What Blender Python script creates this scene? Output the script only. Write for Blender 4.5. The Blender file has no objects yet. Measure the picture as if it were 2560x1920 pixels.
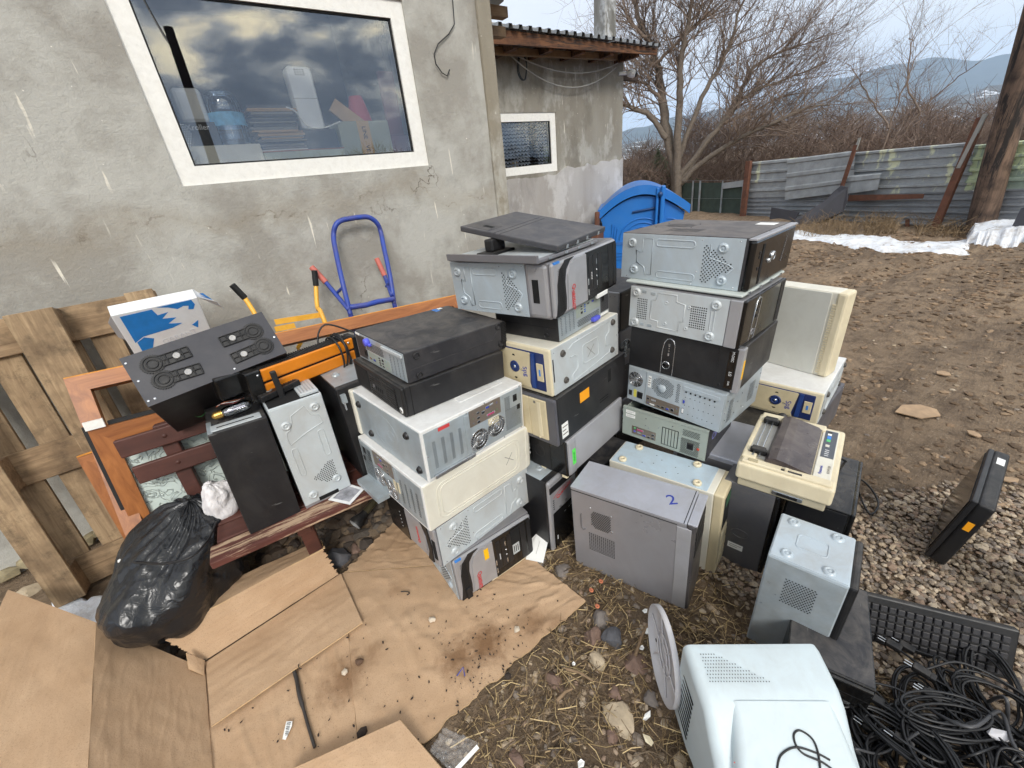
import bpy, bmesh, math, random
from mathutils import Vector, Matrix, noise
random.seed(7)
R_ = math.radians
S = bpy.context.scene
COL = S.collection

# ------------------------------------------------------------------ camera
FPX = 1028.0; CX, CY = 1280.0, 960.0; EYE = Vector((0, 0, 1.5))
CM = Matrix(((0.780003, -0.618064, -0.097938), (-0.351342, -0.303026, -0.885852), (0.517836, 0.725377, -0.453514)))
cam_d = bpy.data.cameras.new('camera'); cam = bpy.data.objects.new('camera', cam_d); COL.objects.link(cam)
ri, up, bk = CM[0].copy(), -CM[1], -CM[2]
cam.matrix_world = Matrix(((ri.x, up.x, bk.x, EYE.x), (ri.y, up.y, bk.y, EYE.y), (ri.z, up.z, bk.z, EYE.z), (0, 0, 0, 1)))
cam_d.sensor_width = 36; cam_d.sensor_fit = 'HORIZONTAL'; cam_d.lens = FPX / 2560 * 36
cam_d.clip_start = 0.02; cam_d.clip_end = 30000
S.camera = cam

# ------------------------------------------------------------------ world: overcast sky with broken cloud
W = bpy.data.worlds.new('World'); S.world = W; W.use_nodes = True
wn, wl = W.node_tree.nodes, W.node_tree.links
wn.clear()
SUN_EL, SUN_AZ = 38.0, 205.0      # azimuth: degrees clockwise from +Y
def wnode(t, **k):
    n = wn.new(t)
    for a, b in k.items(): setattr(n, a, b)
    return n
sky = wnode('ShaderNodeTexSky', sky_type='NISHITA', sun_disc=False, sun_elevation=R_(SUN_EL), sun_rotation=R_(SUN_AZ), dust_density=2.5, air_density=1.2)
tc = wnode('ShaderNodeTexCoord'); mp = wnode('ShaderNodeMapping'); mp.inputs['Scale'].default_value = (1, 1, 2.2)
wl.new(tc.outputs['Generated'], mp.inputs['Vector'])
n1 = wnode('ShaderNodeTexNoise'); n1.inputs['Scale'].default_value = 6.5; n1.inputs['Detail'].default_value = 6; n1.inputs['Roughness'].default_value = .5; n1.inputs['Distortion'].default_value = .3
wl.new(mp.outputs[0], n1.inputs['Vector'])
sep = wnode('ShaderNodeSeparateXYZ'); wl.new(tc.outputs['Generated'], sep.inputs[0])
# broken cloud over the wall side's opposite sky, thinning to a plain pale layer towards the mountains
ycon = wnode('ShaderNodeMapRange'); ycon.inputs[1].default_value = .1; ycon.inputs[2].default_value = -.45; ycon.inputs[3].default_value = .0; ycon.inputs[4].default_value = 1.
wl.new(sep.outputs[1], ycon.inputs[0])
ramp = wnode('ShaderNodeValToRGB'); cr = ramp.color_ramp
cr.elements[0].position = .40; cr.elements[0].color = (1.5, 1.8, 2.4, 1)
cr.elements[1].position = .66; cr.elements[1].color = (26, 22.5, 15, 1)
e = cr.elements.new(.50); e.color = (3.0, 3.4, 4.0, 1)
e = cr.elements.new(.57); e.color = (9.5, 9.6, 9.0, 1)
wl.new(n1.outputs[0], ramp.inputs[0])
n2 = wnode('ShaderNodeTexNoise'); n2.inputs['Scale'].default_value = 2.0; n2.inputs['Detail'].default_value = 4
wl.new(mp.outputs[0], n2.inputs['Vector'])
r2 = wnode('ShaderNodeValToRGB'); r2.color_ramp.elements[0].position = .3; r2.color_ramp.elements[0].color = (4.5, 4.55, 4.85, 1); r2.color_ramp.elements[1].position = .7; r2.color_ramp.elements[1].color = (5.1, 5.15, 5.25, 1)
wl.new(n2.outputs[0], r2.inputs[0])
mx = wnode('ShaderNodeMix', data_type='RGBA'); wl.new(ycon.outputs[0], mx.inputs[0]); wl.new(r2.outputs[0], mx.inputs[6]); wl.new(ramp.outputs[0], mx.inputs[7])
mx2 = wnode('ShaderNodeMix', data_type='RGBA'); mx2.inputs[0].default_value = .9
wl.new(sky.outputs[0], mx2.inputs[6]); wl.new(mx.outputs[2], mx2.inputs[7])
bg = wnode('ShaderNodeBackground'); bg.inputs[1].default_value = .135
wl.new(mx2.outputs[2], bg.inputs[0])
wo = wnode('ShaderNodeOutputWorld'); wl.new(bg.outputs[0], wo.inputs[0])

# ------------------------------------------------------------------ sun (veiled by cloud)
sd = bpy.data.lights.new('sun', 'SUN'); sd.energy = 1.5; sd.angle = R_(18); sd.color = (1.0, .97, .92)
sun = bpy.data.objects.new('sun', sd); COL.objects.link(sun)
az = R_(SUN_AZ); el = R_(SUN_EL)
sdir = Vector((math.sin(az) * math.cos(el), math.cos(az) * math.cos(el), math.sin(el)))
sun.rotation_euler = sdir.to_track_quat('Z', 'Y').to_euler(); sun.location = sdir * 50
S.view_settings.view_transform = 'Standard'; S.view_settings.look = 'None'; S.view_settings.gamma = 1; S.view_settings.exposure = 0.82
S.view_settings.use_curve_mapping = False
S.render.engine = 'CYCLES'
S.cycles.max_bounces = 6; S.cycles.transparent_max_bounces = 12; S.cycles.caustics_reflective = False; S.cycles.caustics_refractive = False

# ------------------------------------------------------------------ picture -> place helpers
def ray(px, py): return (CM.transposed() @ Vector((px - CX, py - CY, FPX))).normalized()
def at_z(px, py, z=0.0): r = ray(px, py); return EYE + r * ((z - EYE.z) / r.z)
def at_y(px, py, y): r = ray(px, py); return EYE + r * (y / r.y)
def at_x(px, py, x): r = ray(px, py); return EYE + r * (x / r.x)
def at_d(px, py, d): r = ray(px, py); return EYE + r * (d / (CM @ r).z)
def at_h(px, py, D, nh): r = ray(px, py); return EYE + r * (D / r.dot(nh))      # on an upright plane
def lerp(a, b, t): return a + (b - a) * t
def lin(c): return tuple(((v / 255 + .055) / 1.055) ** 2.4 if v > 10 else v / 255 / 12.92 for v in c)

# ------------------------------------------------------------------ materials
MATS = {}
def nodes(name):
    m = bpy.data.materials.new(name); m.use_nodes = True
    nt = m.node_tree; return m, nt.nodes, nt.links, nt.nodes['Principled BSDF']
def N(nn, t, **k):
    n = nn.new(t)
    for a, b in k.items():
        if a in n.inputs: n.inputs[a].default_value = b
        else: setattr(n, a, b)
    return n
def mixc(nn, ll, fac, a, b, mode='MIX'):
    m = nn.new('ShaderNodeMix'); m.data_type = 'RGBA'; m.blend_type = mode
    for i, v in ((0, fac), (6, a), (7, b)):
        if hasattr(v, 'links'): ll.new(v, m.inputs[i])
        elif i == 0: m.inputs[0].default_value = v
        else: m.inputs[i].default_value = (*v[:3], 1)
    return m.outputs[2]
def ramp_(nn, ll, src, p0, p1, c0=(0, 0, 0), c1=(1, 1, 1)):
    if p0 > p1: p0, p1, c0, c1 = p1, p0, c1, c0
    r = nn.new('ShaderNodeValToRGB'); r.color_ramp.elements[0].position = p0; r.color_ramp.elements[1].position = p1
    r.color_ramp.elements[0].color = (*c0, 1); r.color_ramp.elements[1].color = (*c1, 1); ll.new(src, r.inputs[0]); return r.outputs[0]
def noise_(nn, ll, vec, scale, detail=4, rough=.55, dist=0.0):
    n = N(nn, 'ShaderNodeTexNoise', Scale=scale, Detail=detail, Roughness=rough, Distortion=dist); ll.new(vec, n.inputs['Vector']); return n.outputs[0]
def coords(nn, ll, scale=(1, 1, 1), world=False, rot=(0, 0, 0)):
    if world: src = N(nn, 'ShaderNodeNewGeometry').outputs['Position']
    else: src = N(nn, 'ShaderNodeTexCoord').outputs['Object']
    mpn = nn.new('ShaderNodeMapping'); mpn.inputs['Scale'].default_value = scale; mpn.inputs['Rotation'].default_value = rot
    ll.new(src, mpn.inputs['Vector']); return mpn.outputs[0]
def bump_(nn, ll, bs, h, strength, dist=.002, prev=None):
    b = N(nn, 'ShaderNodeBump', Strength=strength, Distance=dist); ll.new(h, b.inputs['Height'])
    if prev is not None: ll.new(prev, b.inputs['Normal'])
    ll.new(b.outputs[0], bs.inputs['Normal']); return b.outputs[0]
def mat(name, col, rough=.5, metal=0.0, var=.12, scale=9, dirt=.0, dirtcol=(150, 140, 122), bump=.0, bscale=300, spec=.5, scratch=.0, rvar=.12):
    """painted or moulded surface: slight tone drift, dust film, scuffs, fine grain"""
    if name in MATS: return MATS[name]
    m, nn, ll, bs = nodes(name); c = lin(col); v = coords(nn, ll)
    a = noise_(nn, ll, v, scale, 5, .6)
    out = mixc(nn, ll, ramp_(nn, ll, a, .3, .7), tuple(x * (1 - var) for x in c), tuple(min(1, x * (1 + var)) for x in c))
    if dirt:
        d = ramp_(nn, ll, noise_(nn, ll, v, scale * .7, 8, .7, .6), .43, .70)
        g = N(nn, 'ShaderNodeMath', operation='MULTIPLY'); ll.new(d, g.inputs[0]); g.inputs[1].default_value = dirt
        out = mixc(nn, ll, g.outputs[0], out, lin(dirtcol))
    if dirt:      # settled dust on upward faces
        gm = N(nn, 'ShaderNodeNewGeometry'); sz = N(nn, 'ShaderNodeSeparateXYZ'); ll.new(gm.outputs['Normal'], sz.inputs[0])
        u0 = ramp_(nn, ll, sz.outputs[2], .5, .95); u1 = ramp_(nn, ll, noise_(nn, ll, v, 13, 8, .7, .8), .40, .68); g = N(nn, 'ShaderNodeMath', operation='MULTIPLY'); ll.new(u0, g.inputs[0]); ll.new(u1, g.inputs[1])
        h = N(nn, 'ShaderNodeMath', operation='MULTIPLY'); ll.new(g.outputs[0], h.inputs[0]); h.inputs[1].default_value = min(.4, .10 + dirt * .5); out = mixc(nn, ll, h.outputs[0], out, lin((150, 142, 132)))
    if scratch:
        sv = coords(nn, ll, (3, 40, 17), rot=(.3, .5, .8))
        s = ramp_(nn, ll, noise_(nn, ll, sv, 4, 3, .5), .70, .74)
        g = N(nn, 'ShaderNodeMath', operation='MULTIPLY'); ll.new(s, g.inputs[0]); g.inputs[1].default_value = scratch
        out = mixc(nn, ll, g.outputs[0], out, lin((170, 168, 165)))
    ll.new(out, bs.inputs['Base Color'])
    rr = N(nn, 'ShaderNodeMapRange'); ll.new(a, rr.inputs[0]); rr.inputs[1].default_value = .25; rr.inputs[2].default_value = .75
    rr.inputs[3].default_value = max(.05, rough - rvar); rr.inputs[4].default_value = min(1, rough + rvar); ll.new(rr.outputs[0], bs.inputs['Roughness'])
    bs.inputs['Metallic'].default_value = metal; bs.inputs['Specular IOR Level'].default_value = spec
    if bump: bump_(nn, ll, bs, noise_(nn, ll, v, bscale, 2), bump, .001)
    MATS[name] = m; return m
def wood(name, c0, c1, axis='x', scale=1., rough=.75, worn=None, bump=.4, knots=True, dirt=.0):
    if name in MATS: return MATS[name]
    m, nn, ll, bs = nodes(name)
    sc = {'x': (2.2, 26, 26), 'y': (26, 2.2, 26), 'z': (26, 26, 2.2)}[axis]
    v = coords(nn, ll, tuple(s * scale for s in sc)); w = coords(nn, ll)
    info = N(nn, 'ShaderNodeObjectInfo'); ad = N(nn, 'ShaderNodeVectorMath', operation='ADD'); cmb = nn.new('ShaderNodeCombineXYZ')
    mu = N(nn, 'ShaderNodeMath', operation='MULTIPLY'); ll.new(info.outputs['Random'], mu.inputs[0]); mu.inputs[1].default_value = 37
    for i in range(3): ll.new(mu.outputs[0], cmb.inputs[i])
    ll.new(v, ad.inputs[0]); ll.new(cmb.outputs[0], ad.inputs[1]); v = ad.outputs[0]
    g = noise_(nn, ll, v, 1.6, 6, .65, .9)
    out = mixc(nn, ll, ramp_(nn, ll, g, .3, .72), lin(c0), lin(c1))
    big = noise_(nn, ll, w, 6, 5, .6)
    out = mixc(nn, ll, ramp_(nn, ll, big, .45, .75), out, tuple(x * .62 for x in lin(c0)), 'MIX') if knots else out
    if worn is not None:
        k = ramp_(nn, ll, noise_(nn, ll, v, 1.1, 8, .75, .4), .50, .56); out = mixc(nn, ll, k, out, lin(worn))
    if dirt:
        k = ramp_(nn, ll, noise_(nn, ll, w, 9, 8, .75), .52, .68); gq = N(nn, 'ShaderNodeMath', operation='MULTIPLY'); ll.new(k, gq.inputs[0]); gq.inputs[1].default_value = dirt
        out = mixc(nn, ll, gq.outputs[0], out, lin((62, 52, 40)))
    ll.new(out, bs.inputs['Base Color']); bs.inputs['Roughness'].default_value = rough
    bump_(nn, ll, bs, g, bump, .002); MATS[name] = m; return m

# ------------------------------------------------------------------ mesh builder
class MB:
    def __init__(s): s.v = []; s.f = []; s.mi = []; s.sm = []
    def add(s, vs, fs, mi=0, smooth=False):
        o = len(s.v); s.v += [tuple(v) for v in vs]
        for f in fs: s.f.append(tuple(i + o for i in f)); s.mi.append(mi); s.sm.append(smooth)
        return s
    def box(s, a, b, mi=0, M=None):
        x0, y0, z0 = a; x1, y1, z1 = b
        vs = [Vector(p) for p in ((x0, y0, z0), (x1, y0, z0), (x1, y1, z0), (x0, y1, z0), (x0, y0, z1), (x1, y0, z1), (x1, y1, z1), (x0, y1, z1))]
        if M is not None: vs = [M @ v for v in vs]
        return s.add(vs, ((0, 3, 2, 1), (4, 5, 6, 7), (0, 1, 5, 4), (1, 2, 6, 5), (2, 3, 7, 6), (3, 0, 4, 7)), mi)
    def bbox(s, a, b, bev=.004, seg=2, mi=0, M=None):
        bm = bmesh.new(); bmesh.ops.create_cube(bm, size=1)
        for v in bm.verts: v.co = Vector([a[i] + (b[i] - a[i]) * (v.co[i] + .5) for i in range(3)])
        bmesh.ops.bevel(bm, geom=bm.edges[:], offset=bev, segments=seg, affect='EDGES', profile=.5)
        bm.verts.index_update()
        vs = [v.co.copy() if M is None else M @ v.co for v in bm.verts]; fs = [[v.index for v in f.verts] for f in bm.faces]
        bm.free(); return s.add(vs, fs, mi, False)
    def tube(s, path, r, n=6, mi=0, cap=True, closed=False, smooth=True):
        P = [Vector(p) for p in path]; L = len(P)
        rr = r if isinstance(r, (list, tuple)) else [r] * L
        vs = []; prev = None
        for i in range(L):
            if closed: t = P[(i + 1) % L] - P[i - 1]
            else: t = P[min(i + 1, L - 1)] - P[max(i - 1, 0)]
            if t.length < 1e-9: t = Vector((0, 0, 1))
            t.normalize()
            if prev is None: a = Vector((0, 0, 1)) if abs(t.z) < .9 else Vector((1, 0, 0)); u = t.cross(a).normalized()
            else:
                u = prev - t * prev.dot(t)
                u = u.normalized() if u.length > 1e-6 else t.orthogonal().normalized()
            prev = u; w = t.cross(u)
            for k in range(n):
                q = 2 * math.pi * k / n; vs.append(P[i] + (u * math.cos(q) + w * math.sin(q)) * rr[i])
        fs = []
        for i in range(L if closed else L - 1):
            j = (i + 1) % L
            for k in range(n): fs.append((i * n + k, i * n + (k + 1) % n, j * n + (k + 1) % n, j * n + k))
        s.add(vs, fs, mi, smooth)
        if cap and not closed:
            s.add([vs[k] for k in range(n)], (tuple(reversed(range(n))),), mi); s.add(vs[-n:], (tuple(range(n)),), mi)
        return s
    def cyl(s, p0, p1, r0, r1=None, n=16, mi=0): return s.tube([p0, p1], [r0, r0 if r1 is None else r1], n, mi)
    def lathe(s, O, ax, prof, n=20, mi=0, smooth=True):
        """prof: (radius, height) pairs about axis ax from O"""
        ax = Vector(ax).normalized(); u = ax.orthogonal().normalized(); w = ax.cross(u); O = Vector(O); vs = []; fs = []
        for r, h in prof:
            for k in range(n):
                q = 2 * math.pi * k / n; vs.append(O + ax * h + (u * math.cos(q) + w * math.sin(q)) * max(r, 1e-5))
        for i in range(len(prof) - 1):
            for k in range(n): fs.append((i * n + k, i * n + (k + 1) % n, (i + 1) * n + (k + 1) % n, (i + 1) * n + k))
        return s.add(vs, fs, mi, smooth)
    def prism(s, pts, off, mi=0, fn=None):
        """closed slab: polygon pts (3-D, any order) pushed by vector off"""
        P = [Vector(p) for p in pts]; n = len(P); off = Vector(off)
        nr = Vector((0, 0, 0))
        for i in range(n): nr += P[i].cross(P[(i + 1) % n])
        if nr.dot(off) < 0: P.reverse()
        vs = P + [p + off for p in P]
        if fn: vs = [fn(v) for v in vs]
        return s.add(vs, [tuple(reversed(range(n))), tuple(range(n, 2 * n))] + [(i, (i + 1) % n, n + (i + 1) % n, n + i) for i in range(n)], mi)
    def grid(s, fn, nu, nv, mi=0, smooth=True):
        vs = [fn(i / nu, j / nv) for j in range(nv + 1) for i in range(nu + 1)]
        return s.add(vs, [(j * (nu + 1) + i, j * (nu + 1) + i + 1, (j + 1) * (nu + 1) + i + 1, (j + 1) * (nu + 1) + i) for j in range(nv) for i in range(nu)], mi, smooth)
    def build(s, name, mats, parent=None):
        me = bpy.data.meshes.new(name); me.from_pydata(s.v, [], s.f)
        if not isinstance(mats, (list, tuple)): mats = [mats]
        for m in mats: me.materials.append(m)
        me.polygons.foreach_set('material_index', s.mi); me.polygons.foreach_set('use_smooth', s.sm); me.update()
        o = bpy.data.objects.new(name, me); COL.objects.link(o)
        if parent is not None: o.parent = parent
        return o
def tag(o, label, cat, group=None):
    o['label'] = label; o['category'] = cat
    if group: o['group'] = group
    return o
def struct(o, kind='structure', label=None):
    o['kind'] = kind
    if label: o['label'] = label
    return o
def empty(name, loc=(0, 0, 0), rot=(0, 0, 0)):
    o = bpy.data.objects.new(name, None); COL.objects.link(o); o.location = loc; o.rotation_euler = rot; o.empty_display_size = .05; return o
def thing(name, label, cat, loc=(0, 0, 0), rot=(0, 0, 0), group=None): return tag(empty(name, loc, rot), label, cat, group)
def rel(o, p): return o.matrix_world.inverted() @ Vector(p)
def nz(p, s=1.0, seed=0): return noise.noise(Vector((p[0] * s + seed * 13.1, p[1] * s - seed * 7.7, (p[2] if len(p) > 2 else 0) * s + seed)))
def text_mesh(txt, size, extrude=.0004):
    cu = bpy.data.curves.new('txt', 'FONT'); cu.body = txt; cu.size = size; cu.align_x = 'CENTER'; cu.align_y = 'CENTER'; cu.extrude = extrude; cu.resolution_u = 3
    ob = bpy.data.objects.new('txt', cu); COL.objects.link(ob); dg = bpy.context.evaluated_depsgraph_get()
    me = bpy.data.meshes.new_from_object(ob.evaluated_get(dg)); bpy.data.objects.remove(ob); bpy.data.curves.remove(cu); return me

# ================================================================== SETTING
def m_dirt():
    m, nn, ll, bs = nodes('dirt'); v = coords(nn, ll, world=True)
    a = noise_(nn, ll, v, .9, 8, .65, .4); b = noise_(nn, ll, v, 9, 8, .7); c = noise_(nn, ll, v, 55, 4, .7)
    o = mixc(nn, ll, ramp_(nn, ll, a, .35, .65), lin((112, 94, 75)), lin((152, 130, 105)))
    o = mixc(nn, ll, ramp_(nn, ll, b, .46, .7), o, lin((82, 66, 50)))
    o = mixc(nn, ll, ramp_(nn, ll, c, .60, .68), o, lin((168, 150, 128)))
    o = mixc(nn, ll, ramp_(nn, ll, c, .38, .28), o, lin((60, 48, 36)))
    tk = noise_(nn, ll, coords(nn, ll, (.9, 5.5, 1), world=True, rot=(0, 0, .30)), 1.1, 9, .7, .5)      # tracks drawn across the yard
    o = mixc(nn, ll, ramp_(nn, ll, tk, .48, .30), o, lin((90, 73, 57))); o = mixc(nn, ll, ramp_(nn, ll, tk, .58, .72), o, lin((158, 138, 114)))
    ll.new(o, bs.inputs['Base Color']); bs.inputs['Roughness'].default_value = .9
    p = bump_(nn, ll, bs, tk, .7, .08); p = bump_(nn, ll, bs, b, .8, .04, p); bump_(nn, ll, bs, c, .9, .012, p); return m
DIRT = m_dirt()
def gz(x, y):
    d = math.hypot(x - .7, y - .9)
    k = min(1, max(0, (d - 2.4) / 3))
    z = -.012 + .008 * nz((x, y), 6) + k * (.05 * nz((x, y), .8, 2) + .035 * nz((x, y), 2.6, 3) + .015 * nz((x, y), 8, 5))
    # two shallow wheel ruts crossing the yard
    for off in (0, 1.5):
        q = (y + .33 * x - 1.9 - off); z -= k * .06 * math.exp(-(q / .16) ** 2) * (1 if 3.2 < x < 9 else 0)
    return min(z, .0) if k == 0 else z
def ground():
    def axis(c, fine, n, far):
        s = [0]; d = fine
        while s[-1] < far: s.append(s[-1] + d); d = d * (1.0 if s[-1] < n else 1.16)
        return sorted(set([c - t for t in s] + [c + t for t in s]))
    xs = axis(2.5, .07, 6.5, 9000); ys = axis(1.5, .07, 4.5, 9000); mb = MB()
    vs = [(x, y, gz(x, y) if abs(x) < 60 and abs(y) < 60 else 0) for y in ys for x in xs]; nx = len(xs)
    mb.add(vs, [(j * nx + i, j * nx + i + 1, (j + 1) * nx + i + 1, (j + 1) * nx + i) for j in range(len(ys) - 1) for i in range(nx - 1)], 0, True)
    return struct(mb.build('ground', DIRT))
ground()

ICO_V = []; ICO_F = []
def _ico():
    bm = bmesh.new(); bmesh.ops.create_icosphere(bm, subdivisions=1, radius=1); bm.verts.index_update()
    for v in bm.verts: ICO_V.append(v.co.copy())
    for f in bm.faces: ICO_F.append(tuple(v.index for v in f.verts))
    bm.free()
_ico()
def stone_into(mb, p, sx, sy, sz, rz, seed, ang=.35):
    cz, sn = math.cos(rz), math.sin(rz); vs = []
    for v in ICO_V:
        k = 1 + ang * noise.noise(v * 1.3 + Vector((seed * 3.7, seed * 1.9, seed))) + .18 * (hash((seed, round(v.x, 2), round(v.y, 2))) % 100 / 100 - .5)
        x, y, z = v.x * sx * k, v.y * sy * k, v.z * sz * k
        vs.append((p[0] + x * cz - y * sn, p[1] + x * sn + y * cz, p[2] + z))
    mb.add(vs, ICO_F)
def m_island(name, cols, rough=.85, bump=.5, bs_=90):
    m, nn, ll, bs = nodes(name); g = N(nn, 'ShaderNodeNewGeometry'); r = nn.new('ShaderNodeValToRGB'); cr = r.color_ramp; cr.interpolation = 'CONSTANT'
    for i, c in enumerate(cols):
        e = cr.elements[0] if i == 0 else (cr.elements[1] if i == 1 else cr.elements.new(i / len(cols)))
        e.position = i / len(cols); e.color = (*lin(c), 1)
    ll.new(g.outputs['Random Per Island'], r.inputs[0]); v = coords(nn, ll, world=True); n = noise_(nn, ll, v, bs_, 5, .7)
    o = mixc(nn, ll, ramp_(nn, ll, n, .35, .75), r.outputs[0], (.5, .5, .5), 'SOFT_LIGHT'); o = mixc(nn, ll, ramp_(nn, ll, n, .42, .28), o, lin((84, 70, 56)))
    ll.new(o, bs.inputs['Base Color']); bs.inputs['Roughness'].default_value = rough; bump_(nn, ll, bs, n, bump, .004); return m
GRAVEL = m_island('gravel', [(152, 134, 112), (170, 152, 128), (130, 116, 100), (144, 122, 104), (182, 166, 144), (116, 104, 94), (160, 140, 120), (138, 126, 114)])
CARTON = [at_z(*p) for p in ((500, 1640), (545, 2150), (905, 1990), (1100, 1850), (1470, 1503), (1335, 1390), (1250, 1290), (1000, 1290), (850, 1425))]
def off_carton(x, y):
    inside = False; n = len(CARTON)
    for i in range(n):
        a, b = CARTON[i], CARTON[i - 1]
        if (a.y > y) != (b.y > y) and x < (b.x - a.x) * (y - a.y) / (b.y - a.y) + a.x: inside = not inside
    return not inside and not (x < .1 and y < 1.56)
def gravel():
    rnd = random.Random(3); mb = MB(); n = 0
    while n < 26000:
        x = rnd.uniform(1.2, 4.0); y = rnd.uniform(-1.5, .95)
        # heap is thick beside the printer, ragged towards the yard
        edge = (x - 1.9) * .55 + (y + .2) * .95
        if edge > .55 + .45 * nz((x, y), 1.7) - .25 * rnd.random() ** 2: continue
        if rnd.random() < max(0, (x - 2.8) / 1.6): continue
        s = rnd.uniform(.0045, .0115) * (1.7 if rnd.random() < .07 else 1)
        stone_into(mb, (x, y, gz(x, y) + rnd.uniform(0, .022)), s * rnd.uniform(.8, 1.5), s, s * rnd.uniform(.35, .75), rnd.uniform(0, 6.3), n); n += 1
    n = 0; rub = MB()
    while n < 2600:        # rubble under the bench, behind the stacks and strewn over the yard
        q = rnd.random()
        if q < .32: x, y = rnd.uniform(-.6, .9), rnd.uniform(1.25, 2.2); s = rnd.uniform(.012, .04)
        elif q < .84: x, y = rnd.uniform(.1, 1.5), rnd.uniform(-.2, 1.1); s = rnd.uniform(.004, .012) * (1.8 if rnd.random() < .06 else 1)
        else: x, y = rnd.uniform(2.2, 8.5), rnd.uniform(-1.5, 3.5); s = rnd.uniform(.005, .014)
        if not off_carton(x, y): continue
        stone_into(rub if q < .32 else mb, (x, y, gz(x, y) + s * .2), s * 1.3, s, s * .6, rnd.uniform(0, 6.3), n, .7 if q < .32 else .35); n += 1
    struct(rub.build('rubble', m_island('rubble', [(84, 72, 62), (104, 90, 76), (70, 62, 56), (118, 102, 84), (92, 84, 76)], .9, .7)), 'stuff', 'dark angular rubble on the ground under the bench')
    return struct(mb.build('gravel', GRAVEL), 'stuff', 'loose crushed brown gravel heaped beside the printer and strewn over the yard')
gravel()
def clods():
    rnd = random.Random(52); mb = MB(); n = 0
    while n < 7000:
        x = 1.9 + 7.5 * rnd.random() ** 1.4; y = rnd.uniform(-2.2, 4.2)
        if nz((x * .7, y * 3 + x * .9), 1, 6) < -.05 and rnd.random() < .8: continue
        s = rnd.uniform(.006, .022) * (.6 + .12 * x); stone_into(mb, (x, y, gz(x, y) + s * .1), s * rnd.uniform(.9, 1.6), s, s * .55, rnd.uniform(0, 6.3), n, .6); n += 1
    return struct(mb.build('soil_clods', m_island('soil_clods', [(112, 92, 72), (128, 106, 84), (98, 80, 62), (142, 120, 96), (88, 72, 56)], .95, .6)), 'stuff', 'crumbled clods of earth along the ruts of the yard')
clods()
STRAW = m_island('straw', [(178, 154, 110), (150, 126, 90), (118, 98, 72), (96, 80, 60), (196, 172, 126), (80, 66, 50), (134, 112, 82), (108, 90, 68)], .7, .2, 200)
def straw():
    rnd = random.Random(11); mb = MB()
    for i in range(7600):
        x = rnd.uniform(.15, 1.25); y = rnd.uniform(-.2, 1.05)
        if not off_carton(x, y) or (nz((x, y), 4, 4) < -.28 and rnd.random() < .7): continue
        L = rnd.choice((.015, .02, .03, .04, .06, .1)) * rnd.uniform(.7, 1.3); a = rnd.uniform(0, 6.3); w = rnd.uniform(.0006, .0018)
        z = gz(x, y) + rnd.uniform(.003, .02); dz = rnd.uniform(-.12, .12) * L; bend = rnd.uniform(-.15, .15) * L
        d = Vector((math.cos(a), math.sin(a), 0)); s = Vector((-d.y, d.x, 0)); c = Vector((x, y, z))
        p = [c - d * L / 2, c + s * bend + Vector((0, 0, abs(dz))), c + d * L / 2 + Vector((0, 0, dz))]
        mb.tube(p, [w, w, w * .7], 3, cap=False, smooth=False)
    return struct(mb.build('straw', STRAW), 'stuff', 'trampled straw and chaff over dark soil in the foreground')
straw()
ROCKM = [mat('rock_grey', (122, 114, 108), .9, var=.25, scale=22, bump=.6, bscale=120), mat('rock_brown', (118, 96, 84), .9, var=.25, scale=22, bump=.6, bscale=120),
         mat('rock_dark', (84, 84, 88), .9, var=.2, scale=22, bump=.6, bscale=120), mat('rock_pale', (176, 160, 136), .9, var=.2, scale=30, bump=.6, bscale=120)]
def rock(px, py, w, h, m, label, flat=.55, rz=0, seed=1):
    p = at_z(px, py, 0.0); d = (CM @ (p - EYE)).z / FPX
    mb = MB(); bm = bmesh.new(); bmesh.ops.create_icosphere(bm, subdivisions=3, radius=1); bm.verts.index_update(); vs = []
    sx, sy = w * d / 2, h * d / 2 * 1.15; cz, sn = math.cos(rz), math.sin(rz)
    cuts = [(Vector((math.sin(seed * 7 + i * 2.3), math.cos(seed * 3 + i * 1.7), math.sin(i * 3.1 + seed) * .6)).normalized(), .62 + .2 * ((i * 37 + seed * 11) % 10) / 10) for i in range(6)]
    for v in bm.verts:
        c = v.co.copy()
        for nr, dd in cuts:
            t = c.dot(nr)
            if t > dd: c -= nr * (t - dd)
        c *= 1 + .12 * noise.noise(c * 2 + Vector((seed, 0, 0))) + .04 * noise.noise(c * 7)
        x, y, z = c.x * sx, c.y * sy, c.z * min(sx, sy) * flat * 1.6; vs.append((x * cz - y * sn, x * sn + y * cz, z))
    mb.add(vs, [tuple(v.index for v in f.verts) for f in bm.faces], 0, False); bm.free()
    o = mb.build('rock', ROCKM[m]); o.location = (p.x, p.y, gz(p.x, p.y) + min(sx, sy) * flat * .5)
    return tag(o, label, 'rock', 'loose rocks in the straw')
rock(1502, 1548, 48, 42, 0, 'angular grey rock just past the right tip of the cardboard', seed=1)
rock(1482, 1590, 62, 40, 1, 'oblong reddish brown rock left of the dark rounded rock', rz=.5, seed=2)
rock(1533, 1598, 60, 50, 2, 'rounded dark slate rock in the straw', seed=3)
rock(1492, 1650, 46, 44, 3, 'pale triangular chip of rock lying in straw', flat=.35, seed=4)
rock(1592, 1660, 60, 50, 1, 'brown flat rock left of the white plastic disc', flat=.4, rz=-.8, seed=5)
rock(1545, 1790, 78, 92, 3, 'large pale flaky rock in the lower straw', flat=.25, seed=6)
rock(1536, 1732, 34, 40, 1, 'small brown rock touching the large pale flaky rock', seed=7)
rock(1345, 1400, 44, 30, 0, 'flat grey rock beside the white card', flat=.3, seed=8)
rock(1405, 1425, 52, 36, 0, 'flat grey stone at the foot of the silver tower', flat=.3, seed=9)
rock(1628, 1745, 42, 40, 0, 'grey stone under the lower rim of the white disc', flat=.4, seed=10)
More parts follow.
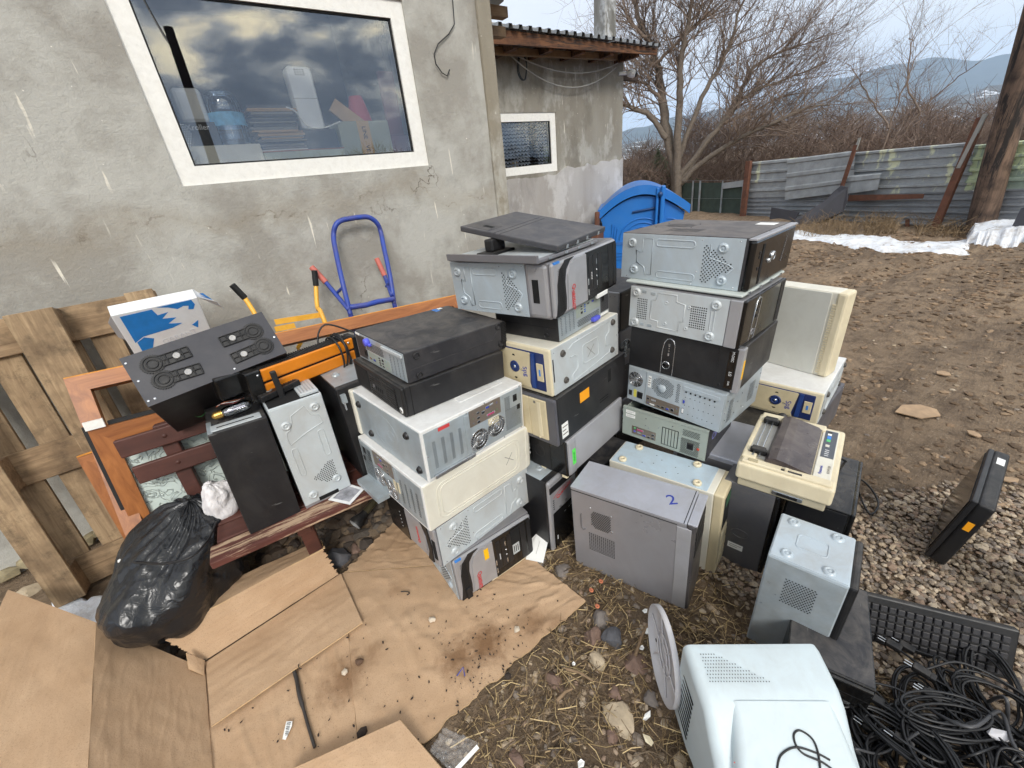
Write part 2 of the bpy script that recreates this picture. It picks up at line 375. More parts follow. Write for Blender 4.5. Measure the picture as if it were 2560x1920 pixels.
rock(1385, 1700, 34, 54, 1, 'upright brown stone against the torn edge of the cardboard', flat=.5, seed=11)
rock(1530, 1840, 36, 30, 1, 'small brown stone near the bottom edge', seed=12)
rock(1290, 1895, 36, 52, 1, 'brown stone by the clear plastic scrap', flat=.4, seed=13)
rock(848, 1400, 58, 46, 2, 'dark block of stone between the carton flap and the stack', flat=.8, seed=14)
rock(890, 1372, 30, 36, 1, 'small brown stone next to the dark block', seed=15)
rock(1075, 1280, 40, 34, 0, 'grey rubble stone behind the left stack', seed=16)
rock(70, 1478, 56, 34, 3, 'lump of yellowish mortar at the foot of the wall', flat=.5, seed=17)

def m_snow():
    m, nn, ll, bs = nodes('snow'); v = coords(nn, ll, world=True); n = noise_(nn, ll, v, 7, 9, .75)
    o = mixc(nn, ll, ramp_(nn, ll, n, .46, .72), lin((226, 230, 236)), lin((168, 158, 146))); ll.new(o, bs.inputs['Base Color']); bs.inputs['Roughness'].default_value = .6
    bump_(nn, ll, bs, noise_(nn, ll, v, 40, 5), .5, .02); bs.inputs['Subsurface Weight'].default_value = .0; return m
SNOW = m_snow()
def snow_patch(pts, h, nu=220, nv=16, seed=1):
    """ragged strip: pts = list of (near, far) ground points"""
    mb = MB(); n = len(pts) - 1
    def fn(u, v):
        t = u * n; i = min(int(t), n - 1); f = t - i
        a = lerp(pts[i][0], pts[i + 1][0], f); b = lerp(pts[i][1], pts[i + 1][1], f)
        e = .42 * nz((u * 7, seed), 1) + .14 * nz((u * 17, seed), 1)
        vv = v * (1 - max(0, e)) ; p = lerp(a, b, vv + (1 - v) * .5 * abs(e))
        edge = min(1, 6 * min(v, 1 - v, u * 3, (1 - u) * 3))
        z = gz(p.x, p.y) - .03 + (h + .03) * max(0, edge) ** .6 * (.75 + .5 * nz((p.x, p.y), 2.2, seed)); return (p.x, p.y, z)
    return mb.grid(fn, nu, nv)
mb = snow_patch([(at_z(a, b), at_z(c, d)) for a, b, c, d in ((1960, 598, 1975, 572), (2040, 605, 2060, 580), (2130, 620, 2150, 584), (2220, 630, 2240, 592), (2320, 636, 2330, 596), (2440, 632, 2430, 590))], .045, seed=2)
struct(mb.build('snow', SNOW), 'stuff', 'strip of melting snow along the foot of the fence')
mb = snow_patch([(at_z(a, b), at_z(c, d)) for a, b, c, d in ((2415, 606, 2420, 572), (2480, 608, 2480, 566), (2570, 608, 2560, 560), (2680, 612, 2670, 566))], .22, 90, 14, seed=5)
struct(mb.build('snow', SNOW), 'stuff', 'raised snow drift at the foot of the leaning pole')
mb = snow_patch([(at_z(a, b), at_z(c, d)) for a, b, c, d in ((130, 1540, 120, 1492), (200, 1572, 215, 1490), (265, 1590, 285, 1478), (330, 1592, 340, 1490))], .05, 40, 16, seed=8)
struct(mb.build('snow', SNOW), 'stuff', 'dirty patch of snow between the pallet and the black bag')

# ------------------------------------------------------------------ concrete
def m_concrete(name, base, light, dark, crack=True, drips=True, seed=0., coat=None):
    m, nn, ll, bs = nodes(name); v = coords(nn, ll, world=True); vs = coords(nn, ll, (1, 1, .22), world=True)
    a = noise_(nn, ll, vs, 1.9 + seed, 8, .62, .15); b = noise_(nn, ll, coords(nn, ll, (1, 1, .55), world=True), 3.6, 10, .66, .1); c = noise_(nn, ll, v, 70, 5, .7); t = noise_(nn, ll, coords(nn, ll, (6, 6, 55), world=True), 2, 4, .6)
    o = mixc(nn, ll, ramp_(nn, ll, a, .34, .66), lin(dark), lin(base))
    o = mixc(nn, ll, ramp_(nn, ll, b, .52, .60), o, lin(light))
    g = N(nn, 'ShaderNodeMath', operation='MULTIPLY'); ll.new(ramp_(nn, ll, noise_(nn, ll, v, 1.5, 9, .6, .15), .53, .58), g.inputs[0]); g.inputs[1].default_value = .4
    o = mixc(nn, ll, g.outputs[0], o, tuple(x * 1.06 for x in lin(light)))
    o = mixc(nn, ll, ramp_(nn, ll, c, .34, .24), o, tuple(x * .55 for x in lin(dark))); fg = N(nn, 'ShaderNodeMath', operation='MULTIPLY'); ll.new(ramp_(nn, ll, t, .45, .7), fg.inputs[0]); fg.inputs[1].default_value = .08; o = mixc(nn, ll, fg.outputs[0], o, tuple(x * .8 for x in lin(dark)))
    dk = N(nn, 'ShaderNodeMath', operation='MULTIPLY'); ll.new(ramp_(nn, ll, noise_(nn, ll, coords(nn, ll, (1, 1, .45), world=True), 2.3 + seed, 10, .66, .1), .53, .62), dk.inputs[0]); dk.inputs[1].default_value = .5; o = mixc(nn, ll, dk.outputs[0], o, tuple(x * .72 for x in lin(dark)))
    if coat:      # lower, newer coat of render with a ragged upper edge and a crack along it
        zs = N(nn, 'ShaderNodeSeparateXYZ'); ll.new(v, zs.inputs[0]); wv = noise_(nn, ll, v, 1.9, 8, .58, .1)
        ma = N(nn, 'ShaderNodeMath', operation='MULTIPLY_ADD'); ll.new(wv, ma.inputs[0]); ma.inputs[1].default_value = .75; ll.new(zs.outputs[2], ma.inputs[2])
        low = ramp_(nn, ll, ma.outputs[0], coat + .40, coat + .36); lo_c = mixc(nn, ll, ramp_(nn, ll, noise_(nn, ll, v, 2.4, 10, .66, .1), .44, .60), lin((154, 150, 142)), lin((180, 178, 171)))
        o = mixc(nn, ll, low, o, lo_c)
        d0 = N(nn, 'ShaderNodeMath', operation='SUBTRACT'); ll.new(ma.outputs[0], d0.inputs[0]); d0.inputs[1].default_value = coat + .385; d1 = N(nn, 'ShaderNodeMath', operation='ABSOLUTE'); ll.new(d0.outputs[0], d1.inputs[0])
        wt = N(nn, 'ShaderNodeMath', operation='MULTIPLY'); ll.new(ramp_(nn, ll, d1.outputs[0], .10, .0), wt.inputs[0]); wt.inputs[1].default_value = .3; o = mixc(nn, ll, wt.outputs[0], o, lin((150, 138, 118)))
        ck = N(nn, 'ShaderNodeMath', operation='MULTIPLY'); ll.new(ramp_(nn, ll, d1.outputs[0], .006, .001), ck.inputs[0]); ll.new(ramp_(nn, ll, noise_(nn, ll, v, 9, 5, .7), .50, .72), ck.inputs[1]); o = mixc(nn, ll, ck.outputs[0], o, lin((96, 82, 66)))
    if crack:
        k = noise_(nn, ll, coords(nn, ll, (1, 1, .6), world=True), 1.7, 7, .55, .2); s = N(nn, 'ShaderNodeMath', operation='SUBTRACT'); ll.new(k, s.inputs[0]); s.inputs[1].default_value = .5
        ab = N(nn, 'ShaderNodeMath', operation='ABSOLUTE'); ll.new(s.outputs[0], ab.inputs[0])
        cm = ramp_(nn, ll, ab.outputs[0], .004, .0); br = ramp_(nn, ll, noise_(nn, ll, v, 3.5, 3), .58, .72)
        mm = N(nn, 'ShaderNodeMath', operation='MULTIPLY'); ll.new(cm, mm.inputs[0]); ll.new(br, mm.inputs[1]); o = mixc(nn, ll, mm.outputs[0], o, lin((78, 66, 54)))
    if drips:
        dn = noise_(nn, ll, coords(nn, ll, (1, 1, .10), world=True), 34, 2, .5); dm = ramp_(nn, ll, dn, .70, .73); br = ramp_(nn, ll, noise_(nn, ll, v, 2.2, 3), .47, .6)
        mm = N(nn, 'ShaderNodeMath', operation='MULTIPLY'); ll.new(dm, mm.inputs[0]); ll.new(br, mm.inputs[1]); o = mixc(nn, ll, mm.outputs[0], o, lin((226, 220, 206)))
        dn = noise_(nn, ll, v, 60, 1, .4); mm = N(nn, 'ShaderNodeMath', operation='MULTIPLY'); ll.new(ramp_(nn, ll, dn, .765, .785), mm.inputs[0]); ll.new(br, mm.inputs[1]); o = mixc(nn, ll, mm.outputs[0], o, lin((232, 228, 218)))
    ll.new(o, bs.inputs['Base Color']); bs.inputs['Roughness'].default_value = .9; bs.inputs['Specular IOR Level'].default_value = .25
    p = bump_(nn, ll, bs, b, .6, .012); p = bump_(nn, ll, bs, t, .15, .005, p); p = bump_(nn, ll, bs, noise_(nn, ll, v, 17, 7, .7, .1), .6, .008, p); p = bump_(nn, ll, bs, c, .7, .004, p)
    if coat: bump_(nn, ll, bs, low, .8, .006, p)
    return m
CONC = m_concrete('concrete_render', (146, 139, 126), (168, 165, 156), (122, 113, 98), coat=1.42)
CONC2 = m_concrete('concrete_render_far', (150, 146, 136), (164, 161, 153), (130, 124, 113), crack=False, seed=.7)
BAND = m_concrete('pink_render', (178, 174, 170), (190, 187, 184), (160, 155, 150), crack=False, drips=False, seed=.3)
CHIM = m_concrete('chimney_render', (158, 158, 156), (186, 188, 190), (104, 102, 96), seed=1.3)
PVC = mat('white_pvc', (238, 236, 230), .35, var=.03, dirt=.18, dirtcol=(176, 166, 150), scale=40)
RUBBER = mat('black_rubber', (24, 24, 25), .6)
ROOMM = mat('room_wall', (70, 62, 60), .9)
def m_glass(name, k=.42, tint=(.86, .9, .92)):
    m, nn, ll, bs = nodes(name); nn.remove(bs); out = nn['Material Output']
    g = N(nn, 'ShaderNodeBsdfGlossy', Roughness=.004); g.inputs[0].default_value = (.95, .97, 1, 1)
    t = N(nn, 'ShaderNodeBsdfTransparent'); t.inputs[0].default_value = (*tint, 1); mxs = nn.new('ShaderNodeMixShader'); lw = N(nn, 'ShaderNodeFresnel', IOR=1.5)
    ad = N(nn, 'ShaderNodeMath', operation='ADD', use_clamp=True); ll.new(lw.outputs[0], ad.inputs[0]); ad.inputs[1].default_value = k
    ll.new(ad.outputs[0], mxs.inputs[0]); ll.new(t.outputs[0], mxs.inputs[1]); ll.new(g.outputs[0], mxs.inputs[2]); ll.new(mxs.outputs[0], out.inputs[0]); return m
GLASS = m_glass('coated_window_glass', .15, (.95, .97, .98)); GLASS2 = m_glass('far_window_glass', .08)

def window(parent, x0, z0, x1, z1, y, fw, glass):
    w = MB()
    def member(a, b, c, d):   # mitred member: outer a-b, inner d-c (x,z), stepped profile
        pts = [Vector((p[0], y, p[1])) for p in (a, b, c, d)]; w.prism(pts, (0, .05, 0))
    i = fw
    member((x0, z0), (x1, z0), (x1 - i, z0 + i), (x0 + i, z0 + i)); member((x1, z0), (x1, z1), (x1 - i, z1 - i), (x1 - i, z0 + i))
    member((x1, z1), (x0, z1), (x0 + i, z1 - i), (x1 - i, z1 - i)); member((x0, z1), (x0, z0), (x0 + i, z0 + i), (x0 + i, z1 - i))
    f = w.build('window', PVC, parent)
    g = MB()
    t = .008; a0, c0, a1, c1 = x0 + i, z0 + i, x1 - i, z1 - i
    for q in ((a0, c0, a1, c0 + t), (a0, c1 - t, a1, c1), (a0, c0 + t, a0 + t, c1 - t), (a1 - t, c0 + t, a1, c1 - t)): g.box((q[0], y + .012, q[1]), (q[2], y + .03, q[3]))
    g.build('seal', RUBBER, f)
    p = MB(); p.add([(a0, y + .02, c0), (a1, y + .02, c0), (a1, y + .02, c1), (a0, y + .02, c1)], [(0, 1, 2, 3)]); p.build('pane', glass, f)
    return f
# main building: long rendered wall with the big window
WY = 2.70; WX0, WX1, WZ0, WZ1 = .12, 1.465, 1.60, 2.42
house = thing('rendered_building', 'grey cement-rendered building with a large white-framed window', 'building', (0, WY, 0))
def hpart(name, mb, m): o = mb.build(name, m); o.parent = house; o.matrix_parent_inverse = Matrix.Translation((0, -WY, 0)); return o
mb = MB(); CXR = 2.06
bump_y = lambda x, z: WY + .006 * nz((x, z), 2.2, 9) + .0025 * nz((x, z), 9, 9)
def wall_panel(x0, z0, x1, z1):
    nu = max(2, int((x1 - x0) / .06)); nv = max(2, int((z1 - z0) / .06))
    def e(t, x, z):   # borders stay straight so that panels butt
        return WY if min(x - x0, x1 - x, z - z0, z1 - z) < 1e-4 else bump_y(x, z)
    mb.grid(lambda u, v: (lambda x, z: (x, e(0, x, z), z))(lerp(x0, x1, u), lerp(z0, z1, v)), nu, nv)
WXL, WTOP = -4.0, 3.0
wall_panel(WXL, -.1, CXR, WZ0); wall_panel(WXL, WZ0, WX0, WZ1); wall_panel(WX1, WZ0, CXR, WZ1); wall_panel(WXL, WZ1, CXR, WTOP)
for a, b in (((WX0, WZ0), (WX1, WZ0)), ((WX1, WZ0), (WX1, WZ1)), ((WX1, WZ1), (WX0, WZ1)), ((WX0, WZ1), (WX0, WZ0))):
    mb.add([(a[0], WY, a[1]), (b[0], WY, b[1]), (b[0], WY + .28, b[1]), (a[0], WY + .28, a[1])], [(0, 1, 2, 3)])
mb.add([(CXR, WY, -.1), (CXR, 6.5, -.1), (CXR, 6.5, WTOP), (CXR, WY, WTOP)], [(0, 1, 2, 3)])
hpart('wall', mb, CONC)
mb = MB(); mb.bbox((1.965, WY - .022, -.1), (CXR + .012, WY + .2, WTOP), .012, 2); hpart('corner_pier', mb, m_concrete('corner_render', (166, 160, 147), (176, 172, 162), (142, 134, 119), crack=False, drips=True, seed=.5))
mb = MB()   # plinth rubble line where render meets the ground
for i in range(26):
    x = -1.5 + i * .1 + random.uniform(-.03, .03); stone_into(mb, (x, WY - .03, .02 + .03 * random.random()), .06, .03, .035, random.random(), i)
hpart('plinth', mb, mat('plinth_mortar', (150, 138, 110), .95, var=.3, scale=20, bump=.8, bscale=90))
f = window(house, WX0, WZ0, WX1, WZ1, WY + .012, .082, GLASS); f.matrix_parent_inverse = Matrix.Translation((0, -WY, 0))
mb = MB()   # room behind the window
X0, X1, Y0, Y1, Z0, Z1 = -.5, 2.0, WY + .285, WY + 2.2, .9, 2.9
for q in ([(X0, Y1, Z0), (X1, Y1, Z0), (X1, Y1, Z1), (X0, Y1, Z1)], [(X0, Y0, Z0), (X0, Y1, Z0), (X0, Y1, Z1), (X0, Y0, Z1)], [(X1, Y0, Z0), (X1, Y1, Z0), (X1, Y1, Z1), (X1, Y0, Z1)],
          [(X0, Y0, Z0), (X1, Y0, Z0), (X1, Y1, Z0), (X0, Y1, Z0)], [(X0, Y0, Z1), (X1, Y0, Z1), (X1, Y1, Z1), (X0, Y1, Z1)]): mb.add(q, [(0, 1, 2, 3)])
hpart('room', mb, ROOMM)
mb = MB(); mb.box((WX0 - .15, WY + .07, WZ0 - .06), (WX1 + .1, WY + .62, WZ0 + .078)); hpart('inner_sill', mb, mat('sill_board', (150, 146, 134), .6))
# roof overhang at the top right corner of the main building
SHEET = mat('galvanised_roof', (150, 152, 152), .45, .6, var=.2, scale=5, dirt=.4, dirtcol=(96, 88, 80))
RAFT = wood('rafter_wood', (84, 52, 34), (134, 92, 60), 'x', 1, .8, worn=(52, 38, 30)); RAFT2 = wood('rafter_pale', (124, 98, 72), (160, 132, 100), 'x', 1, .75)
def corrugated(mb, O, du, dv, n, depth, nrm, sub=1, bend=None):
    """trapezoid ribs running along dv, spread along du"""
    prof = [(0, 0), (.55, 0), (.62, 1), (.93, 1), (1, 0)]; us = []
    for i in range(n):
        for a, h in prof[:-1]: us.append(((i + a) / n, h))
    us.append((1, 0)); vs = []
    for j in range(sub + 1):
        for a, h in us:
            p = Vector(O) + Vector(du) * a + Vector(dv) * (j / sub) + Vector(nrm) * (h * depth)
            if bend: p = bend(p, a, j / sub)
            vs.append(p)
    m = len(us); mb.add(vs, [(j * m + i, j * m + i + 1, (j + 1) * m + i + 1, (j + 1) * m + i) for j in range(sub) for i in range(m - 1)])
mb = MB(); corrugated(mb, (1.85, 2.55, 2.66), (0, 1.3, -.13), (.62, 0, .0), 8, .03, (0, 0, 1)); hpart('roof_sheet', mb, SHEET)
for y, z, x1, m in ((2.72, 2.55, 2.38, RAFT2), (2.94, 2.49, 2.42, RAFT2), (3.08, 2.42, 2.50, RAFT2), (3.30, 2.40, 2.46, RAFT)):
    mb = MB(); mb.box((1.9, y, z), (x1, y + .07, z + .06)); hpart('rafter', mb, m)

# second building
B2Y = 4.2
out = thing('annex_building', 'lower rendered outbuilding with corrugated roof and small window', 'building', (4, B2Y, 0))
def apart(name, mb, m, par=None):
    o = mb.build(name, m); o.parent = par or out
    if par is None: o.matrix_parent_inverse = Matrix.Translation((-4, -B2Y, 0))
    return o
BX1 = 5.31; ZT = 2.86; a0, a1, c0, c1 = 2.86, 4.065, 1.475, 2.095
mb = MB()
def quad(a, b, c, d): mb.add([a, b, c, d], [(0, 1, 2, 3)])
for x0, z0, x1, z1 in ((1.6, -.1, BX1, c0), (1.6, c0, a0, c1), (a1, c0, BX1, c1), (1.6, c1, BX1, ZT)): quad((x0, B2Y, z0), (x1, B2Y, z0), (x1, B2Y, z1), (x0, B2Y, z1))
quad((BX1, B2Y, -.1), (BX1, 9, -.1), (BX1, 9, ZT), (BX1, B2Y, ZT))
for p, q in (((a0, c0), (a1, c0)), ((a1, c0), (a1, c1)), ((a1, c1), (a0, c1)), ((a0, c1), (a0, c0))): quad((p[0], B2Y, p[1]), (q[0], B2Y, q[1]), (q[0], B2Y + .25, q[1]), (p[0], B2Y + .25, p[1]))
apart('wall', mb, CONC2)
mb = MB(); top = [(1.7, 1.40)]    # lighter lower render with a scalloped upper edge, 1.5 cm proud
x = 1.7
while x < BX1: x = min(BX1 + .012, x + random.uniform(.05, .12)); top.append((x, 1.425 + .028 * (x - 1.7) + random.uniform(-.022, .022) if x > a1 else 1.44 + random.uniform(-.015, .01)))
mb.prism([(1.7, B2Y - .015, -.1), (BX1 + .012, B2Y - .015, -.1)] + [(x, B2Y - .015, z) for x, z in reversed(top)], (0, .014, 0)); apart('lower_render', mb, BAND)
f = window(out, a0, c0, a1, c1, B2Y + .01, .085, GLASS2); f.matrix_parent_inverse = Matrix.Translation((-4, -B2Y, 0))
mb = MB()
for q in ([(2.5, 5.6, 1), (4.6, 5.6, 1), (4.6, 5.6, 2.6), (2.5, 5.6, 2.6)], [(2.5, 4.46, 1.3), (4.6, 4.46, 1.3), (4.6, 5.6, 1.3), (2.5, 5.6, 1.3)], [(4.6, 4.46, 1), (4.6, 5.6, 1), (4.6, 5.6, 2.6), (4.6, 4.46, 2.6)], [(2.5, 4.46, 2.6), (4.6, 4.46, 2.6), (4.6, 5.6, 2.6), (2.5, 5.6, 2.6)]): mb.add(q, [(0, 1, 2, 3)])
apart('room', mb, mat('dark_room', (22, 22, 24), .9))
# roof: fascia, lower purlin, rafter ends, corrugated sheets
fl = at_y(1226, 108, 3.82); fr = at_y(1642, 137, 3.82); dz = .085
mb = MB(); mb.prism([fl, fr, fr + Vector((0, 0, dz * .75)), fl + Vector((0, 0, dz * 1.3))], (0, .03, 0)); apart('fascia_board', mb, RAFT)
mb = MB(); a_, b_ = fl + Vector((0, .2, -.03)), fr + Vector((-.5, .2, -.03)); mb.prism([a_, b_, b_ + Vector((0, 0, .06)), a_ + Vector((0, 0, .06))], (0, .05, 0)); apart('purlin', mb, RAFT2)
for i in range(5):
    x = lerp(fl.x + .3, fr.x - .35, i / 4); z = lerp(fl.z, fr.z, (x - fl.x) / (fr.x - fl.x))
    mb = MB(); mb.box((x, 3.86, z - .02), (x + .06, 4.6, z + .06)); apart('rafter', mb, RAFT)
for k in range(3):
    mb = MB(); t0, t1 = k / 3, (k + 1) / 3; O = lerp(fl, fr, t0) + Vector((0, -.05, lerp(dz * 1.3, dz * .75, t0) + .004 + .004 * (k % 2))); E_ = lerp(fl, fr, t1) + Vector((0, -.05, lerp(dz * 1.3, dz * .75, t1) + .004 + .004 * (k % 2)))
    corrugated(mb, O, E_ - O, (0, 3.2, .35), 7, .035, (0, 0, 1)); apart('roof_sheet', mb, SHEET)
mb = MB(); cl = at_y(1512, 92, 5.2); c2 = at_y(1540, 100, 5.2); mb.bbox((cl.x, 5.2, 2.4), (c2.x, 5.2 + .22, 4.2), .015, 2); apart('chimney', mb, CHIM)
WIRE = mat('grey_cable', (168, 166, 160), .6); BLK = mat('black_cable', (26, 26, 28), .45, rvar=.1)
def sag(a, b, d, n=14): return [lerp(a, b, i / n) - Vector((0, 0, d * 4 * (i / n) * (1 - i / n))) for i in range(n + 1)]
for (p, q, d, nm) in (((1248, 112), (1545, 158), .16, 'upper'), ((1248, 110), (1540, 168), .28, 'lower')):
    mb = MB(); mb.tube(sag(at_y(*p, 4.12), at_y(*q, 4.12), d), .006, 5); apart('cable', mb, WIRE)
mb = MB(); c = at_y(1306, 168, 4.15); pts = []
for i in range(40): t = i / 40 * 6.283 * 2; pts.append(c + Vector((.06 * math.cos(t) + .006 * math.sin(3 * t), .01 * math.sin(t * .5), .115 * math.sin(t))))
mb.tube(pts, .006, 5); apart('cable_coil', mb, mat('dark_green_cable', (44, 52, 58), .5))
mb = MB(); p = at_y(1569, 183, 4.15); mb.lathe(p, (.7, -.7, -.2), [(0, 0), (.035, 0), (.045, .03), (.045, .08), (.03, .1), (0, .1)], 14); mb.cyl(p, p + Vector((-.12, .05, .0)), .02); cm_ = apart('security_camera', mb, PVC)
mb = MB(); mb.lathe(p + Vector((.7, -.7, -.2)).normalized() * .098, (.7, -.7, -.2), [(.038, 0), (.03, .02), (0, .024)], 12); apart('lens', mb, mat('black_gloss', (12, 12, 13), .15), None)
mb = MB(); mb.box((BX1 + .01, 4.3, 2.46), (BX1 + .45, 4.36, 2.53), M=None); apart('gutter_arm', mb, mat('dark_wood_arm', (58, 44, 36), .8))
# dangling wires on the main wall
for nm, pts in (('short', [(1130, -20), (1136, 60), (1122, 85), (1095, 110), (1085, 135), (1090, 160), (1105, 182), (1118, 190), (1124, 174)]),):
    mb = MB(); P = [at_y(x, y, WY - .012) for x, y in pts]; mb.tube(P, .0035, 5); hpart('cable', mb, BLK)

# ------------------------------------------------------------------ fence of corrugated sheets
FA, FB = Vector((11.5, 5.1, 0)), Vector((10.15, 1.45, 0)); FD = (FB - FA).normalized(); FN = Vector((FD.y, -FD.x, 0))
if FN.dot(-FA) < 0: FN = -FN      # towards the yard
def on_f(px, py, off=0.0):
    r = ray(px, py); t = ((FA + FN * off) - EYE).dot(FN) / r.dot(FN); return EYE + r * t
def m_sheet(name, base, paint, amt, rust=.3):
    m, nn, ll, bs = nodes(name); v = coords(nn, ll, world=True); a = noise_(nn, ll, coords(nn, ll, (3, 3, .8), world=True), 1.3, 7, .62, .4); b = noise_(nn, ll, v, 2.4, 7, .65)
    o = mixc(nn, ll, ramp_(nn, ll, noise_(nn, ll, v, 5, 8, .7), .35, .7), tuple(x * .7 for x in lin(base)), lin(base))
    o = mixc(nn, ll, ramp_(nn, ll, a, 1 - amt, 1 - amt + .05), o, lin(paint)); o = mixc(nn, ll, ramp_(nn, ll, b, 1 - rust, 1 - rust + .06), o, lin((112, 62, 40)))
    ll.new(o, bs.inputs['Base Color']); bs.inputs['Roughness'].default_value = .55; bs.inputs['Metallic'].default_value = .05; bump_(nn, ll, bs, noise_(nn, ll, v, 14, 4), .4, .02); return m
SH_Y = m_sheet('worn_yellow_sheet', (166, 170, 172), (206, 208, 178), .44); SH_G = m_sheet('grey_sheet', (168, 172, 174), (186, 190, 192), .35, .2); SH_R = m_sheet('rusty_low_sheet', (152, 156, 160), (150, 156, 162), .3, .36)
SH_P = m_sheet('pale_green_sheet', (160, 176, 160), (196, 208, 168), .5, .22)
RUST = mat('rusty_iron', (104, 68, 52), .85, var=.35, scale=12, bump=.5, bscale=80)
fence = thing('sheet_metal_fence', 'patched corrugated metal fence with rusty posts behind the yard', 'fence', (0, 0, 0))
def fsheet(p00, p10, p11, p01, n, depth, m, off):
    """px corners bottom-left, bottom-right, top-right, top-left; ribs run along the sheet"""
    A, B, C, D = [on_f(*p, off) for p in (p00, p10, p11, p01)]; mb = MB(); prof = [(0, 0), (.62, 0), (.70, 1), (.92, 1)]; us = []
    for i in range(n):
        for a, h in prof: us.append(((i + a) / n, h))
    us.append((1, 0)); K = 14; vs = []
    for j in range(K + 1):
        for a, h in us:
            t = j / K; p = lerp(lerp(A, B, t), lerp(D, C, t), a) + FN * (h * depth + .012 * nz((t * 5, a * 3, off * 50), 1.5)); vs.append(p)
    q = len(us); mb.add(vs, [(j * q + i, j * q + i + 1, (j + 1) * q + i + 1, (j + 1) * q + i) for j in range(K) for i in range(q - 1)])
    return mb.build('sheet', m, fence)
fsheet((1862, 548), (2440, 580), (2440, 476), (1866, 492), 6, .03, SH_R, 0.0)
fsheet((2430, 580), (2700, 586), (2700, 462), (2430, 476), 6, .03, SH_R, 0.012)
fsheet((1868, 494), (2132, 486), (2136, 380), (1882, 405), 4, .035, SH_Y, .03)
fsheet((2126, 487), (2432, 478), (2438, 354), (2134, 381), 5, .035, SH_Y, .045)
fsheet((2410, 476), (2720, 466), (2720, 336), (2440, 362), 4, .035, SH_P, .055)
fsheet((1962, 500), (2132, 478), (2140, 376), (1970, 398), 3, .02, SH_G, .11)
fsheet((2106, 486), (2194, 474), (2204, 432), (2118, 440), 1, .02, SH_G, .15)
mb = MB()
def bar(a, b, w, m, name, off=.1, par=None):
    mb = MB(); A, B = on_f(*a, off), on_f(*b, off); s = FD * w / 2; mb.prism([A - s, A + s, B + s, B - s], FN * w * .6); return mb.build(name, m, par or fence)
bar((1858, 556), (1876, 402), .13, RUST, 'post'); bar((2338, 575), (2458, 292), .10, RUST, 'post', .2); bar((2398, 420), (2466, 284), .05, mat('grey_iron', (150, 148, 142), .6), 'stake', .24)
bar((2102, 480), (2142, 362), .06, RUST, 'post', .2); bar((2140, 375), (2151, 344), .04, MATS['grey_iron'], 'stake', .2)
bar((2270, 572), (2270, 548), .05, RUST, 'foot', .1)
mb = MB(); A, B = on_f(2120, 503, .14), on_f(2308, 496, .14); mb.prism([A, B, B + Vector((0, 0, .07)), A + Vector((0, 0, .11))], FN * .01); mb.build('rust_strip', RUST, fence)
# torn dark sheet slumped against the fence
mb = MB()
P = [(1925, 578), (1990, 548), (2050, 520), (2085, 480), (2105, 464), (2120, 468), (2120, 500), (2108, 530), (2070, 552), (2000, 575), (1960, 590)]
mb.prism([on_f(x, y, .35 + (.4 if i in (0, 1, 10, 9) else 0)) for i, (x, y) in enumerate(P)], FN * .03)
tag(mb.build('rubber_sheet', mat('charcoal_rubber', (74, 74, 80), .75, var=.2, scale=4)), 'torn charcoal rubber sheet slumped against the fence', 'rubber sheet')
mb = MB(); mb.prism([on_f(x, y, .3) for x, y in ((1925, 552), (1930, 518), (2000, 530), (1985, 556))], FN * .02)
tag(mb.build('rubber_sheet', MATS['charcoal_rubber']), 'small dark sheet scrap left of the torn rubber sheet', 'rubber sheet')
mb = MB(); mb.prism([on_f(x, y, .5) for x, y in ((2530, 572), (2556, 520), (2640, 500), (2640, 580))], FN * .03)
tag(mb.build('rubber_sheet', MATS['charcoal_rubber']), 'dark sheet at the right edge past the leaning pole', 'rubber sheet')
# gate left of the fence
gate = thing('yard_gate', 'grey tubular metal gate with green netting left of the rusty post', 'gate', (0, 0, 0))
GI = mat('gate_steel', (150, 158, 162), .5, .3, var=.15, dirt=.4, dirtcol=(120, 70, 48)); NET = mat('green_netting', (58, 70, 62), .85, var=.3, scale=6)
def gbar(a, b, w): bar(a, b, w, GI, 'rail', .0, gate)
for a, b, w in (((1696, 452), (1866, 450), .05), ((1690, 496), (1860, 496), .04), ((1684, 548), (1856, 548), .05), ((1728, 548), (1734, 452), .04), ((1746, 548), (1752, 452), .045), ((1800, 548), (1808, 452), .035), ((1852, 548), (1862, 450), .05), ((1690, 548), (1698, 452), .05)): gbar(a, b, w)
mb = MB(); q = [on_f(x, y, -.05) for x, y in ((1600, 552), (1860, 548), (1864, 456), (1600, 458))]; mb.prism(q, -FN * .01); mb.build('netting', NET, gate)
mb = MB(); A, B = on_f(1808, 472, .0), on_f(1858, 466, .0); mb.prism([A, B, B + Vector((0, 0, .14)), A + Vector((0, 0, .14))], FN * .02); mb.build('patch_sheet', SH_G, gate)

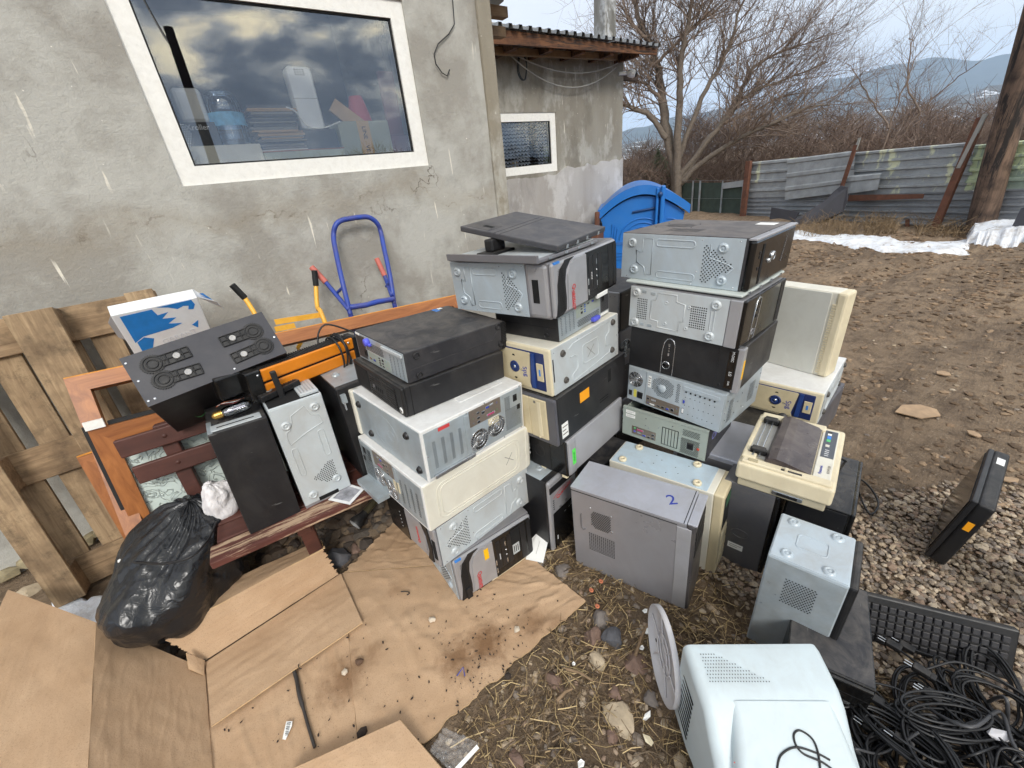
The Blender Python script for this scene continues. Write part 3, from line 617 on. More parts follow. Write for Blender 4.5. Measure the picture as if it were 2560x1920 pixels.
# leaning utility pole
pole = thing('utility_pole', 'weathered dark timber utility pole leaning beside the metal fence', 'pole', (0, 0, 0))
BARK = wood('pole_timber', (58, 46, 40), (128, 104, 86), 'z', .35, .85, worn=(34, 28, 25), bump=1.0)
pb = at_z(2444, 590, -.1) * .985; pb.z = -.1; pt = at_d(2612, -40, (CM @ (pb - EYE)).z * .80); pt = pb + (pt - pb) * 1.5
mb = MB(); n = 26; K = 18; vs = []
for j in range(n + 1):
    t = j / n; c = lerp(pb, pt, t); r = lerp(.165, .125, t)
    for k in range(K):
        q = 6.283 * k / K; rr = r * (1 + .05 * nz((math.cos(q) * 2, math.sin(q) * 2, t * 3), 1.4) + .06 * nz((math.cos(q) * 5, math.sin(q) * 5, t * 2), 1.2)); vs.append(c + Vector((math.cos(q) * rr, math.sin(q) * rr, 0)))
mb.add(vs, [(j * K + k, j * K + (k + 1) % K, (j + 1) * K + (k + 1) % K, (j + 1) * K + k) for j in range(n) for k in range(K)], 0, True); mb.build('shaft', BARK, pole)
mb = MB(); p_ = lerp(pb, pt, .62); mb.box(p_ - Vector((.1, .05, .04)), p_ + Vector((.12, .05, .04))); mb.build('bracket', RUST, pole)

# utility pole and wire standing behind the photographer (seen only in the window glass)
def mirror(p): return Vector((p.x, 2 * (WY + .032) - p.y, p.z))
rp = thing('utility_pole', 'dark slanting pole with a wire mirrored in the large window', 'pole', (0, 0, 0))
t_ = mirror(at_y(420, 68, 9)); b_ = mirror(at_y(500, 300, 9)); b_ = t_ + (b_ - t_) * 2.4
mb = MB(); mb.tube([b_, lerp(b_, t_, .5), t_], [.09, .075, .06], 10); mb.build('shaft', mat('pole_dark', (40, 38, 40), .8), rp)
mb = MB(); w0 = t_ - Vector((0, 0, .3)); mb.tube(sag(w0, mirror(at_y(330, -60, 12)), .2), .02, 5); mb.build('wire', BLK, rp)

# ------------------------------------------------------------------ trees
def m_bark(name, c0, c1):
    return mat(name, c0, .9, var=.3, scale=18, dirt=.5, dirtcol=c1, bump=.6, bscale=60)
TWIG = m_bark('willow_bark', (108, 98, 88), (134, 121, 108)); TWIG2 = m_bark('twig_brown', (124, 108, 96), (150, 132, 118))
def tree(label, limbs, depth, seed, up_bias, twl, dens, rbase, name='bare_tree', zoff=0):
    """limbs: picture polylines with a depth drift; twigs branch from them in two generations"""
    rnd = random.Random(seed); nh = ray(*limbs[0][0][3]); nh.z = 0; nh.normalize(); base = at_h(*limbs[0][0][0], depth, nh); base.z = 0
    t = thing(name, label, 'tree', base); tm, cm2 = MB(), MB(); sc = (CM @ (base + Vector((0, 0, 2)) - EYE)).z / FPX
    def grow(mb, p, d, L, r, gen):
        n = 4 if gen < 3 else 3; pts = [p.copy()]; q = p.copy(); dd = d.copy()
        for i in range(n):
            dd = (dd + Vector((rnd.gauss(0, .16), rnd.gauss(0, .16), rnd.gauss(0, .12) + up_bias * .10))).normalized(); q = q + dd * (L / n); pts.append(q.copy())
        mb.tube(pts, [r * (1 - .75 * i / n) for i in range(n + 1)], 3 if gen > 1 else 4, cap=False, smooth=False)
        if gen < 3:
            for i in range(dens[gen]):
                k = rnd.uniform(.2, 1) * n; a = pts[int(min(k, n - 1e-3))]; b = pts[int(min(k, n - 1e-3)) + 1]; pp = lerp(a, b, k - int(min(k, n - 1e-3)))
                nd = (dd * .75 + Vector((rnd.gauss(0, .55), rnd.gauss(0, .55), rnd.gauss(.1, .4) + up_bias * .35))).normalized()
                grow(mb, pp, nd, L * rnd.uniform(.4, .7), r * .5, gen + 1)
    for pts, dd, w0, w1 in limbs:
        P = []; m = len(pts)
        for i, (x, y) in enumerate(pts): P.append(at_h(x, y, depth + dd * i / max(1, m - 1), nh))
        Q = []
        for i in range(m - 1):          # smooth and wobble
            for k in range(4): u = k / 4; a, b, c, d = P[max(i - 1, 0)], P[i], P[i + 1], P[min(i + 2, m - 1)]; Q.append(.5 * ((2 * b) + (c - a) * u + (2 * a - 5 * b + 4 * c - d) * u * u + (3 * b - a - 3 * c + d) * u ** 3) + Vector((rnd.gauss(0, .02), rnd.gauss(0, .02), 0)))
        Q.append(P[-1]); L = len(Q)
        (tm if w0 > 14 else cm2).tube([q - base for q in Q], [lerp(w0, w1, i / (L - 1)) * sc * .34 for i in range(L)], 7)
        for k in range(int(dens[0] * m)):
            i = rnd.randrange(L // 3, L - 1) if w0 > 14 else rnd.randrange(2, L - 1); d = (Q[i + 1] - Q[i]).normalized()
            nd = (d * .8 + Vector((rnd.gauss(0, .6), rnd.gauss(0, .6), rnd.gauss(.15, .45) + up_bias * .3))).normalized()
            grow(cm2, Q[i] - base, nd, twl * rnd.uniform(.5, 1.2), max(.0045, min(.018, .13 * lerp(w0, w1, i / L) * sc)), 1)
    tm.build('trunk', TWIG, t); cm2.build('crown', TWIG2, t); return t
tree('large bare willow rising behind the yard gate', [
    ([(1692, 560), (1688, 440), (1668, 330), (1655, 250), (1640, 150), (1612, 90), (1590, 20), (1578, -60)], .6, 44, 10),
    ([(1690, 500), (1694, 380), (1698, 280), (1702, 180), (1712, 90), (1730, 10), (1745, -70)], -.5, 32, 8),
    ([(1692, 470), (1740, 420), (1800, 375), (1870, 335), (1940, 305), (2015, 270), (2075, 262)], -.8, 24, 3),
    ([(1694, 460), (1750, 380), (1800, 310), (1850, 235), (1885, 170), (1950, 130), (2030, 105)], .7, 26, 3),
    ([(1700, 440), (1780, 340), (1830, 280), (1880, 232), (1960, 200), (2070, 155)], .2, 20, 3),
    ([(1696, 400), (1745, 270), (1790, 180), (1830, 100), (1850, 20), (1880, -60)], .5, 20, 4),
    ([(1664, 345), (1625, 290), (1590, 275), (1556, 262), (1520, 270)], -.4, 22, 6),
    ([(1650, 245), (1612, 210), (1580, 206), (1548, 222)], .3, 13, 3),
    ([(1640, 160), (1690, 110), (1740, 60), (1800, 20), (1850, -50)], .4, 12, 3),
    ([(1612, 95), (1580, 60), (1560, 20), (1556, -40)], -.3, 11, 3),
    ([(1712, 90), (1760, 40), (1790, -20)], .4, 11, 3),
    ([(1800, 310), (1880, 280), (1960, 240), (2030, 232)], .3, 10, 2)], 14.6, 5, .35, 1.5, (6, 6, 5), .2)
tree('thin bare tree rising from the scrub left of the leaning pole', [
    ([(2180, 540), (2200, 400), (2230, 300), (2260, 220), (2290, 150), (2320, 110)], .5, 8, 2),
    ([(2200, 400), (2260, 330), (2330, 250), (2400, 190), (2440, 160)], -.5, 6, 2),
    ([(2225, 320), (2180, 260), (2150, 200), (2120, 160)], .2, 7, 2),
    ([(2300, 280), (2270, 210), (2280, 120), (2272, 95)], .3, 7, 2)], 14.6, 9, .5, 1.0, (3, 5, 4), .1)
def thicket():
    rnd = random.Random(21); mb = MB()
    for i in range(22000):
        u = rnd.random(); px = lerp(1540, 2680, u); d = rnd.uniform(12.5, 19.0)
        top = 318 + 90 * nz((u * 9, d * .25), 1.2, 3) - (70 * max(0, u - .35)) + (90 if u < .15 else 0)
        py = lerp(500, top, rnd.random() ** .85); p = at_d(px, py, d); p.z = max(0, p.z)
        L = rnd.uniform(.35, 1.1); v = Vector((rnd.gauss(0, .55), rnd.gauss(0, .55), rnd.uniform(.15, 1.0))).normalized(); w = rnd.uniform(.004, .010)
        q = p + v * L * .5 + Vector((rnd.gauss(0, .06), rnd.gauss(0, .06), 0)); e_ = p + v * L + Vector((rnd.gauss(0, .12), rnd.gauss(0, .12), 0))
        mb.tube([p, q, e_], [w, w * .8, w * .3], 3, cap=False, smooth=False)
    return struct(mb.build('thicket', mat('thicket_twigs', (104, 88, 78), .95, var=.3, scale=3, dirt=.6, dirtcol=(140, 118, 106))), 'stuff', 'tangled leafless brown scrub behind the fence')
thicket()
def thicket_ground():
    mb = MB(); mb.grid(lambda u, v: (lambda p: (p.x, p.y, 1.0 * v + .5 * nz((u * 30, v * 3), 1) * v))(at_d(lerp(1500, 2750, u), 500, 19.5 + .8 * nz((u * 9, v), 1))), 60, 6)
    return struct(mb.build('bank', mat('scrub_bank', (70, 56, 46), .95, var=.35, scale=2, dirt=.5, dirtcol=(96, 84, 60))))
thicket_ground()
def scrub_behind():
    rnd = random.Random(77); mb = MB()
    for i in range(9000):
        x = rnd.uniform(-12, 26); x = x * 2; y = -rnd.uniform(27, 32); top = 3.6 + 1.6 * nz((x * .2, y * .2), 1, 4); z = top * rnd.random() ** .7; p = Vector((x, y, z)); v = Vector((rnd.gauss(0, .5), rnd.gauss(0, .3), rnd.uniform(.3, 1))).normalized(); L = rnd.uniform(.4, 1.2); w = rnd.uniform(.01, .025)
        mb.tube([p, p + v * L * .5, p + v * L + Vector((rnd.gauss(0, .1), 0, 0))], [w, w * .7, w * .2], 3, cap=False, smooth=False)
    mb.grid(lambda u, v: (lerp(-28, 56, u), -32.2, 3.0 * v + v * .8 * nz((u * 20, v), 1)), 60, 3); struct(mb.build('thicket', mat('dark_scrub', (54, 46, 42), .95)), 'stuff', 'dark leafless scrub mirrored low in the large window')
scrub_behind()
def bush(label, px, py, w, h, d, seed, c):
    rnd = random.Random(seed); p0 = at_d(px, py + h / 2, d); p0.z = 0; top = at_d(px, py - h / 2, d).z; rw = w * d / FPX / 2; t = thing('evergreen_bush', label, 'bush', p0); mb, sm = MB(), MB()
    for i in range(6): a = rnd.uniform(0, 6.28); sm.tube([(0, 0, 0), (.3 * rw * math.cos(a), .3 * rw * math.sin(a), top * .4), (.6 * rw * math.cos(a), .6 * rw * math.sin(a), top * .75)], [.04, .03, .01], 5)
    for i in range(3200):
        a, r = rnd.uniform(0, 6.283), rnd.random() ** .5; z = rnd.random(); k = math.sin(math.pi * min(1, .25 + z * .75)) * (1 + .4 * nz((math.cos(a) * 2, math.sin(a) * 2, z * 3), 1.3, seed)); c_ = Vector((math.cos(a) * r * rw * k, math.sin(a) * r * rw * k, z * top * (1 - .25 * r)))
        v = Vector((rnd.gauss(0, 1), rnd.gauss(0, 1), rnd.gauss(.5, 1))).normalized(); s = v.orthogonal().normalized() * .02; L = rnd.uniform(.06, .14); mb.add([c_ - s, c_ + s, c_ + v * L], [(0, 1, 2)])
    sm.build('stem', TWIG, t); mb.build('foliage', mat('evergreen_' + str(seed), c, .8, var=.3, scale=6), t)
bush('dark green evergreen bush behind the annex corner', 1640, 420, 210, 110, 14, 1, (74, 84, 60))
bush('dark green conifer at the right edge beyond the pole', 2550, 330, 90, 170, 16, 2, (46, 62, 48))
# dead weeds along the fence foot
rnd = random.Random(31); mb = MB()
for i in range(900):
    px = rnd.choice((rnd.uniform(1990, 2140), rnd.uniform(2160, 2240), rnd.uniform(2290, 2440))); p = at_z(px, rnd.uniform(560, 590)); p.z = gz(p.x, p.y)
    L = rnd.uniform(.1, .38); v = Vector((rnd.gauss(0, .5), rnd.gauss(0, .5), 1)).normalized(); mb.tube([p, p + v * L * .6, p + v * L + Vector((rnd.gauss(0, .08), rnd.gauss(0, .08), -.03))], [.004, .003, .0015], 3, cap=False, smooth=False)
struct(mb.build('dead_weeds', mat('dry_weed', (128, 108, 82), .9, var=.3)), 'stuff', 'dry dead weeds along the foot of the fence')

# ------------------------------------------------------------------ mountains
def ridge(name, pts, dist, m, back, seed):
    mb = MB(); n = len(pts) - 1; NU, NV = 160, 40
    def fn(u, v):
        t = u * n; i = min(int(t), n - 1); f = t - i; f = f * f * (3 - 2 * f); px = lerp(pts[i][0], pts[i + 1][0], t - i); py = lerp(pts[i][1], pts[i + 1][1], f)
        c = at_d(px, py, dist); d = Vector((c.x, c.y, 0)).normalized(); h = c.z
        r0 = Vector((c.x, c.y, 0)); hh = h * v ** .9 * (1 + .10 * nz((u * 13, v * 5), 1.5, seed) * (1 - v) + .05 * nz((u * 40, v * 12), 1, seed) * (1 - v))
        p = r0 - d * (1 - v) * back * (1 + .25 * nz((u * 7, v * 4), 1, seed)); return (p.x, p.y, max(-5, hh))
    mb.grid(fn, NU, NV); return struct(mb.build(name, m))
def m_mount(name, c, snow):
    m, nn, ll, bs = nodes(name); v = coords(nn, ll, world=True); a = noise_(nn, ll, v, .004, 9, .7); o = mixc(nn, ll, ramp_(nn, ll, a, .35, .65), tuple(x * .6 for x in lin(c)), lin(c))
    b = noise_(nn, ll, v, .009, 8, .72, .5); o = mixc(nn, ll, ramp_(nn, ll, b, snow, snow + .03), o, lin((226, 230, 236))); ll.new(o, bs.inputs['Base Color']); bs.inputs['Roughness'].default_value = .95; return m
ridge('mountain', [(1300, 370), (1500, 345), (1600, 318), (1700, 290), (1860, 262), (2010, 224), (2090, 196), (2250, 160), (2340, 143), (2440, 152), (2520, 135), (2620, 112), (2800, 110), (3300, 180)], 5200, m_mount('far_mountain', (64, 72, 66), .70), 2300, 3)
ridge('foothill', [(1300, 400), (1700, 345), (1900, 310), (2100, 288), (2300, 262), (2420, 236), (2480, 214), (2560, 196), (2700, 180), (3100, 220)], 2300, m_mount('near_foothill', (84, 80, 70), .57), 1000, 6)

# ================================================================== COMPUTER CASES
GREY = mat('grey_zinc_panel', (178, 190, 198), .36, .12, var=.07, scale=5, dirt=.4, dirtcol=(150, 140, 126), scratch=.15)
GREY2 = mat('pale_zinc_panel', (192, 199, 202), .4, .08, var=.06, scale=5, dirt=.4, dirtcol=(160, 146, 128), scratch=.1)
GALV = mat('galvanised_steel', (164, 174, 180), .36, .25, var=.14, scale=14, dirt=.3)
GREENG = mat('greenish_grey_steel', (158, 168, 160), .5, .1, var=.06, dirt=.25)
BLACK = mat('black_painted_steel', (27, 27, 30), .42, var=.15, scale=6, dirt=.22, dirtcol=(92, 88, 84), bump=.15, bscale=900, scratch=.25)
BLACK2 = mat('charcoal_painted_steel', (42, 42, 46), .5, var=.12, scale=5, dirt=.35, dirtcol=(104, 100, 98), bump=.2, bscale=800, scratch=.2)
BPLAS = mat('black_plastic', (22, 22, 24), .5, var=.1, dirt=.15, dirtcol=(84, 80, 78), bump=.2, bscale=700)
BGLOSS = mat('black_gloss_plastic', (14, 14, 15), .18, var=.1, dirt=.12, dirtcol=(90, 86, 82))
DARK = mat('dark_recess', (8, 8, 9), .9, var=0)
WHITE = mat('white_painted_steel', (226, 226, 224), .4, var=.03, dirt=.25, dirtcol=(178, 170, 158))
CREAM = mat('cream_painted_steel', (222, 218, 204), .45, var=.03, dirt=.25, dirtcol=(176, 162, 138))
BEIGE = mat('beige_plastic', (208, 194, 160), .5, var=.05, dirt=.25, dirtcol=(150, 130, 98))
PALEB = mat('yellowed_plastic', (222, 210, 180), .5, var=.05, dirt=.25, dirtcol=(160, 140, 104))
SILVER = mat('silver_plastic', (172, 172, 176), .35, .35, var=.06, dirt=.3, dirtcol=(130, 124, 118))
SILVD = mat('dark_silver_steel', (128, 127, 131), .38, .35, var=.06, scale=5, dirt=.3, dirtcol=(112, 104, 98), scratch=.12)
BLUEP = mat('blue_plastic', (38, 66, 128), .4, var=.1); NAVY = mat('navy_plastic', (34, 48, 96), .35)
BOARD = mat('light_blue_steel', (182, 200, 212), .42, .05, var=.04, dirt=.22, scratch=.1)
YEL = mat('yellow_sticker', (248, 190, 18), .5, var=.02); ORG = mat('orange_sticker', (250, 168, 30), .5, var=.02); GRN = mat('green_sticker', (92, 226, 88), .5, var=.02); WST = mat('white_sticker', (236, 236, 232), .5, var=.05)
REDT = mat('red_print', (206, 50, 50), .5); BLUT = mat('blue_print', (40, 90, 180), .5); INK = mat('pen_ink', (44, 60, 150), .6); GREYINK = mat('pencil_mark', (120, 116, 110), .8); WPR = mat('white_print', (224, 224, 224), .5)
LATCH = mat('violet_blue_latch', (92, 98, 214), .4); VGA = mat('vga_blue', (40, 60, 170), .4); PINKP = mat('parallel_port_pink', (190, 60, 110), .4); TEAL = mat('audio_green', (90, 190, 120), .4); PINKA = mat('audio_pink', (226, 120, 130), .4); BLUA = mat('audio_blue', (96, 160, 220), .4)
GOLD = mat('brass', (196, 156, 84), .3, .9); CHROME = mat('bright_metal', (206, 208, 210), .2, .9); IOP = mat('io_plate', (140, 128, 116), .35, .6); USB = mat('usb_blue', (44, 96, 190), .4)
IBLUE = mat('badge_blue', (60, 130, 210), .4); PCB = mat('green_board', (52, 92, 64), .6)

#        x      y      z     yaw   dx    dy    dz   tiltx tilty
POSE = {'L6': (.385, 1.062, .006, -2.2, .373, .430, .230, 0, 0), 'L5': (.352, 1.055, .238, 5.7, .459, .342, .185, -1.8, 0), 'L4': (.336, 1.055, .426, 5.9, .492, .466, .197, -2.6, .6),
 'L3': (.373, 1.052, .624, 6.5, .455, .484, .196, -2.6, .7), 'L2': (.399, 1.158, .822, 3.4, .416, .385, .108, -2.6, .7), 'L1': (.427, 1.164, .931, 4.4, .414, .369, .107, -2.6, .7),
 'M7': (.818, .995, .001, 8.7, .190, .420, .385, 0, 0), 'M6': (.912, .949, .392, 8.9, .417, .400, .165, .5, -1.6), 'M5': (.876, .955, .559, 8.9, .493, .400, .200, .5, -1.6),
 'M4': (.886, .983, .761, 8.0, .441, .410, .185, .4, -1.6), 'M3': (.946, 1.009, .947, 11.1, .363, .300, .101, .5, -1.6), 'M2': (.894, .982, 1.051, 12.9, .449, .453, .187, .5, -1.6),
 'R7': (.990, .474, .0, 17.5, .176, .427, .420, 0, -1.7), 'R6': (1.205, .496, 0, 12.9, .161, .415, .398, 0, -1.7), 'R5': (1.342, .623, .405, 9.1, .306, .363, .141, -1.2, 0),
 'R4': (1.357, .590, .548, 3.1, .331, .413, .165, -1.5, 1.2), 'R3': (1.399, .571, .713, 6.7, .369, .433, .173, -1.5, 1.1), 'R2': (1.375, .590, .889, 5.3, .392, .416, .167, -1.4, 1.2), 'R1': (1.430, .626, 1.057, 6.1, .431, .462, .179, -1.4, 1.2),
 'W2': (1.924, .431, .390, 7.2, .441, .410, .152, 0, 0), 'W1': (2.079, .508, .544, -4, .085, .400, .384, 0, 0), 'W3': (1.96, .44, .195, 4, .45, .42, .193, 0, 0), 'W4': (1.93, .42, 0, 8, .45, .42, .193, 0, 0),
 'PR': (1.352, .207, .404, 12.7, .387, .284, .091, 0, 0), 'D1': (1.335, .355, 0, 10.7, .40, .17, .400, 0, 0),
 'K2': (-.163, 1.540, .405, -.6, .177, .319, .426, -2.9, -2.9), 'K3': (.035, 1.538, .405, .4, .183, .330, .445, -1.2, -.6), 'K1': (-.255, 1.930, .726, 4.5, .432, .181, .380, 4.4, 52.1)}

class Case:
    """box-shaped thing; local x runs right-away from the near corner, y left-away, z up.
    Faces: R (seen right of the near edge), L (left of it), T (top). u, v are fractions of a face seen from outside."""
    def __init__(s, key, label, bodymat, cat='computer case', name='computer_case', group='discarded computer cases', body='case_shell', bev=.004, pose=None, build=True):
        p = pose or POSE[key]; s.X, s.Y, s.Z = p[4:7]
        s.o = thing(name, label, cat, p[:3], (R_(p[8]), R_(-p[7]), R_(p[3])), group)
        if build: mb = MB(); mb.bbox((0, 0, 0), (s.X, s.Y, s.Z), bev, 2); s.body = mb.build(body, bodymat, s.o)
    def fr(s, f):
        if f == 'R': return Vector((0, 0, 0)), Vector((1, 0, 0)), Vector((0, 0, 1)), Vector((0, -1, 0)), s.X, s.Z
        if f == 'L': return Vector((0, s.Y, 0)), Vector((0, -1, 0)), Vector((0, 0, 1)), Vector((-1, 0, 0)), s.Y, s.Z
        return Vector((0, 0, s.Z)), Vector((1, 0, 0)), Vector((0, 1, 0)), Vector((0, 0, 1)), s.X, s.Y
    def P(s, f, u, v, h=0.0):
        O, U, V, n, a, b = s.fr(f); return O + U * (u * a) + V * (v * b) + n * h
    def rect(s, f, u0, v0, u1, v1, h, m, name, par=None, bev=0.0, h0=-.002):
        """slab on a face, from h0 (sunk) to h (proud)"""
        O, U, V, n, a, b = s.fr(f); T = Matrix((U, V, n)).transposed().to_4x4(); T.translation = O; mb = MB()
        if bev: mb.bbox((u0 * a, v0 * b, h0), (u1 * a, v1 * b, h), bev, 2, 0, T)
        else: mb.box((u0 * a, v0 * b, h0), (u1 * a, v1 * b, h), 0, T)
        return mb.build(name, m, par or s.o)
    def poly(s, f, pts, h, m, name, par=None, h0=-.002):
        O, U, V, n, a, b = s.fr(f); mb = MB(); mb.prism([s.P(f, u, v, h0) for u, v in pts], n * (h - h0)); return mb.build(name, m, par or s.o)
    def disc(s, f, u, v, r, h, m, name, par=None, n=20, ring=0.0, dome=.0):
        mb = MB(); O = s.P(f, u, v, 0); nn = s.fr(f)[3]
        prof = [(ring, -.001), (r, -.001), (r, h * .75), (r - min(.0015, r * .2), h), (ring, h + dome)] + ([(ring, -.001)] if ring else [])
        mb.lathe(O, nn, prof, n); return mb.build(name, m, par or s.o)
    def foot(s, f, u, v, r=.017, h=.007, m=None, m2=None):
        """pressed ring foot: dished boss with a centre stud"""
        mb = MB(); nn = s.fr(f)[3]; O = s.P(f, u, v); mb.lathe(O, nn, [(r, -.001), (r * .86, h * .6), (r * .62, h), (r * .5, h), (r * .42, h * .55), (r * .3, h * .55), (r * .2, h * .8), (0, h * .8)], 20, 0)
        return mb.build('foot', m or GREY, s.o)
    def rib(s, f, lines, m, w=.0026, h=.0013, closed=False, name='pressed_rib'):
        mb = MB()
        for l in lines:
            c = closed or l[0] == l[-1]; l = l[:-1] if l[0] == l[-1] else l; mb.tube([s.P(f, u, v, h) for u, v in l], w, 5, closed=c)
        o = mb.build(name, m, s.o)
        if len(lines) > 1: o['kind'] = 'stuff'
        return o
    def rrect(s, f, u0, v0, u1, v1, r, n=5):
        a, b = s.fr(f)[4:]; ru, rv = r / a, r / b; pts = []
        for cu, cv, q0 in ((u1 - ru, v1 - rv, 0), (u0 + ru, v1 - rv, 90), (u0 + ru, v0 + rv, 180), (u1 - ru, v0 + rv, 270)):
            for k in range(n + 1): q = R_(q0 + 90 * k / n); pts.append((cu + ru * math.cos(q), cv + rv * math.sin(q)))
        return pts + [pts[0]]
    def holes(s, f, pts, r, m=None, name='vent_holes', n=6, h=.0024):
        mb = MB(); O, U, V, nr, a, b = s.fr(f)
        for u, v in pts:
            c = s.P(f, u, v, h); mb.add([c + (U * math.cos(6.283 * k / n + .3) + V * math.sin(6.283 * k / n + .3)) * r for k in range(n)], [tuple(range(n))])
        o = mb.build(name, m or DARK, s.o); o['kind'] = 'stuff'; return o
    def hgrid(s, f, u0, v0, u1, v1, du, dv, r, stag=True, test=None, **k):
        a, b = s.fr(f)[4:]; pts = []; j = 0; v = v0
        while v <= v1 + 1e-6:
            u = u0 + (du / a / 2 if stag and j % 2 else 0)
            while u <= u1 + 1e-6:
                if test is None or test((u - u0) / (u1 - u0), (v - v0) / (v1 - v0)): pts.append((u, v))
                u += du / a
            v += dv / b; j += 1
        return s.holes(f, pts, r, **k)
    def text(s, f, u, v, txt, size, m, rot=0, name='lettering', sx=1.0):
        me = text_mesh(txt, size); O, U, V, n, a, b = s.fr(f); T = Matrix((U, V, n)).transposed().to_4x4(); T.translation = s.P(f, u, v, .0007)
        me.transform(T @ Matrix.Rotation(R_(rot), 4, 'Z') @ Matrix.Diagonal((sx, 1, 1, 1))); me.materials.append(m)
        o = bpy.data.objects.new(name, me); COL.objects.link(o); o.parent = s.o; return o
    def line(s, f, pts, m, w=.0012, name='mark', h=.0003):
        mb = MB(); mb.tube([s.P(f, u, v, h) for u, v in pts], w, 4); return mb.build(name, m, s.o)
    def screws(s, f, pts, r=.0032, m=None):
        for u, v in pts: s.disc(f, u, v, r, .002, m or CHROME, 'screw', n=10, dome=.0008)
    def fan(s, f, u, v, r, m=None, spokes=4, rings=5):
        bk = s.disc(f, u, v, r, .0024, DARK, 'fan_opening', n=28); mb = MB(); O, U, V, n, a, b = s.fr(f); c = s.P(f, u, v, .0036)
        for k in range(rings):
            rr = r * (.32 + .68 * k / (rings - 1)); mb.tube([c + (U * math.cos(6.283 * i / 28) + V * math.sin(6.283 * i / 28)) * rr for i in range(28)], .0013, 4, closed=True)
        for k in range(spokes):
            q = math.pi * k / spokes + .4; d = U * math.cos(q) + V * math.sin(q); mb.tube([c - d * r, c + d * r], .0013, 4)
        g = mb.build('fan_grille', m or CHROME, s.o); s.disc(f, u, v, r * .3, .004, m or GREY, 'fan_hub', g, 18); return g
    def spiral(s, f, u, v, r, m=None):
        """stamped radial-slot fan guard"""
        s.disc(f, u, v, r, .0024, DARK, 'fan_opening', n=28); mb = MB(); O, U, V, n, a, b = s.fr(f); c = s.P(f, u, v, .0034)
        for rr in (.35, .66, 1.0): mb.tube([c + (U * math.cos(6.283 * i / 28) + V * math.sin(6.283 * i / 28)) * rr * r for i in range(28)], .0016, 4, closed=True)
        for k in range(30):
            q = 6.283 * k / 30
            for r0, r1, tw in ((.35, .66, .1), (.66, 1, .08)): mb.tube([c + (U * math.cos(q) + V * math.sin(q)) * r0 * r, c + (U * math.cos(q + tw) + V * math.sin(q + tw)) * r1 * r], .0011, 3)
        g = mb.build('fan_grille', m or GALV, s.o); s.disc(f, u, v, r * .34, .0042, m or GALV, 'fan_hub', g, 18); return g
    def socket(s, f, u, v, w=.026, h=.02, m=None):
        a, b = s.fr(f)[4:]; q = s.rect(f, u - w / 2 / a, v - h / 2 / b, u + w / 2 / a, v + h / 2 / b, .005, BPLAS, 'power_socket', bev=.002)
        s.rect(f, u - w * .32 / a, v - h * .3 / b, u + w * .32 / a, v + h * .3 / b, .0054, DARK, 'socket_recess', q); return q
    def ports(s, f, items):
        """items: (u, v, w, h, kind)"""
        a, b = s.fr(f)[4:]; MM = {'usb': BPLAS, 'usb3': USB, 'vga': VGA, 'par': PINKP, 'eth': DARK, 'ser': CHROME, 'dvi': WST}
        for u, v, w, h, k in items:
            if k in ('ag', 'ap', 'ab', 'ps', 'pg'): s.disc(f, u, v, w, .003, {'ag': TEAL, 'ap': PINKA, 'ab': BLUA, 'ps': LATCH, 'pg': TEAL}[k], 'audio_jack' if k[0] == 'a' else 'round_port', n=12, ring=w * .45); continue
            q = s.rect(f, u - w / 2 / a, v - h / 2 / b, u + w / 2 / a, v + h / 2 / b, .004, CHROME, 'port', bev=.001)
            s.rect(f, u - w * .4 / a, v - h * .34 / b, u + w * .4 / a, v + h * .34 / b, .0045, MM.get(k, DARK), 'port_core', q)
    def slots(s, f, u0, u1, v0, v1, n, m=None, holes=True, gap=.2, plus=False):
        a, b = s.fr(f)[4:]; du = (u1 - u0) / n
        for i in range(n):
            x0 = u0 + du * i; s.rect(f, x0 + du * gap / 2, v0, x0 + du * (1 - gap / 2), v1, .0016, m or GALV, 'slot_cover', bev=.0006)
            if holes: s.hgrid(f, x0 + du * .35, v0 + .08 * (v1 - v0), x0 + du * .66, v1 - .12 * (v1 - v0), .0042, .0045, .0015, h=.0022)
            if plus: s.holes(f, [(x0 + du * .5, v0 + (v1 - v0) * q) for q in (.15, .5, .85)], .0022, h=.0022, n=4)
    def sticker(s, f, u0, v0, u1, v1, m, name='sticker', lines=0, h=.0006):
        o = s.rect(f, u0, v0, u1, v1, h, m, name, h0=0.0)
        for i in range(lines):
            v = v1 - (v1 - v0) * (i + 1) / (lines + 1); s.rect(f, u0 + .1 * (u1 - u0), v - .02 * (v1 - v0), u1 - (.1 + .25 * (i % 2)) * (u1 - u0), v + .05 * (v1 - v0), h + .0003, GREYINK, 'print_line', o, h0=0)
        return o

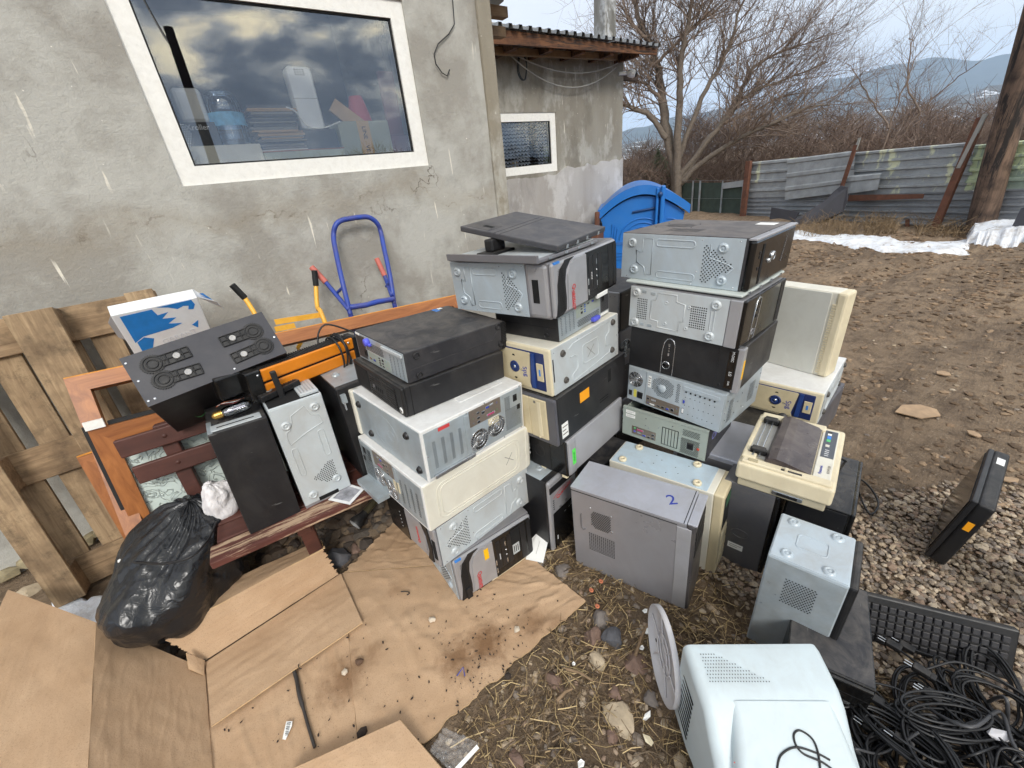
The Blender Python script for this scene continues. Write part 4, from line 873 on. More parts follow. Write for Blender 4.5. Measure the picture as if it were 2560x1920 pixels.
def zinc_bottom(c, f, u1=1.0, m=None, flip=False, feetm=None, fr_=.019, style=0):
    """pressed steel underside of a tower: four ring feet, oval ribs and a kite of vent holes"""
    m = m or GREY; X = (lambda u: (1 - u) * u1) if flip else (lambda u: u * u1)
    c.rect(f, min(X(0), X(1)) + .004, .01, max(X(0), X(1)) - .004, .99, .0018, m, 'base_plate', bev=.0009)
    s = -1 if flip else 1
    for u, v in ((.10, .80), (.13, .22), (.85, .80), (.87, .18)): c.foot(f, X(u), v, fr_, .009, feetm or m)
    q = lambda a, b, d, e: c.rrect(f, min(X(a), X(d)), b, max(X(a), X(d)), e, .011)
    c.rib(f, [q(.32, .76, .64, .9), q(.34, .10, .66, .24), [(X(.14), .66), (X(.17), .62), (X(.2), .62), (X(.2), .9), (X(.29), .9), (X(.29), .14), (X(.24), .12), (X(.22), .3), (X(.15), .38), (X(.14), .66)], [(X(.76), .86), (X(.76), .6), (X(.9), .5), (X(.94), .44), (X(.9), .3)]], m)
    def kite(a, b): a_ = a if not flip else 1 - a; return a_ < .18 + 1.0 * (1 - abs(b - .45) / .5) and a_ > .02
    lo, hi = sorted((X(.70), X(.92))); c.hgrid(f, lo, .12, hi, .86, .0125, .0068, .0028, test=kite)
    c.screws(f, [(X(.06), .06), (X(.3), .04), (X(.64), .05), (X(.96), .06), (X(.96), .94), (X(.69), .93), (X(.67), .3)], .0028)
def quantum_front(c, f, yellow=False, opened=False):
    """silver and black tower front lying on its side: u runs from the case bottom to its top"""
    c.rect(f, .004, .01, .995, .99, .014, SILVER, 'bezel', bev=.010)
    curve = [(.02, .03), (.10, .03), (.155, .10), (.165, .3), (.16, .6), (.18, .8), (.24, .93), (.30, .97), (.18, .97), (.10, .85), (.06, .6), (.05, .3)]
    c.poly(f, curve, .0165, BPLAS, 'mesh_band', h0=.01)
    c.hgrid(f, .07, .1, .14, .85, .0045, .004, .0014, m=DARK, h=.0172)
    c.poly(f, [(.18, .07), (.47, .05), (.47, .93), (.30, .93), (.235, .86), (.20, .7)], .018, SILVER, 'badge_panel', h0=.012)
    o = c.text(f, .265, .26, 'Quantum', .026, REDT, -90, sx=.9); o.location = Vector(c.fr(f)[3]) * .0185
    mb = MB(); n = c.fr(f)[3]; mb.tube([c.P(f, .232 + .012 * abs(math.sin(t)) * (1 if t < 3.14 else .3), .26 + .2 * math.cos(t), .0187) for t in [i * .26 for i in range(4, 22)]], .0007, 3); mb.build('logo_arc', REDT, c.o)
    c.poly(f, [(.47, .04), (.965, .06), (.98, .12), (.98, .88), (.965, .95), (.47, .95)], .0185, BGLOSS, 'black_fascia', h0=.012)
    for u in (.53, .60, .68): c.rect(f, u - .03, .2, u + .028, .86, .0192, BPLAS, 'port_cover', h0=.016)
    for u, v in ((.62, .72), (.625, .3)): c.rect(f, u - .006, v - .05, u + .006, v + .05, .0205, CHROME, 'usb_port', h0=.016)
    for v in (.56, .44): o_ = c.disc(f, .625, v, .004, .0205, CHROME, 'audio_jack', n=10, ring=.002)
    for v in (.34, .14): c.rect(f, .475, v, .49, v + .12, .021, CHROME, 'button', h0=.016)
    for k in range(5): c.rect(f, .535, .42 + .03 * k, .545, .435 + .03 * k, .0205, WPR, 'print_mark', h0=.016)
    c.rect(f, .83, .1, .90, .92, .0194, BPLAS, 'drive_door', h0=.016); c.rect(f, .92, .1, .97, .92, .0194, BPLAS, 'drive_door', h0=.016)
    if opened:
        c.rect(f, .70, .30, .82, .92, .0196, DARK, 'open_bay', h0=.016)
        c.rect(f, .71, .32, .80, .56, .0202, GREY2, 'bay_tray', h0=.018)
        for k in range(3): c.rect(f, .725 + k * .025, .36, .735 + k * .025, .52, .0206, DARK, 'tray_slot', h0=.019)
    if yellow: o = c.rect(f, .355, .62, .41, .86, .0188, YEL, 'sticker', h0=.017)
    c.rect(f, .03, .955, .10, .99, .0165, IBLUE, 'badge', h0=.01)

# ---------------- left stack
c = Case('L6', 'silver and black case with yellow sticker at the bottom of the left stack', SILVD)
quantum_front(c, 'R', True, True); zinc_bottom(c, 'L', 1.0, flip=False)
c.rect('R', .20, -.004, .96, .10, .012, BPLAS, 'lower_frame', h0=-.004)
for v, m in ((.015, PALEB), (.055, CHROME)): c.rect('R', .40, v, .88, v + .022, .016, m, 'rail', h0=.01)
c.rect('R', .08, -.005, .14, .24, .022, BPLAS, 'broken_clip', h0=.01)
c = Case('L5', 'case with grey vented underside facing right, second up in the left stack', SILVD)
zinc_bottom(c, 'R', 1.0, flip=True, m=GREY2)
c.rect('L', .0, .01, 1, .99, .012, SILVER, 'bezel', bev=.008); c.poly('L', [(.0, .03), (.42, .03), (.42, .97), (.0, .97)], .0165, BGLOSS, 'black_fascia', h0=.01)
c.poly('L', [(.44, .1), (.74, .1), (.80, .25), (.82, .6), (.78, .92), (.44, .92)], .0165, SILVER, 'badge_panel', h0=.01); c.poly('L', [(.80, .04), (.9, .04), (.92, .5), (.88, .96), (.76, .97), (.84, .7), (.85, .3)], .0168, BPLAS, 'mesh_band', h0=.01)
o = c.text('L', .66, .5, 'Quantum', .022, REDT, 90); o.location = Vector((-.0165, 0, 0)); c.holes('L', [(.3, .3 + .1 * k) for k in range(5)], .003, WPR, 'port', h=.0172)
c.rect('L', .93, .2, .985, .7, .0135, DARK, 'side_slot', h0=.008)
c = Case('L4', 'white case with a hand-drawn cross on its cream panel in the left stack', WHITE)
c.rect('R', .005, .01, .995, .99, .004, CREAM, 'side_panel', bev=.003); c.rect('R', .955, .005, 1.03, .995, .006, CREAM, 'front_bezel', bev=.012, h0=-.04)
c.rib('R', [c.rrect('R', .10, .12, .90, .88, .03), c.rrect('R', .13, .18, .87, .82, .024)], CREAM, .0018, .005)
c.line('R', [(.75, .40), (.82, .62)], GREYINK, .0011, 'pen_mark', .0042); c.line('R', [(.74, .60), (.83, .42)], GREYINK, .0011, 'pen_mark', .0042)
def atx_rear(c, f, fr, dark=GALV):
    """steel rear: slots, board ports, two stamped fan guards, power supply mesh with socket"""
    X = (lambda u: 1 - u) if fr else (lambda u: u)
    lo = lambda a, b: (min(X(a), X(b)), max(X(a), X(b)))
    c.rect(f, .02, .06, .98, .94, .0015, dark, 'rear_plate', bev=.0007)
    a, b = lo(.05, .36); c.slots(f, a, b, .16, .82, 4, dark); a, b = lo(.36, .42); c.rect(f, a + .01, .1, b - .01, .9, .004, dark, 'slot_flange', bev=.001)
    a, b = lo(.42, .74); io = c.rect(f, a, .62, b, .94, .003, IOP, 'io_plate', bev=.001)
    c.ports(f, [(X(.455), .86, .004, 0, 'ap'), (X(.455), .77, .004, 0, 'ag'), (X(.455), .68, .004, 0, 'ab'), (X(.505), .84, .014, .007, 'usb'), (X(.505), .74, .014, .008, 'usb'), (X(.505), .66, .014, .009, 'eth'), (X(.555), .80, .015, .012, 'usb'), (X(.60), .86, .018, .009, 'vga'), (X(.645), .88, .018, .008, 'ser'), (X(.63), .70, .04, .009, 'par'), (X(.70), .86, .005, 0, 'ps'), (X(.70), .72, .005, 0, 'pg')])
    c.spiral(f, X(.495), .30, .041, CHROME); c.spiral(f, X(.68), .38, .041, CHROME)
    a, b = lo(.77, .97); c.rect(f, a, .08, b, .94, .003, dark, 'power_supply_plate', bev=.001); c.hgrid(f, a + .015, .16, b - .015, .60 if not fr else .86, .0048, .0042, .0016, h=.0034); c.hgrid(f, min(X(.785), X(.84)), .6, max(X(.785), X(.84)), .86, .0048, .0042, .0016, h=.0034)
    c.socket(f, X(.90), .77, .02, .028); c.rect(f, X(.935) - .016, .50, X(.935) + .016, .60, .005, BPLAS, 'switch')
    c.screws(f, [(X(.03), .5), (X(.40), .93), (X(.58), .96), (X(.76), .04), (X(.96), .96), (X(.96), .05), (X(.42), .08)])
atx_rear(c, 'L', True)
for u0, v0, u1, v1 in ((.02, -.02, .34, .07),): c.rect('L', .64 - .62, -.05, .40, .06, .05, GALV, 'bent_rail', h0=.0)
c.sticker('L', .56, .38, .64, .62, PALEB, 'paper_tag', h=.004)
c = Case('L3', 'white case with ports and two round fan guards facing right, left stack', WHITE)
atx_rear(c, 'R', False); c.rect('R', .05, .03, .43, .10, .012, CHROME, 'lower_rail', bev=.002, h0=0)
c.rect('L', .04, .03, .985, .97, .002, GALV, 'base_plate', bev=.001); c.rect('L', -.02, .0, .05, 1.0, .01, CREAM, 'front_bezel', bev=.006, h0=-.03)
for u, v in ((.12, .76), (.24, .22), (.82, .76), (.92, .18)): c.foot('L', u, v, .015, .012, BPLAS)
c.rib('L', [[(.5 + .17 * math.cos(t), .5 + .33 * math.sin(t)) for t in [i * .314 for i in range(21)]][:20] + [(.67, .5)], [(.58 + .05 * math.cos(t), .5 + .1 * math.sin(t)) for t in [i * .628 for i in range(10)]] + [(.63, .5)]], GALV, .0016, .0012)
c.sticker('R', .14, .94, .33, .985, WST, 'label', 0); c.rect('R', .14, .86, .24, .925, .0022, mat('red_label', (206, 70, 70), .5), 'red_label', h0=.0005)
c.sticker('R', .60, .46, .71, .60, PALEB, 'paper_tag', h=.0035)
o = c.rib('T', [c.rrect('T', .45, .12, .9, .2, .006)], WHITE, .0012, .0006)
c = Case('L2', 'black slim desktop with slatted front, second from the top of the left stack', BLACK)
c.rect('L', .0, .0, 1.0, 1.0, .012, BPLAS, 'bezel', bev=.007); c.rect('L', .05, .12, .33, .88, .013, DARK, 'recessed_bay', h0=.008)
for k in range(9): c.rect('L', .37, .12 + k * .085, .88, .165 + k * .085, .0155, BPLAS, 'louvre', bev=.001, h0=.01)
c.rect('L', .42, .36, .72, .62, .016, BPLAS, 'port_panel', bev=.001, h0=.01)
for k in range(4): c.rect('L', .50 + k * .04, .40, .52 + k * .04, .54, .0168, DARK, 'usb_port', h0=.012)
o = c.disc('L', .46, .5, .007, .0175, SILVD, 'power_button', ring=.005); o = c.disc('L', .94, .2, .012, .0135, WST, 'logo_disc'); o = c.text('L', .94, .2, 'hp', .014, BPLAS, -20); o.location = Vector((-.0134, 0, 0))
c.rect('R', .045, .01, .052, .99, .0006, DARK, 'seam', h0=0)
c = Case('L1', 'top charcoal slim desktop of the left stack with a violet-blue latch on its rear', BLACK2)
c.rect('L', .015, .04, .985, .96, .002, GALV, 'rear_plate', bev=.001); c.rect('L', .03, .1, .22, .9, .003, mat('psu_mesh', (96, 96, 98), .5, .4), 'power_supply_plate'); c.hgrid('L', .045, .14, .205, .86, .004, .0036, .0013, h=.0034)
c.socket('L', .205, .34, .022, .026); c.hgrid('L', .25, .52, .60, .80, .0062, .0055, .0023, h=.0024)
q = c.disc('L', .31, .82, .014, .018, LATCH, 'latch'); c.rect('L', .25, .70, .37, .80, .012, LATCH, 'latch_lever', bev=.003)
c.rect('L', .26, .08, .70, .46, .003, GREENG, 'io_plate', bev=.001)
c.ports('L', [(.30, .22, .018, .008, 'ser'), (.38, .22, .018, .009, 'vga')] + [(.50, .16 + .08 * k, .013, .006, 'usb') for k in range(4)] + [(.56, .16, .013, .006, 'usb'), (.56, .26, .013, .006, 'usb'), (.565, .38, .014, .011, 'eth'), (.635, .40, .0035, 0, 'ab'), (.635, .28, .0035, 0, 'ag'), (.635, .16, .0035, 0, 'ap')])
c.slots('L', .70, .975, .06, .80, 4, GALV); c.rect('L', .60, .82, .97, .92, .008, GREY2, 'slot_clamp', bev=.001)
c.rect('L', .03, .9, .12, .97, .003, WST, 'label', h0=.001)
for u, v in ((.10, .80), (.10, .16), (.93, .86), (.95, .22)): c.disc('R', u, v, .012, .004, BPLAS, 'foot', ring=.008)
c.line('R', [(.03, .42), (.4, .44), (.86, .46), (.95, .86)], BLACK2, .0014, 'seam', .0004)
for k in range(16): c.rect('R', .972, .04 + k * .058, 1.02, .075 + k * .058, .004, BPLAS, 'bezel_rib', h0=-.01)
c.rect('R', .965, .01, 1.015, .99, .002, BPLAS, 'bezel', h0=-c.Y + .004)
for u, v, m in ((.80, .93, IBLUE), (.86, .93, WST), (.80, .87, IBLUE)): c.sticker('T', u, v, u + .05, v + .045, m)

# ---------------- middle stack
c = Case('M7', 'upright silver and black tower at the bottom of the middle stack', BLACK)
c.rect('T', .01, .06, .99, .99, .0015, GREY, 'base_plate', bev=.0007); c.foot('T', .3, .18, .016, .007); c.foot('T', .7, .75, .016, .007)
c.rect('R', .0, .0, 1.0, 1.0, .016, SILVER, 'bezel', bev=.010); c.rect('R', .03, .84, .99, .93, .0175, BPLAS, 'mesh_band', h0=.01, bev=.003)
c.rect('R', .10, .02, .99, .55, .019, BGLOSS, 'black_fascia', h0=.012, bev=.006)
o = c.text('R', .5, .76, 'Quantum', .026, REDT, 12); o.location = Vector((0, -.0165, 0)); mb = MB(); mb.tube([c.P('R', .5 + .36 * math.cos(t), .77 + .035 * math.sin(t) + .02 * math.cos(t), .0168) for t in [i * .2 for i in range(2, 16)]], .0008, 3); mb.build('logo_arc', REDT, c.o)
for u, v in ((.35, .58), (.55, .60), (.5, .46), (.65, .47), (.75, .475)): c.rect('R', u - .03, v - .008, u + .03, v + .008, .0205, CHROME, 'button', h0=.012)
for k in range(4): c.rect('R', .18, .14 + k * .016, .21, .15 + k * .016, .0198, WPR, 'print_mark', h0=.012)
for k in range(5): c.rect('R', .12, .60 + k * .03, .16, .612 + k * .03, .0168, BPLAS, 'print_mark', h0=.012)
c = Case('M6', 'silver-sided case with a green sticker and black front in the middle stack', mat('bright_silver_steel', (178, 178, 183), .36, .3, var=.04, dirt=.2))
c.rect('R', .0, -.02, .13, 1.0, .006, SILVER, 'front_bezel', bev=.012, h0=-.02); c.sticker('R', .05, .28, .10, .72, GRN, h=.0068); c.text('R', .075, .5, 'CRATED', .012, mat('dark_green_print', (40, 130, 50), .5), 90).location = Vector((0, -.0065, 0))
c.rect('L', .0, .0, 1, 1, .012, BGLOSS, 'black_fascia', bev=.006); c.rect('L', .55, .02, .8, .98, .0135, BPLAS, 'bay_column', h0=.01)
for v in (.75, .55, .45, .3): c.rect('L', .50, v - .03, .52, v + .03, .014, WPR, 'usb_port', h0=.01)
for u in (.66, .93): c.rect('L', u, -.03, u + .06, .03, .014, PALEB, 'foot_tab', h0=0)
c.disc('L', .66, .5, .03, .0145, BPLAS, 'round_dial', ring=.026)
c = Case('M5', 'black case with beige drive bays and an orange-yellow sticker in the middle stack', BLACK)
c.rect('L', .0, .0, 1, 1, .014, mat('graphite_plastic', (92, 92, 98), .4, .2), 'bezel', bev=.006)
for k, (a, b) in enumerate(((.30, .50), (.505, .695), (.70, .90))): q = c.rect('L', a, .10, b, .95, .018 + .001 * k, BEIGE, 'drive_bay', bev=.003, h0=.01)
c.rect('L', .80, .16, .84, .9, .0215, PALEB, 'drive_tray', h0=.015, bev=.001); c.rect('L', .76, .86, .785, .91, .0208, GREYINK, 'print_mark', h0=.015); c.disc('L', .80, .12, .006, .0215, PALEB, 'eject_button')
c.sticker('R', .035, .10, .115, .42, WST, 'label', 3); c.sticker('R', .29, .58, .42, .80, ORG); c.hgrid('R', .55, .38, .69, .80, .009, .009, .0034, m=mat('mesh_grey', (62, 60, 60), .6)); c.hgrid('R', .57, .26, .7, .34, .006, .012, .0025, stag=False); c.rect('R', .71, .58, .755, .86, .0006, DARK, 'vent_slot', h0=0)
def spg_front(c, f, white=False):
    Q = lambda u: 1 - (1 - u) * .62
    """beige front with navy surround, round power button and sliding flap; u runs across the width of the face"""
    c.rect(f, .0, .0, 1, 1, .010, PALEB, 'bezel', bev=.006); c.rect(f, .04, .08, Q(.90), .90, .0125, NAVY, 'blue_surround', bev=.004, h0=.006)
    c.poly(f, [(.05, .10), (Q(.62), .10), (Q(.60), .2), (Q(.655), .84), (Q(.64), .87), (.05, .87)], .0165, BEIGE, 'drive_cover', h0=.008); c.poly(f, [(Q(.655), .12), (Q(.72), .12), (Q(.735), .87), (Q(.675), .87)], .0185, BLUEP, 'blue_grip', h0=.008)
    c.rect(f, Q(.755), .30, Q(.875), .68, .0155, BEIGE, 'flap', bev=.002, h0=.008); c.rect(f, Q(.80), .42, Q(.83), .56, .0162, IBLUE, 'badge', h0=.01)
    q = c.disc(f, Q(.33), .50, .024, .0195, NAVY, 'power_ring', ring=.012); c.disc(f, Q(.33), .50, .014, .019, BLUEP, 'power_button', q); c.disc(f, Q(.33), .5, .007, .0205, CHROME, 'button_centre', q, dome=.001)
    for v, s in ((.74, 1), (.26, -1)): c.poly(f, [(Q(.30), v), (Q(.36), v), (Q(.345), v + .035 * s), (Q(.315), v + .035 * s)], .0172, DARK, 'vent_mark', h0=.012)
    o = c.text(f, Q(.54), .44, 'Spg', .03, INK, -80); n = c.fr(f)[3]; o.location = n * .0165; c.disc(f, Q(.46), .46, .005, .0175, GREYINK, 'reset_button', ring=.003); c.rect(f, Q(.42), .45, Q(.426), .52, .0172, GREYINK, 'led', h0=.012)
def dark_feet_bottom(c, f, cross=True):
    c.rect(f, .004, .01, .996, .99, .0018, GREENG if False else GREY2, 'base_plate', bev=.0009)
    for u, v in ((.14, .80), (.16, .20), (.90, .86), (.88, .22)): c.foot(f, u, v, .014, .011, mat('dark_rubber_foot', (74, 70, 66), .6))
    c.rib(f, [c.rrect(f, .42, .30, .66, .72, .01), [(.24, .62), (.3, .62), (.34, .55), (.34, .3), (.26, .22), (.26, .12)], [(.22, .80), (.28, .88), (.84, .92), (.84, .70), (.78, .62), (.78, .4), (.86, .36), (.84, .2), (.26, .06)]], GREY2)
    if cross: c.line(f, [(.48, .64), (.60, .36)], GREYINK, .0009, 'pen_mark', .0022); c.line(f, [(.49, .40), (.59, .62)], GREYINK, .0009, 'pen_mark', .0022)
    c.rect(f, .006, .3, .018, .78, .0025, DARK, 'latch_slot', h0=0); c.screws(f, [(.03, .9), (.35, .93), (.5, .06), (.95, .06), (.97, .5)], .0026)
c = Case('M4', 'beige case with navy blue front trim, third from the top of the middle stack', CREAM)
spg_front(c, 'L'); dark_feet_bottom(c, 'R')
c = Case('M3', 'slim black desktop with grey rear and violet-blue latch in the middle stack', BLACK)
c.rect('R', .01, .03, .99, .97, .002, GALV, 'rear_plate', bev=.001); c.slots('R', .02, .31, .14, .96, 4, GALV); c.rect('R', .32, .50, .79, .96, .003, GREENG, 'io_plate', bev=.001)
c.ports('R', [(.36, .86, .0035, 0, 'ap'), (.36, .74, .0035, 0, 'ag'), (.36, .62, .0035, 0, 'ab'), (.42, .88, .012, .006, 'usb'), (.42, .78, .012, .006, 'usb'), (.42, .64, .014, .011, 'eth'), (.48, .88, .012, .006, 'usb3'), (.48, .80, .012, .006, 'usb3'), (.48, .70, .012, .006, 'usb3'), (.48, .62, .012, .006, 'usb3'), (.55, .86, .015, .006, 'usb'), (.64, .86, .018, .009, 'vga'), (.74, .88, .018, .009, 'ser')])
c.hgrid('R', .34, .12, .76, .42, .0062, .0055, .0023, h=.0024, test=lambda a, b: b > .0); c.rect('R', .80, .20, .98, .95, .003, mat('psu_mesh', (96, 96, 98), .5, .4), 'power_supply_plate'); c.hgrid('R', .82, .24, .97, .9, .004, .0036, .0013, h=.0034); c.socket('R', .85, .74, .02, .028)
c.rect('R', .60, .06, .73, .22, .018, LATCH, 'latch', bev=.004); c.rect('R', .8, .06, .96, .16, .003, WST, 'label', h0=.001); c.disc('L', .82, .2, .012, .004, BPLAS, 'foot', ring=.008); c.rect('L', .02, .5, .98, .506, .0006, DARK, 'seam', h0=0)
c = Case('M2', 'silver and black case with red lettering at the top of the middle stack', SILVD)
quantum_front(c, 'R'); zinc_bottom(c, 'L', .80); c.rect('L', .80, .01, 1.0, .99, .006, SILVER, 'front_bezel', bev=.014, h0=-.02); c.rect('L', .86, .30, .915, .72, .0075, DARK, 'side_slot', h0=.0); c.rect('R', .62, -.03, .80, .06, .021, WST, 'label', h0=.01, bev=.002)
T2 = POSE['M2']; top = T2[2] + T2[6]
# loose covers on top of it
c = Case('MP', 'silver tray-shaped side cover lying under the dark lid on the middle stack', SILVD, 'case cover', 'case_cover', 'loose case covers', pose=(.850, .985, top + .004, 10.5, .36, .425, .014, .5, -1.4), body='cover_sheet')
c.rect('T', .03, .03, .97, .97, .0016, GREY2, 'inner_face', h0=-.001)
for f in ('L', 'R'):
    for u in (.15, .4, .62, .85): c.rect(f, u, .35, u + .05, .8, .003, CHROME, 'tab', h0=0)
c.rect('T', -.012, .0, .02, 1.0, .012, SILVD, 'turned_edge', h0=-.01)
mb = MB(); b0 = Vector((.09, .26, .0145)); mb.bbox(b0 - Vector((.06, .04, 0)), b0 + Vector((.06, .04, .010)), .003); mb.bbox(b0 - Vector((.035, .02, -.010)), b0 + Vector((.035, .02, .052)), .006)
mb.build('stand_block', BPLAS, c.o)
LIDM = mat('lid_grey', (66, 66, 70), .5, .1, var=.06, scale=4, dirt=.3, dirtcol=(112, 108, 104), scratch=.25)
c = Case('ML', 'dark grey lid panel lying askew on the very top of the middle stack', LIDM, 'case cover', 'case_cover', 'loose case covers', pose=(.943, .993, 1.262, 15.1, .350, .416, .020, 1.3, 9.2), body='cover_sheet')
c.rect('T', .04, .70, .26, .95, .0008, BLACK2, 'latch_panel', h0=-.001, bev=.0008); c.rect('T', .14, .74, .20, .84, .0014, DARK, 'latch_opening', h0=0)
c.line('T', [(.0, .62), (.9, .66)], LIDM, .0018, 'crease', .0003); c.line('T', [(.0, .56), (.9, .60)], LIDM, .0018, 'crease', .0003)
for u in (.15, .35, .55, .8): c.rect('R', u, .1, u + .04, .7, .003, CHROME, 'tab', h0=0)

# ---------------- right stack
c = Case('R7', 'upright silver tower marked with a pen-drawn 2 at the front of the pile', mat('mid_silver_steel', (150, 149, 153), .34, .3, var=.06, scale=4, dirt=.3, dirtcol=(120, 112, 104), scratch=.15), bev=.005)
c.rect('L', .0, .965, .93, .972, .0008, DARK, 'seam', h0=0); c.rect('T', .0, .0, 1, 1, .0008, mat('silver_top', (184, 186, 196), .34, .3, var=.05, dirt=.2), 'top_panel', h0=0)
c.hgrid('L', .20, .60, .38, .80, .0072, .0062, .0026, test=lambda a, b: abs(a - .5) + abs(b - .5) < .86); c.hgrid('L', .17, .30, .42, .52, .0085, .008, .0026, stag=False)
c.screws('L', [(.19, .82), (.385, .80), (.20, .64), (.39, .62)], .004); c.rib('L', [[(.10, .72), (.09, .70), (.09, .54), (.11, .52), (.13, .54)]], SILVD, .0025, .001)
c.rect('R', .0, .0, 1, 1, .028, mat('charcoal_front', (64, 62, 64), .35, var=.08, dirt=.2), 'front_panel', bev=.012); c.rect('T', .03, -.075, .97, -.004, .001, MATS['silver_top'], 'bezel_top', bev=.0015, h0=-.006); c.rect('L', .93, .02, 1.04, .955, .002, SILVER, 'bezel_side', bev=.002, h0=-.01)
c.text('T', .52, .17, '2', .07, INK, -58, 'pen_mark').location = Vector((0, 0, .0006)); c.rect('T', .0, .018, 1, .024, .0012, DARK, 'seam', h0=0)
for k in range(3): c.rect('R', .1, .62 + .1 * k, .9, .70 + .1 * k, .030, BPLAS, 'drive_bay', h0=.02)
c = Case('R6', 'beige tower turned upside down with white feet on its pale blue underside', CREAM, bev=.004)
c.rect('T', .02, .06, .98, .985, .0018, BOARD, 'base_plate', bev=.0009)
for u, v in ((.16, .16), (.84, .24), (.16, .88), (.84, .82)): c.disc('T', u, v, .016, .012, PALEB, 'foot', ring=.005)
c.rect('T', .02, .085, .98, .092, .0026, BOARD, 'fold_line', h0=0); c.holes('T', [(.3, .35), (.5, .4), (.7, .3), (.4, .6), (.62, .55), (.3, .7), (.75, .62), (.2, .45)], .0024, h=.0022)
c.rect('R', .0, .0, 1, 1, .035, BEIGE, 'front_bezel', bev=.006); c.rect('R', .14, .55, .86, .93, .036, DARK, 'open_bay', h0=.03); c.rect('R', .25, .80, .75, .92, .0365, PCB, 'circuit_board', h0=.03); c.rect('R', .2, .05, .8, .5, .038, PALEB, 'drive_bay', h0=.03, bev=.002)
for k in range(3): c.rect('R', .22, .10 + .13 * k, .78, .19 + .13 * k, .0395, BEIGE, 'bay_cover', h0=.035, bev=.001)
# open slim chassis
R5 = Case('R5', 'open slim grey chassis with bare interior low in the right stack', GREENG, build=False)
c = R5; mb = MB(); t = .0015; X, Y, Z = c.X, c.Y, c.Z
mb.box((0, 0, 0), (X, Y, .003)); mb.box((0, 0, .003), (.004, Y, Z * .93)); mb.box((X - .003, 0, .003), (X, Y, Z * .9)); mb.box((.004, Y - .003, .003), (X - .003, Y, Z * .9)); mb.build('chassis', GREENG, c.o)
mb = MB(); mb.box((.0045, -.001, .0), (X - .003, .003, Z * .97)); mb.build('side_panel', BLACK2, c.o)
mb = MB(); mb.box((.02, .03, .006), (X - .03, Y - .03, .009)); b_ = mb.build('circuit_board', PCB, c.o)
for a, b, h, m, nm in (((.03, .04), (.12, .14), .11, GALV, 'power_supply'), ((.15, .18), (.25, .3), .06, BPLAS, 'heat_sink'), ((.05, .2), (.12, .33), .09, BPLAS, 'drive_cage'), ((.18, .05), (.28, .15), .10, GREENG, 'drive')): q = MB(); q.box((*a, .01), (*b, h)); q.build(nm, m, c.o)
c.rect('L', .0, .94, 1, 1.0, .0, GREENG, 'rim', h0=-.012); c.text('R', .25, .62, 'CB', .045, mat('violet_chalk', (120, 120, 190), .7), 0, 'chalk_mark')
c.rect('L', .13, .12, .43, .40, .002, IOP, 'io_plate', h0=.0005); c.ports('L', [(.165, .34, .005, 0, 'pg'), (.165, .22, .005, 0, 'ps'), (.235, .32, .034, .009, 'par'), (.22, .22, .018, .008, 'ser'), (.29, .18, .018, .009, 'vga'), (.35, .18, .013, .011, 'usb'), (.40, .18, .013, .011, 'usb'), (.40, .3, .013, .009, 'eth')])
c.rect('L', .50, .10, .69, .70, .001, DARK, 'slot_window', h0=0); c.slots('L', .505, .685, .12, .68, 5, GREENG, False)
c.hgrid('L', .74, .66, .92, .84, .0058, .006, .002); c.hgrid('L', .73, .06, .93, .58, .0052, .0046, .0018, test=lambda a, b: not (.28 < a < .72 and .3 < b < .72)); c.socket('L', .83, .34, .026, .03); c.rect('L', .905, .3, .93, .36, .003, mat('voltage_red', (200, 80, 60), .5), 'voltage_switch')
for v in (.90, .76): c.sticker('L', .04, v - .1, .16, v, WST, 'label', 2)
c.holes('L', [(.3, .55), (.34, .5), (.46, .62), (.62, .82), (.7, .5), (.3, .8)], .0024, CHROME, 'rivets')
# galvanised rear
c = Case('R4', 'grey steel case with fan guard and seven slot covers in the right stack', GALV)
c.rect('L', .01, .02, .99, .98, .0015, GREY, 'rear_plate', bev=.0007); c.fan('L', .10, .66, .034, CHROME); c.rect('L', .22, .02, .225, .98, .004, GALV, 'flange', h0=0)
c.rect('L', .03, .16, .065, .30, .004, BPLAS, 'switch'); c.rect('L', .085, .14, .12, .36, .002, mat('pale_yellow_label', (220, 210, 90), .5), 'label', h0=.001); c.socket('L', .16, .24, .026, .03)
c.sticker('L', .24, .56, .275, .88, WST, 'label', 4, .002)
c.hgrid('L', .295, .42, .52, .92, .0062, .0056, .0022, h=.002, test=lambda a, b: (abs(a - .5) + abs(b - .5) < .75) and not ((a - .45) ** 2 + (b - .45) ** 2 < .045)); c.disc('L', .395, .64, .018, .006, GREY, 'fan_boss', dome=.003)
c.hgrid('L', .55, .42, .585, .92, .0058, .0052, .002, h=.002); c.rect('L', .235, .06, .60, .32, .003, IOP, 'io_plate', bev=.001)
c.ports('L', [(.26, .24, .013, .008, 'usb'), (.26, .12, .005, 0, 'ps'), (.32, .24, .022, .009, 'ser'), (.31, .11, .026, .008, 'dvi'), (.38, .13, .016, .006, 'usb'), (.43, .14, .014, .01, 'usb'), (.48, .14, .014, .01, 'vga'), (.53, .16, .014, .014, 'eth'), (.575, .24, .0035, 0, 'ab'), (.575, .16, .0035, 0, 'ag'), (.575, .09, .0035, 0, 'ap')])
c.rect('L', .61, .80, .95, .90, .004, GREY, 'slot_flange', bev=.001); c.holes('L', [(.645 + .045 * k, .77) for k in range(7)], .0045, DARK, 'slot_notches', n=4, h=.0045); c.slots('L', .62, .945, .10, .72, 7, GREY, False, .14, True)
c.ports('L', [(.635, .5, .009, .02, 'vga'), (.635, .25, .009, .026, 'dvi')])
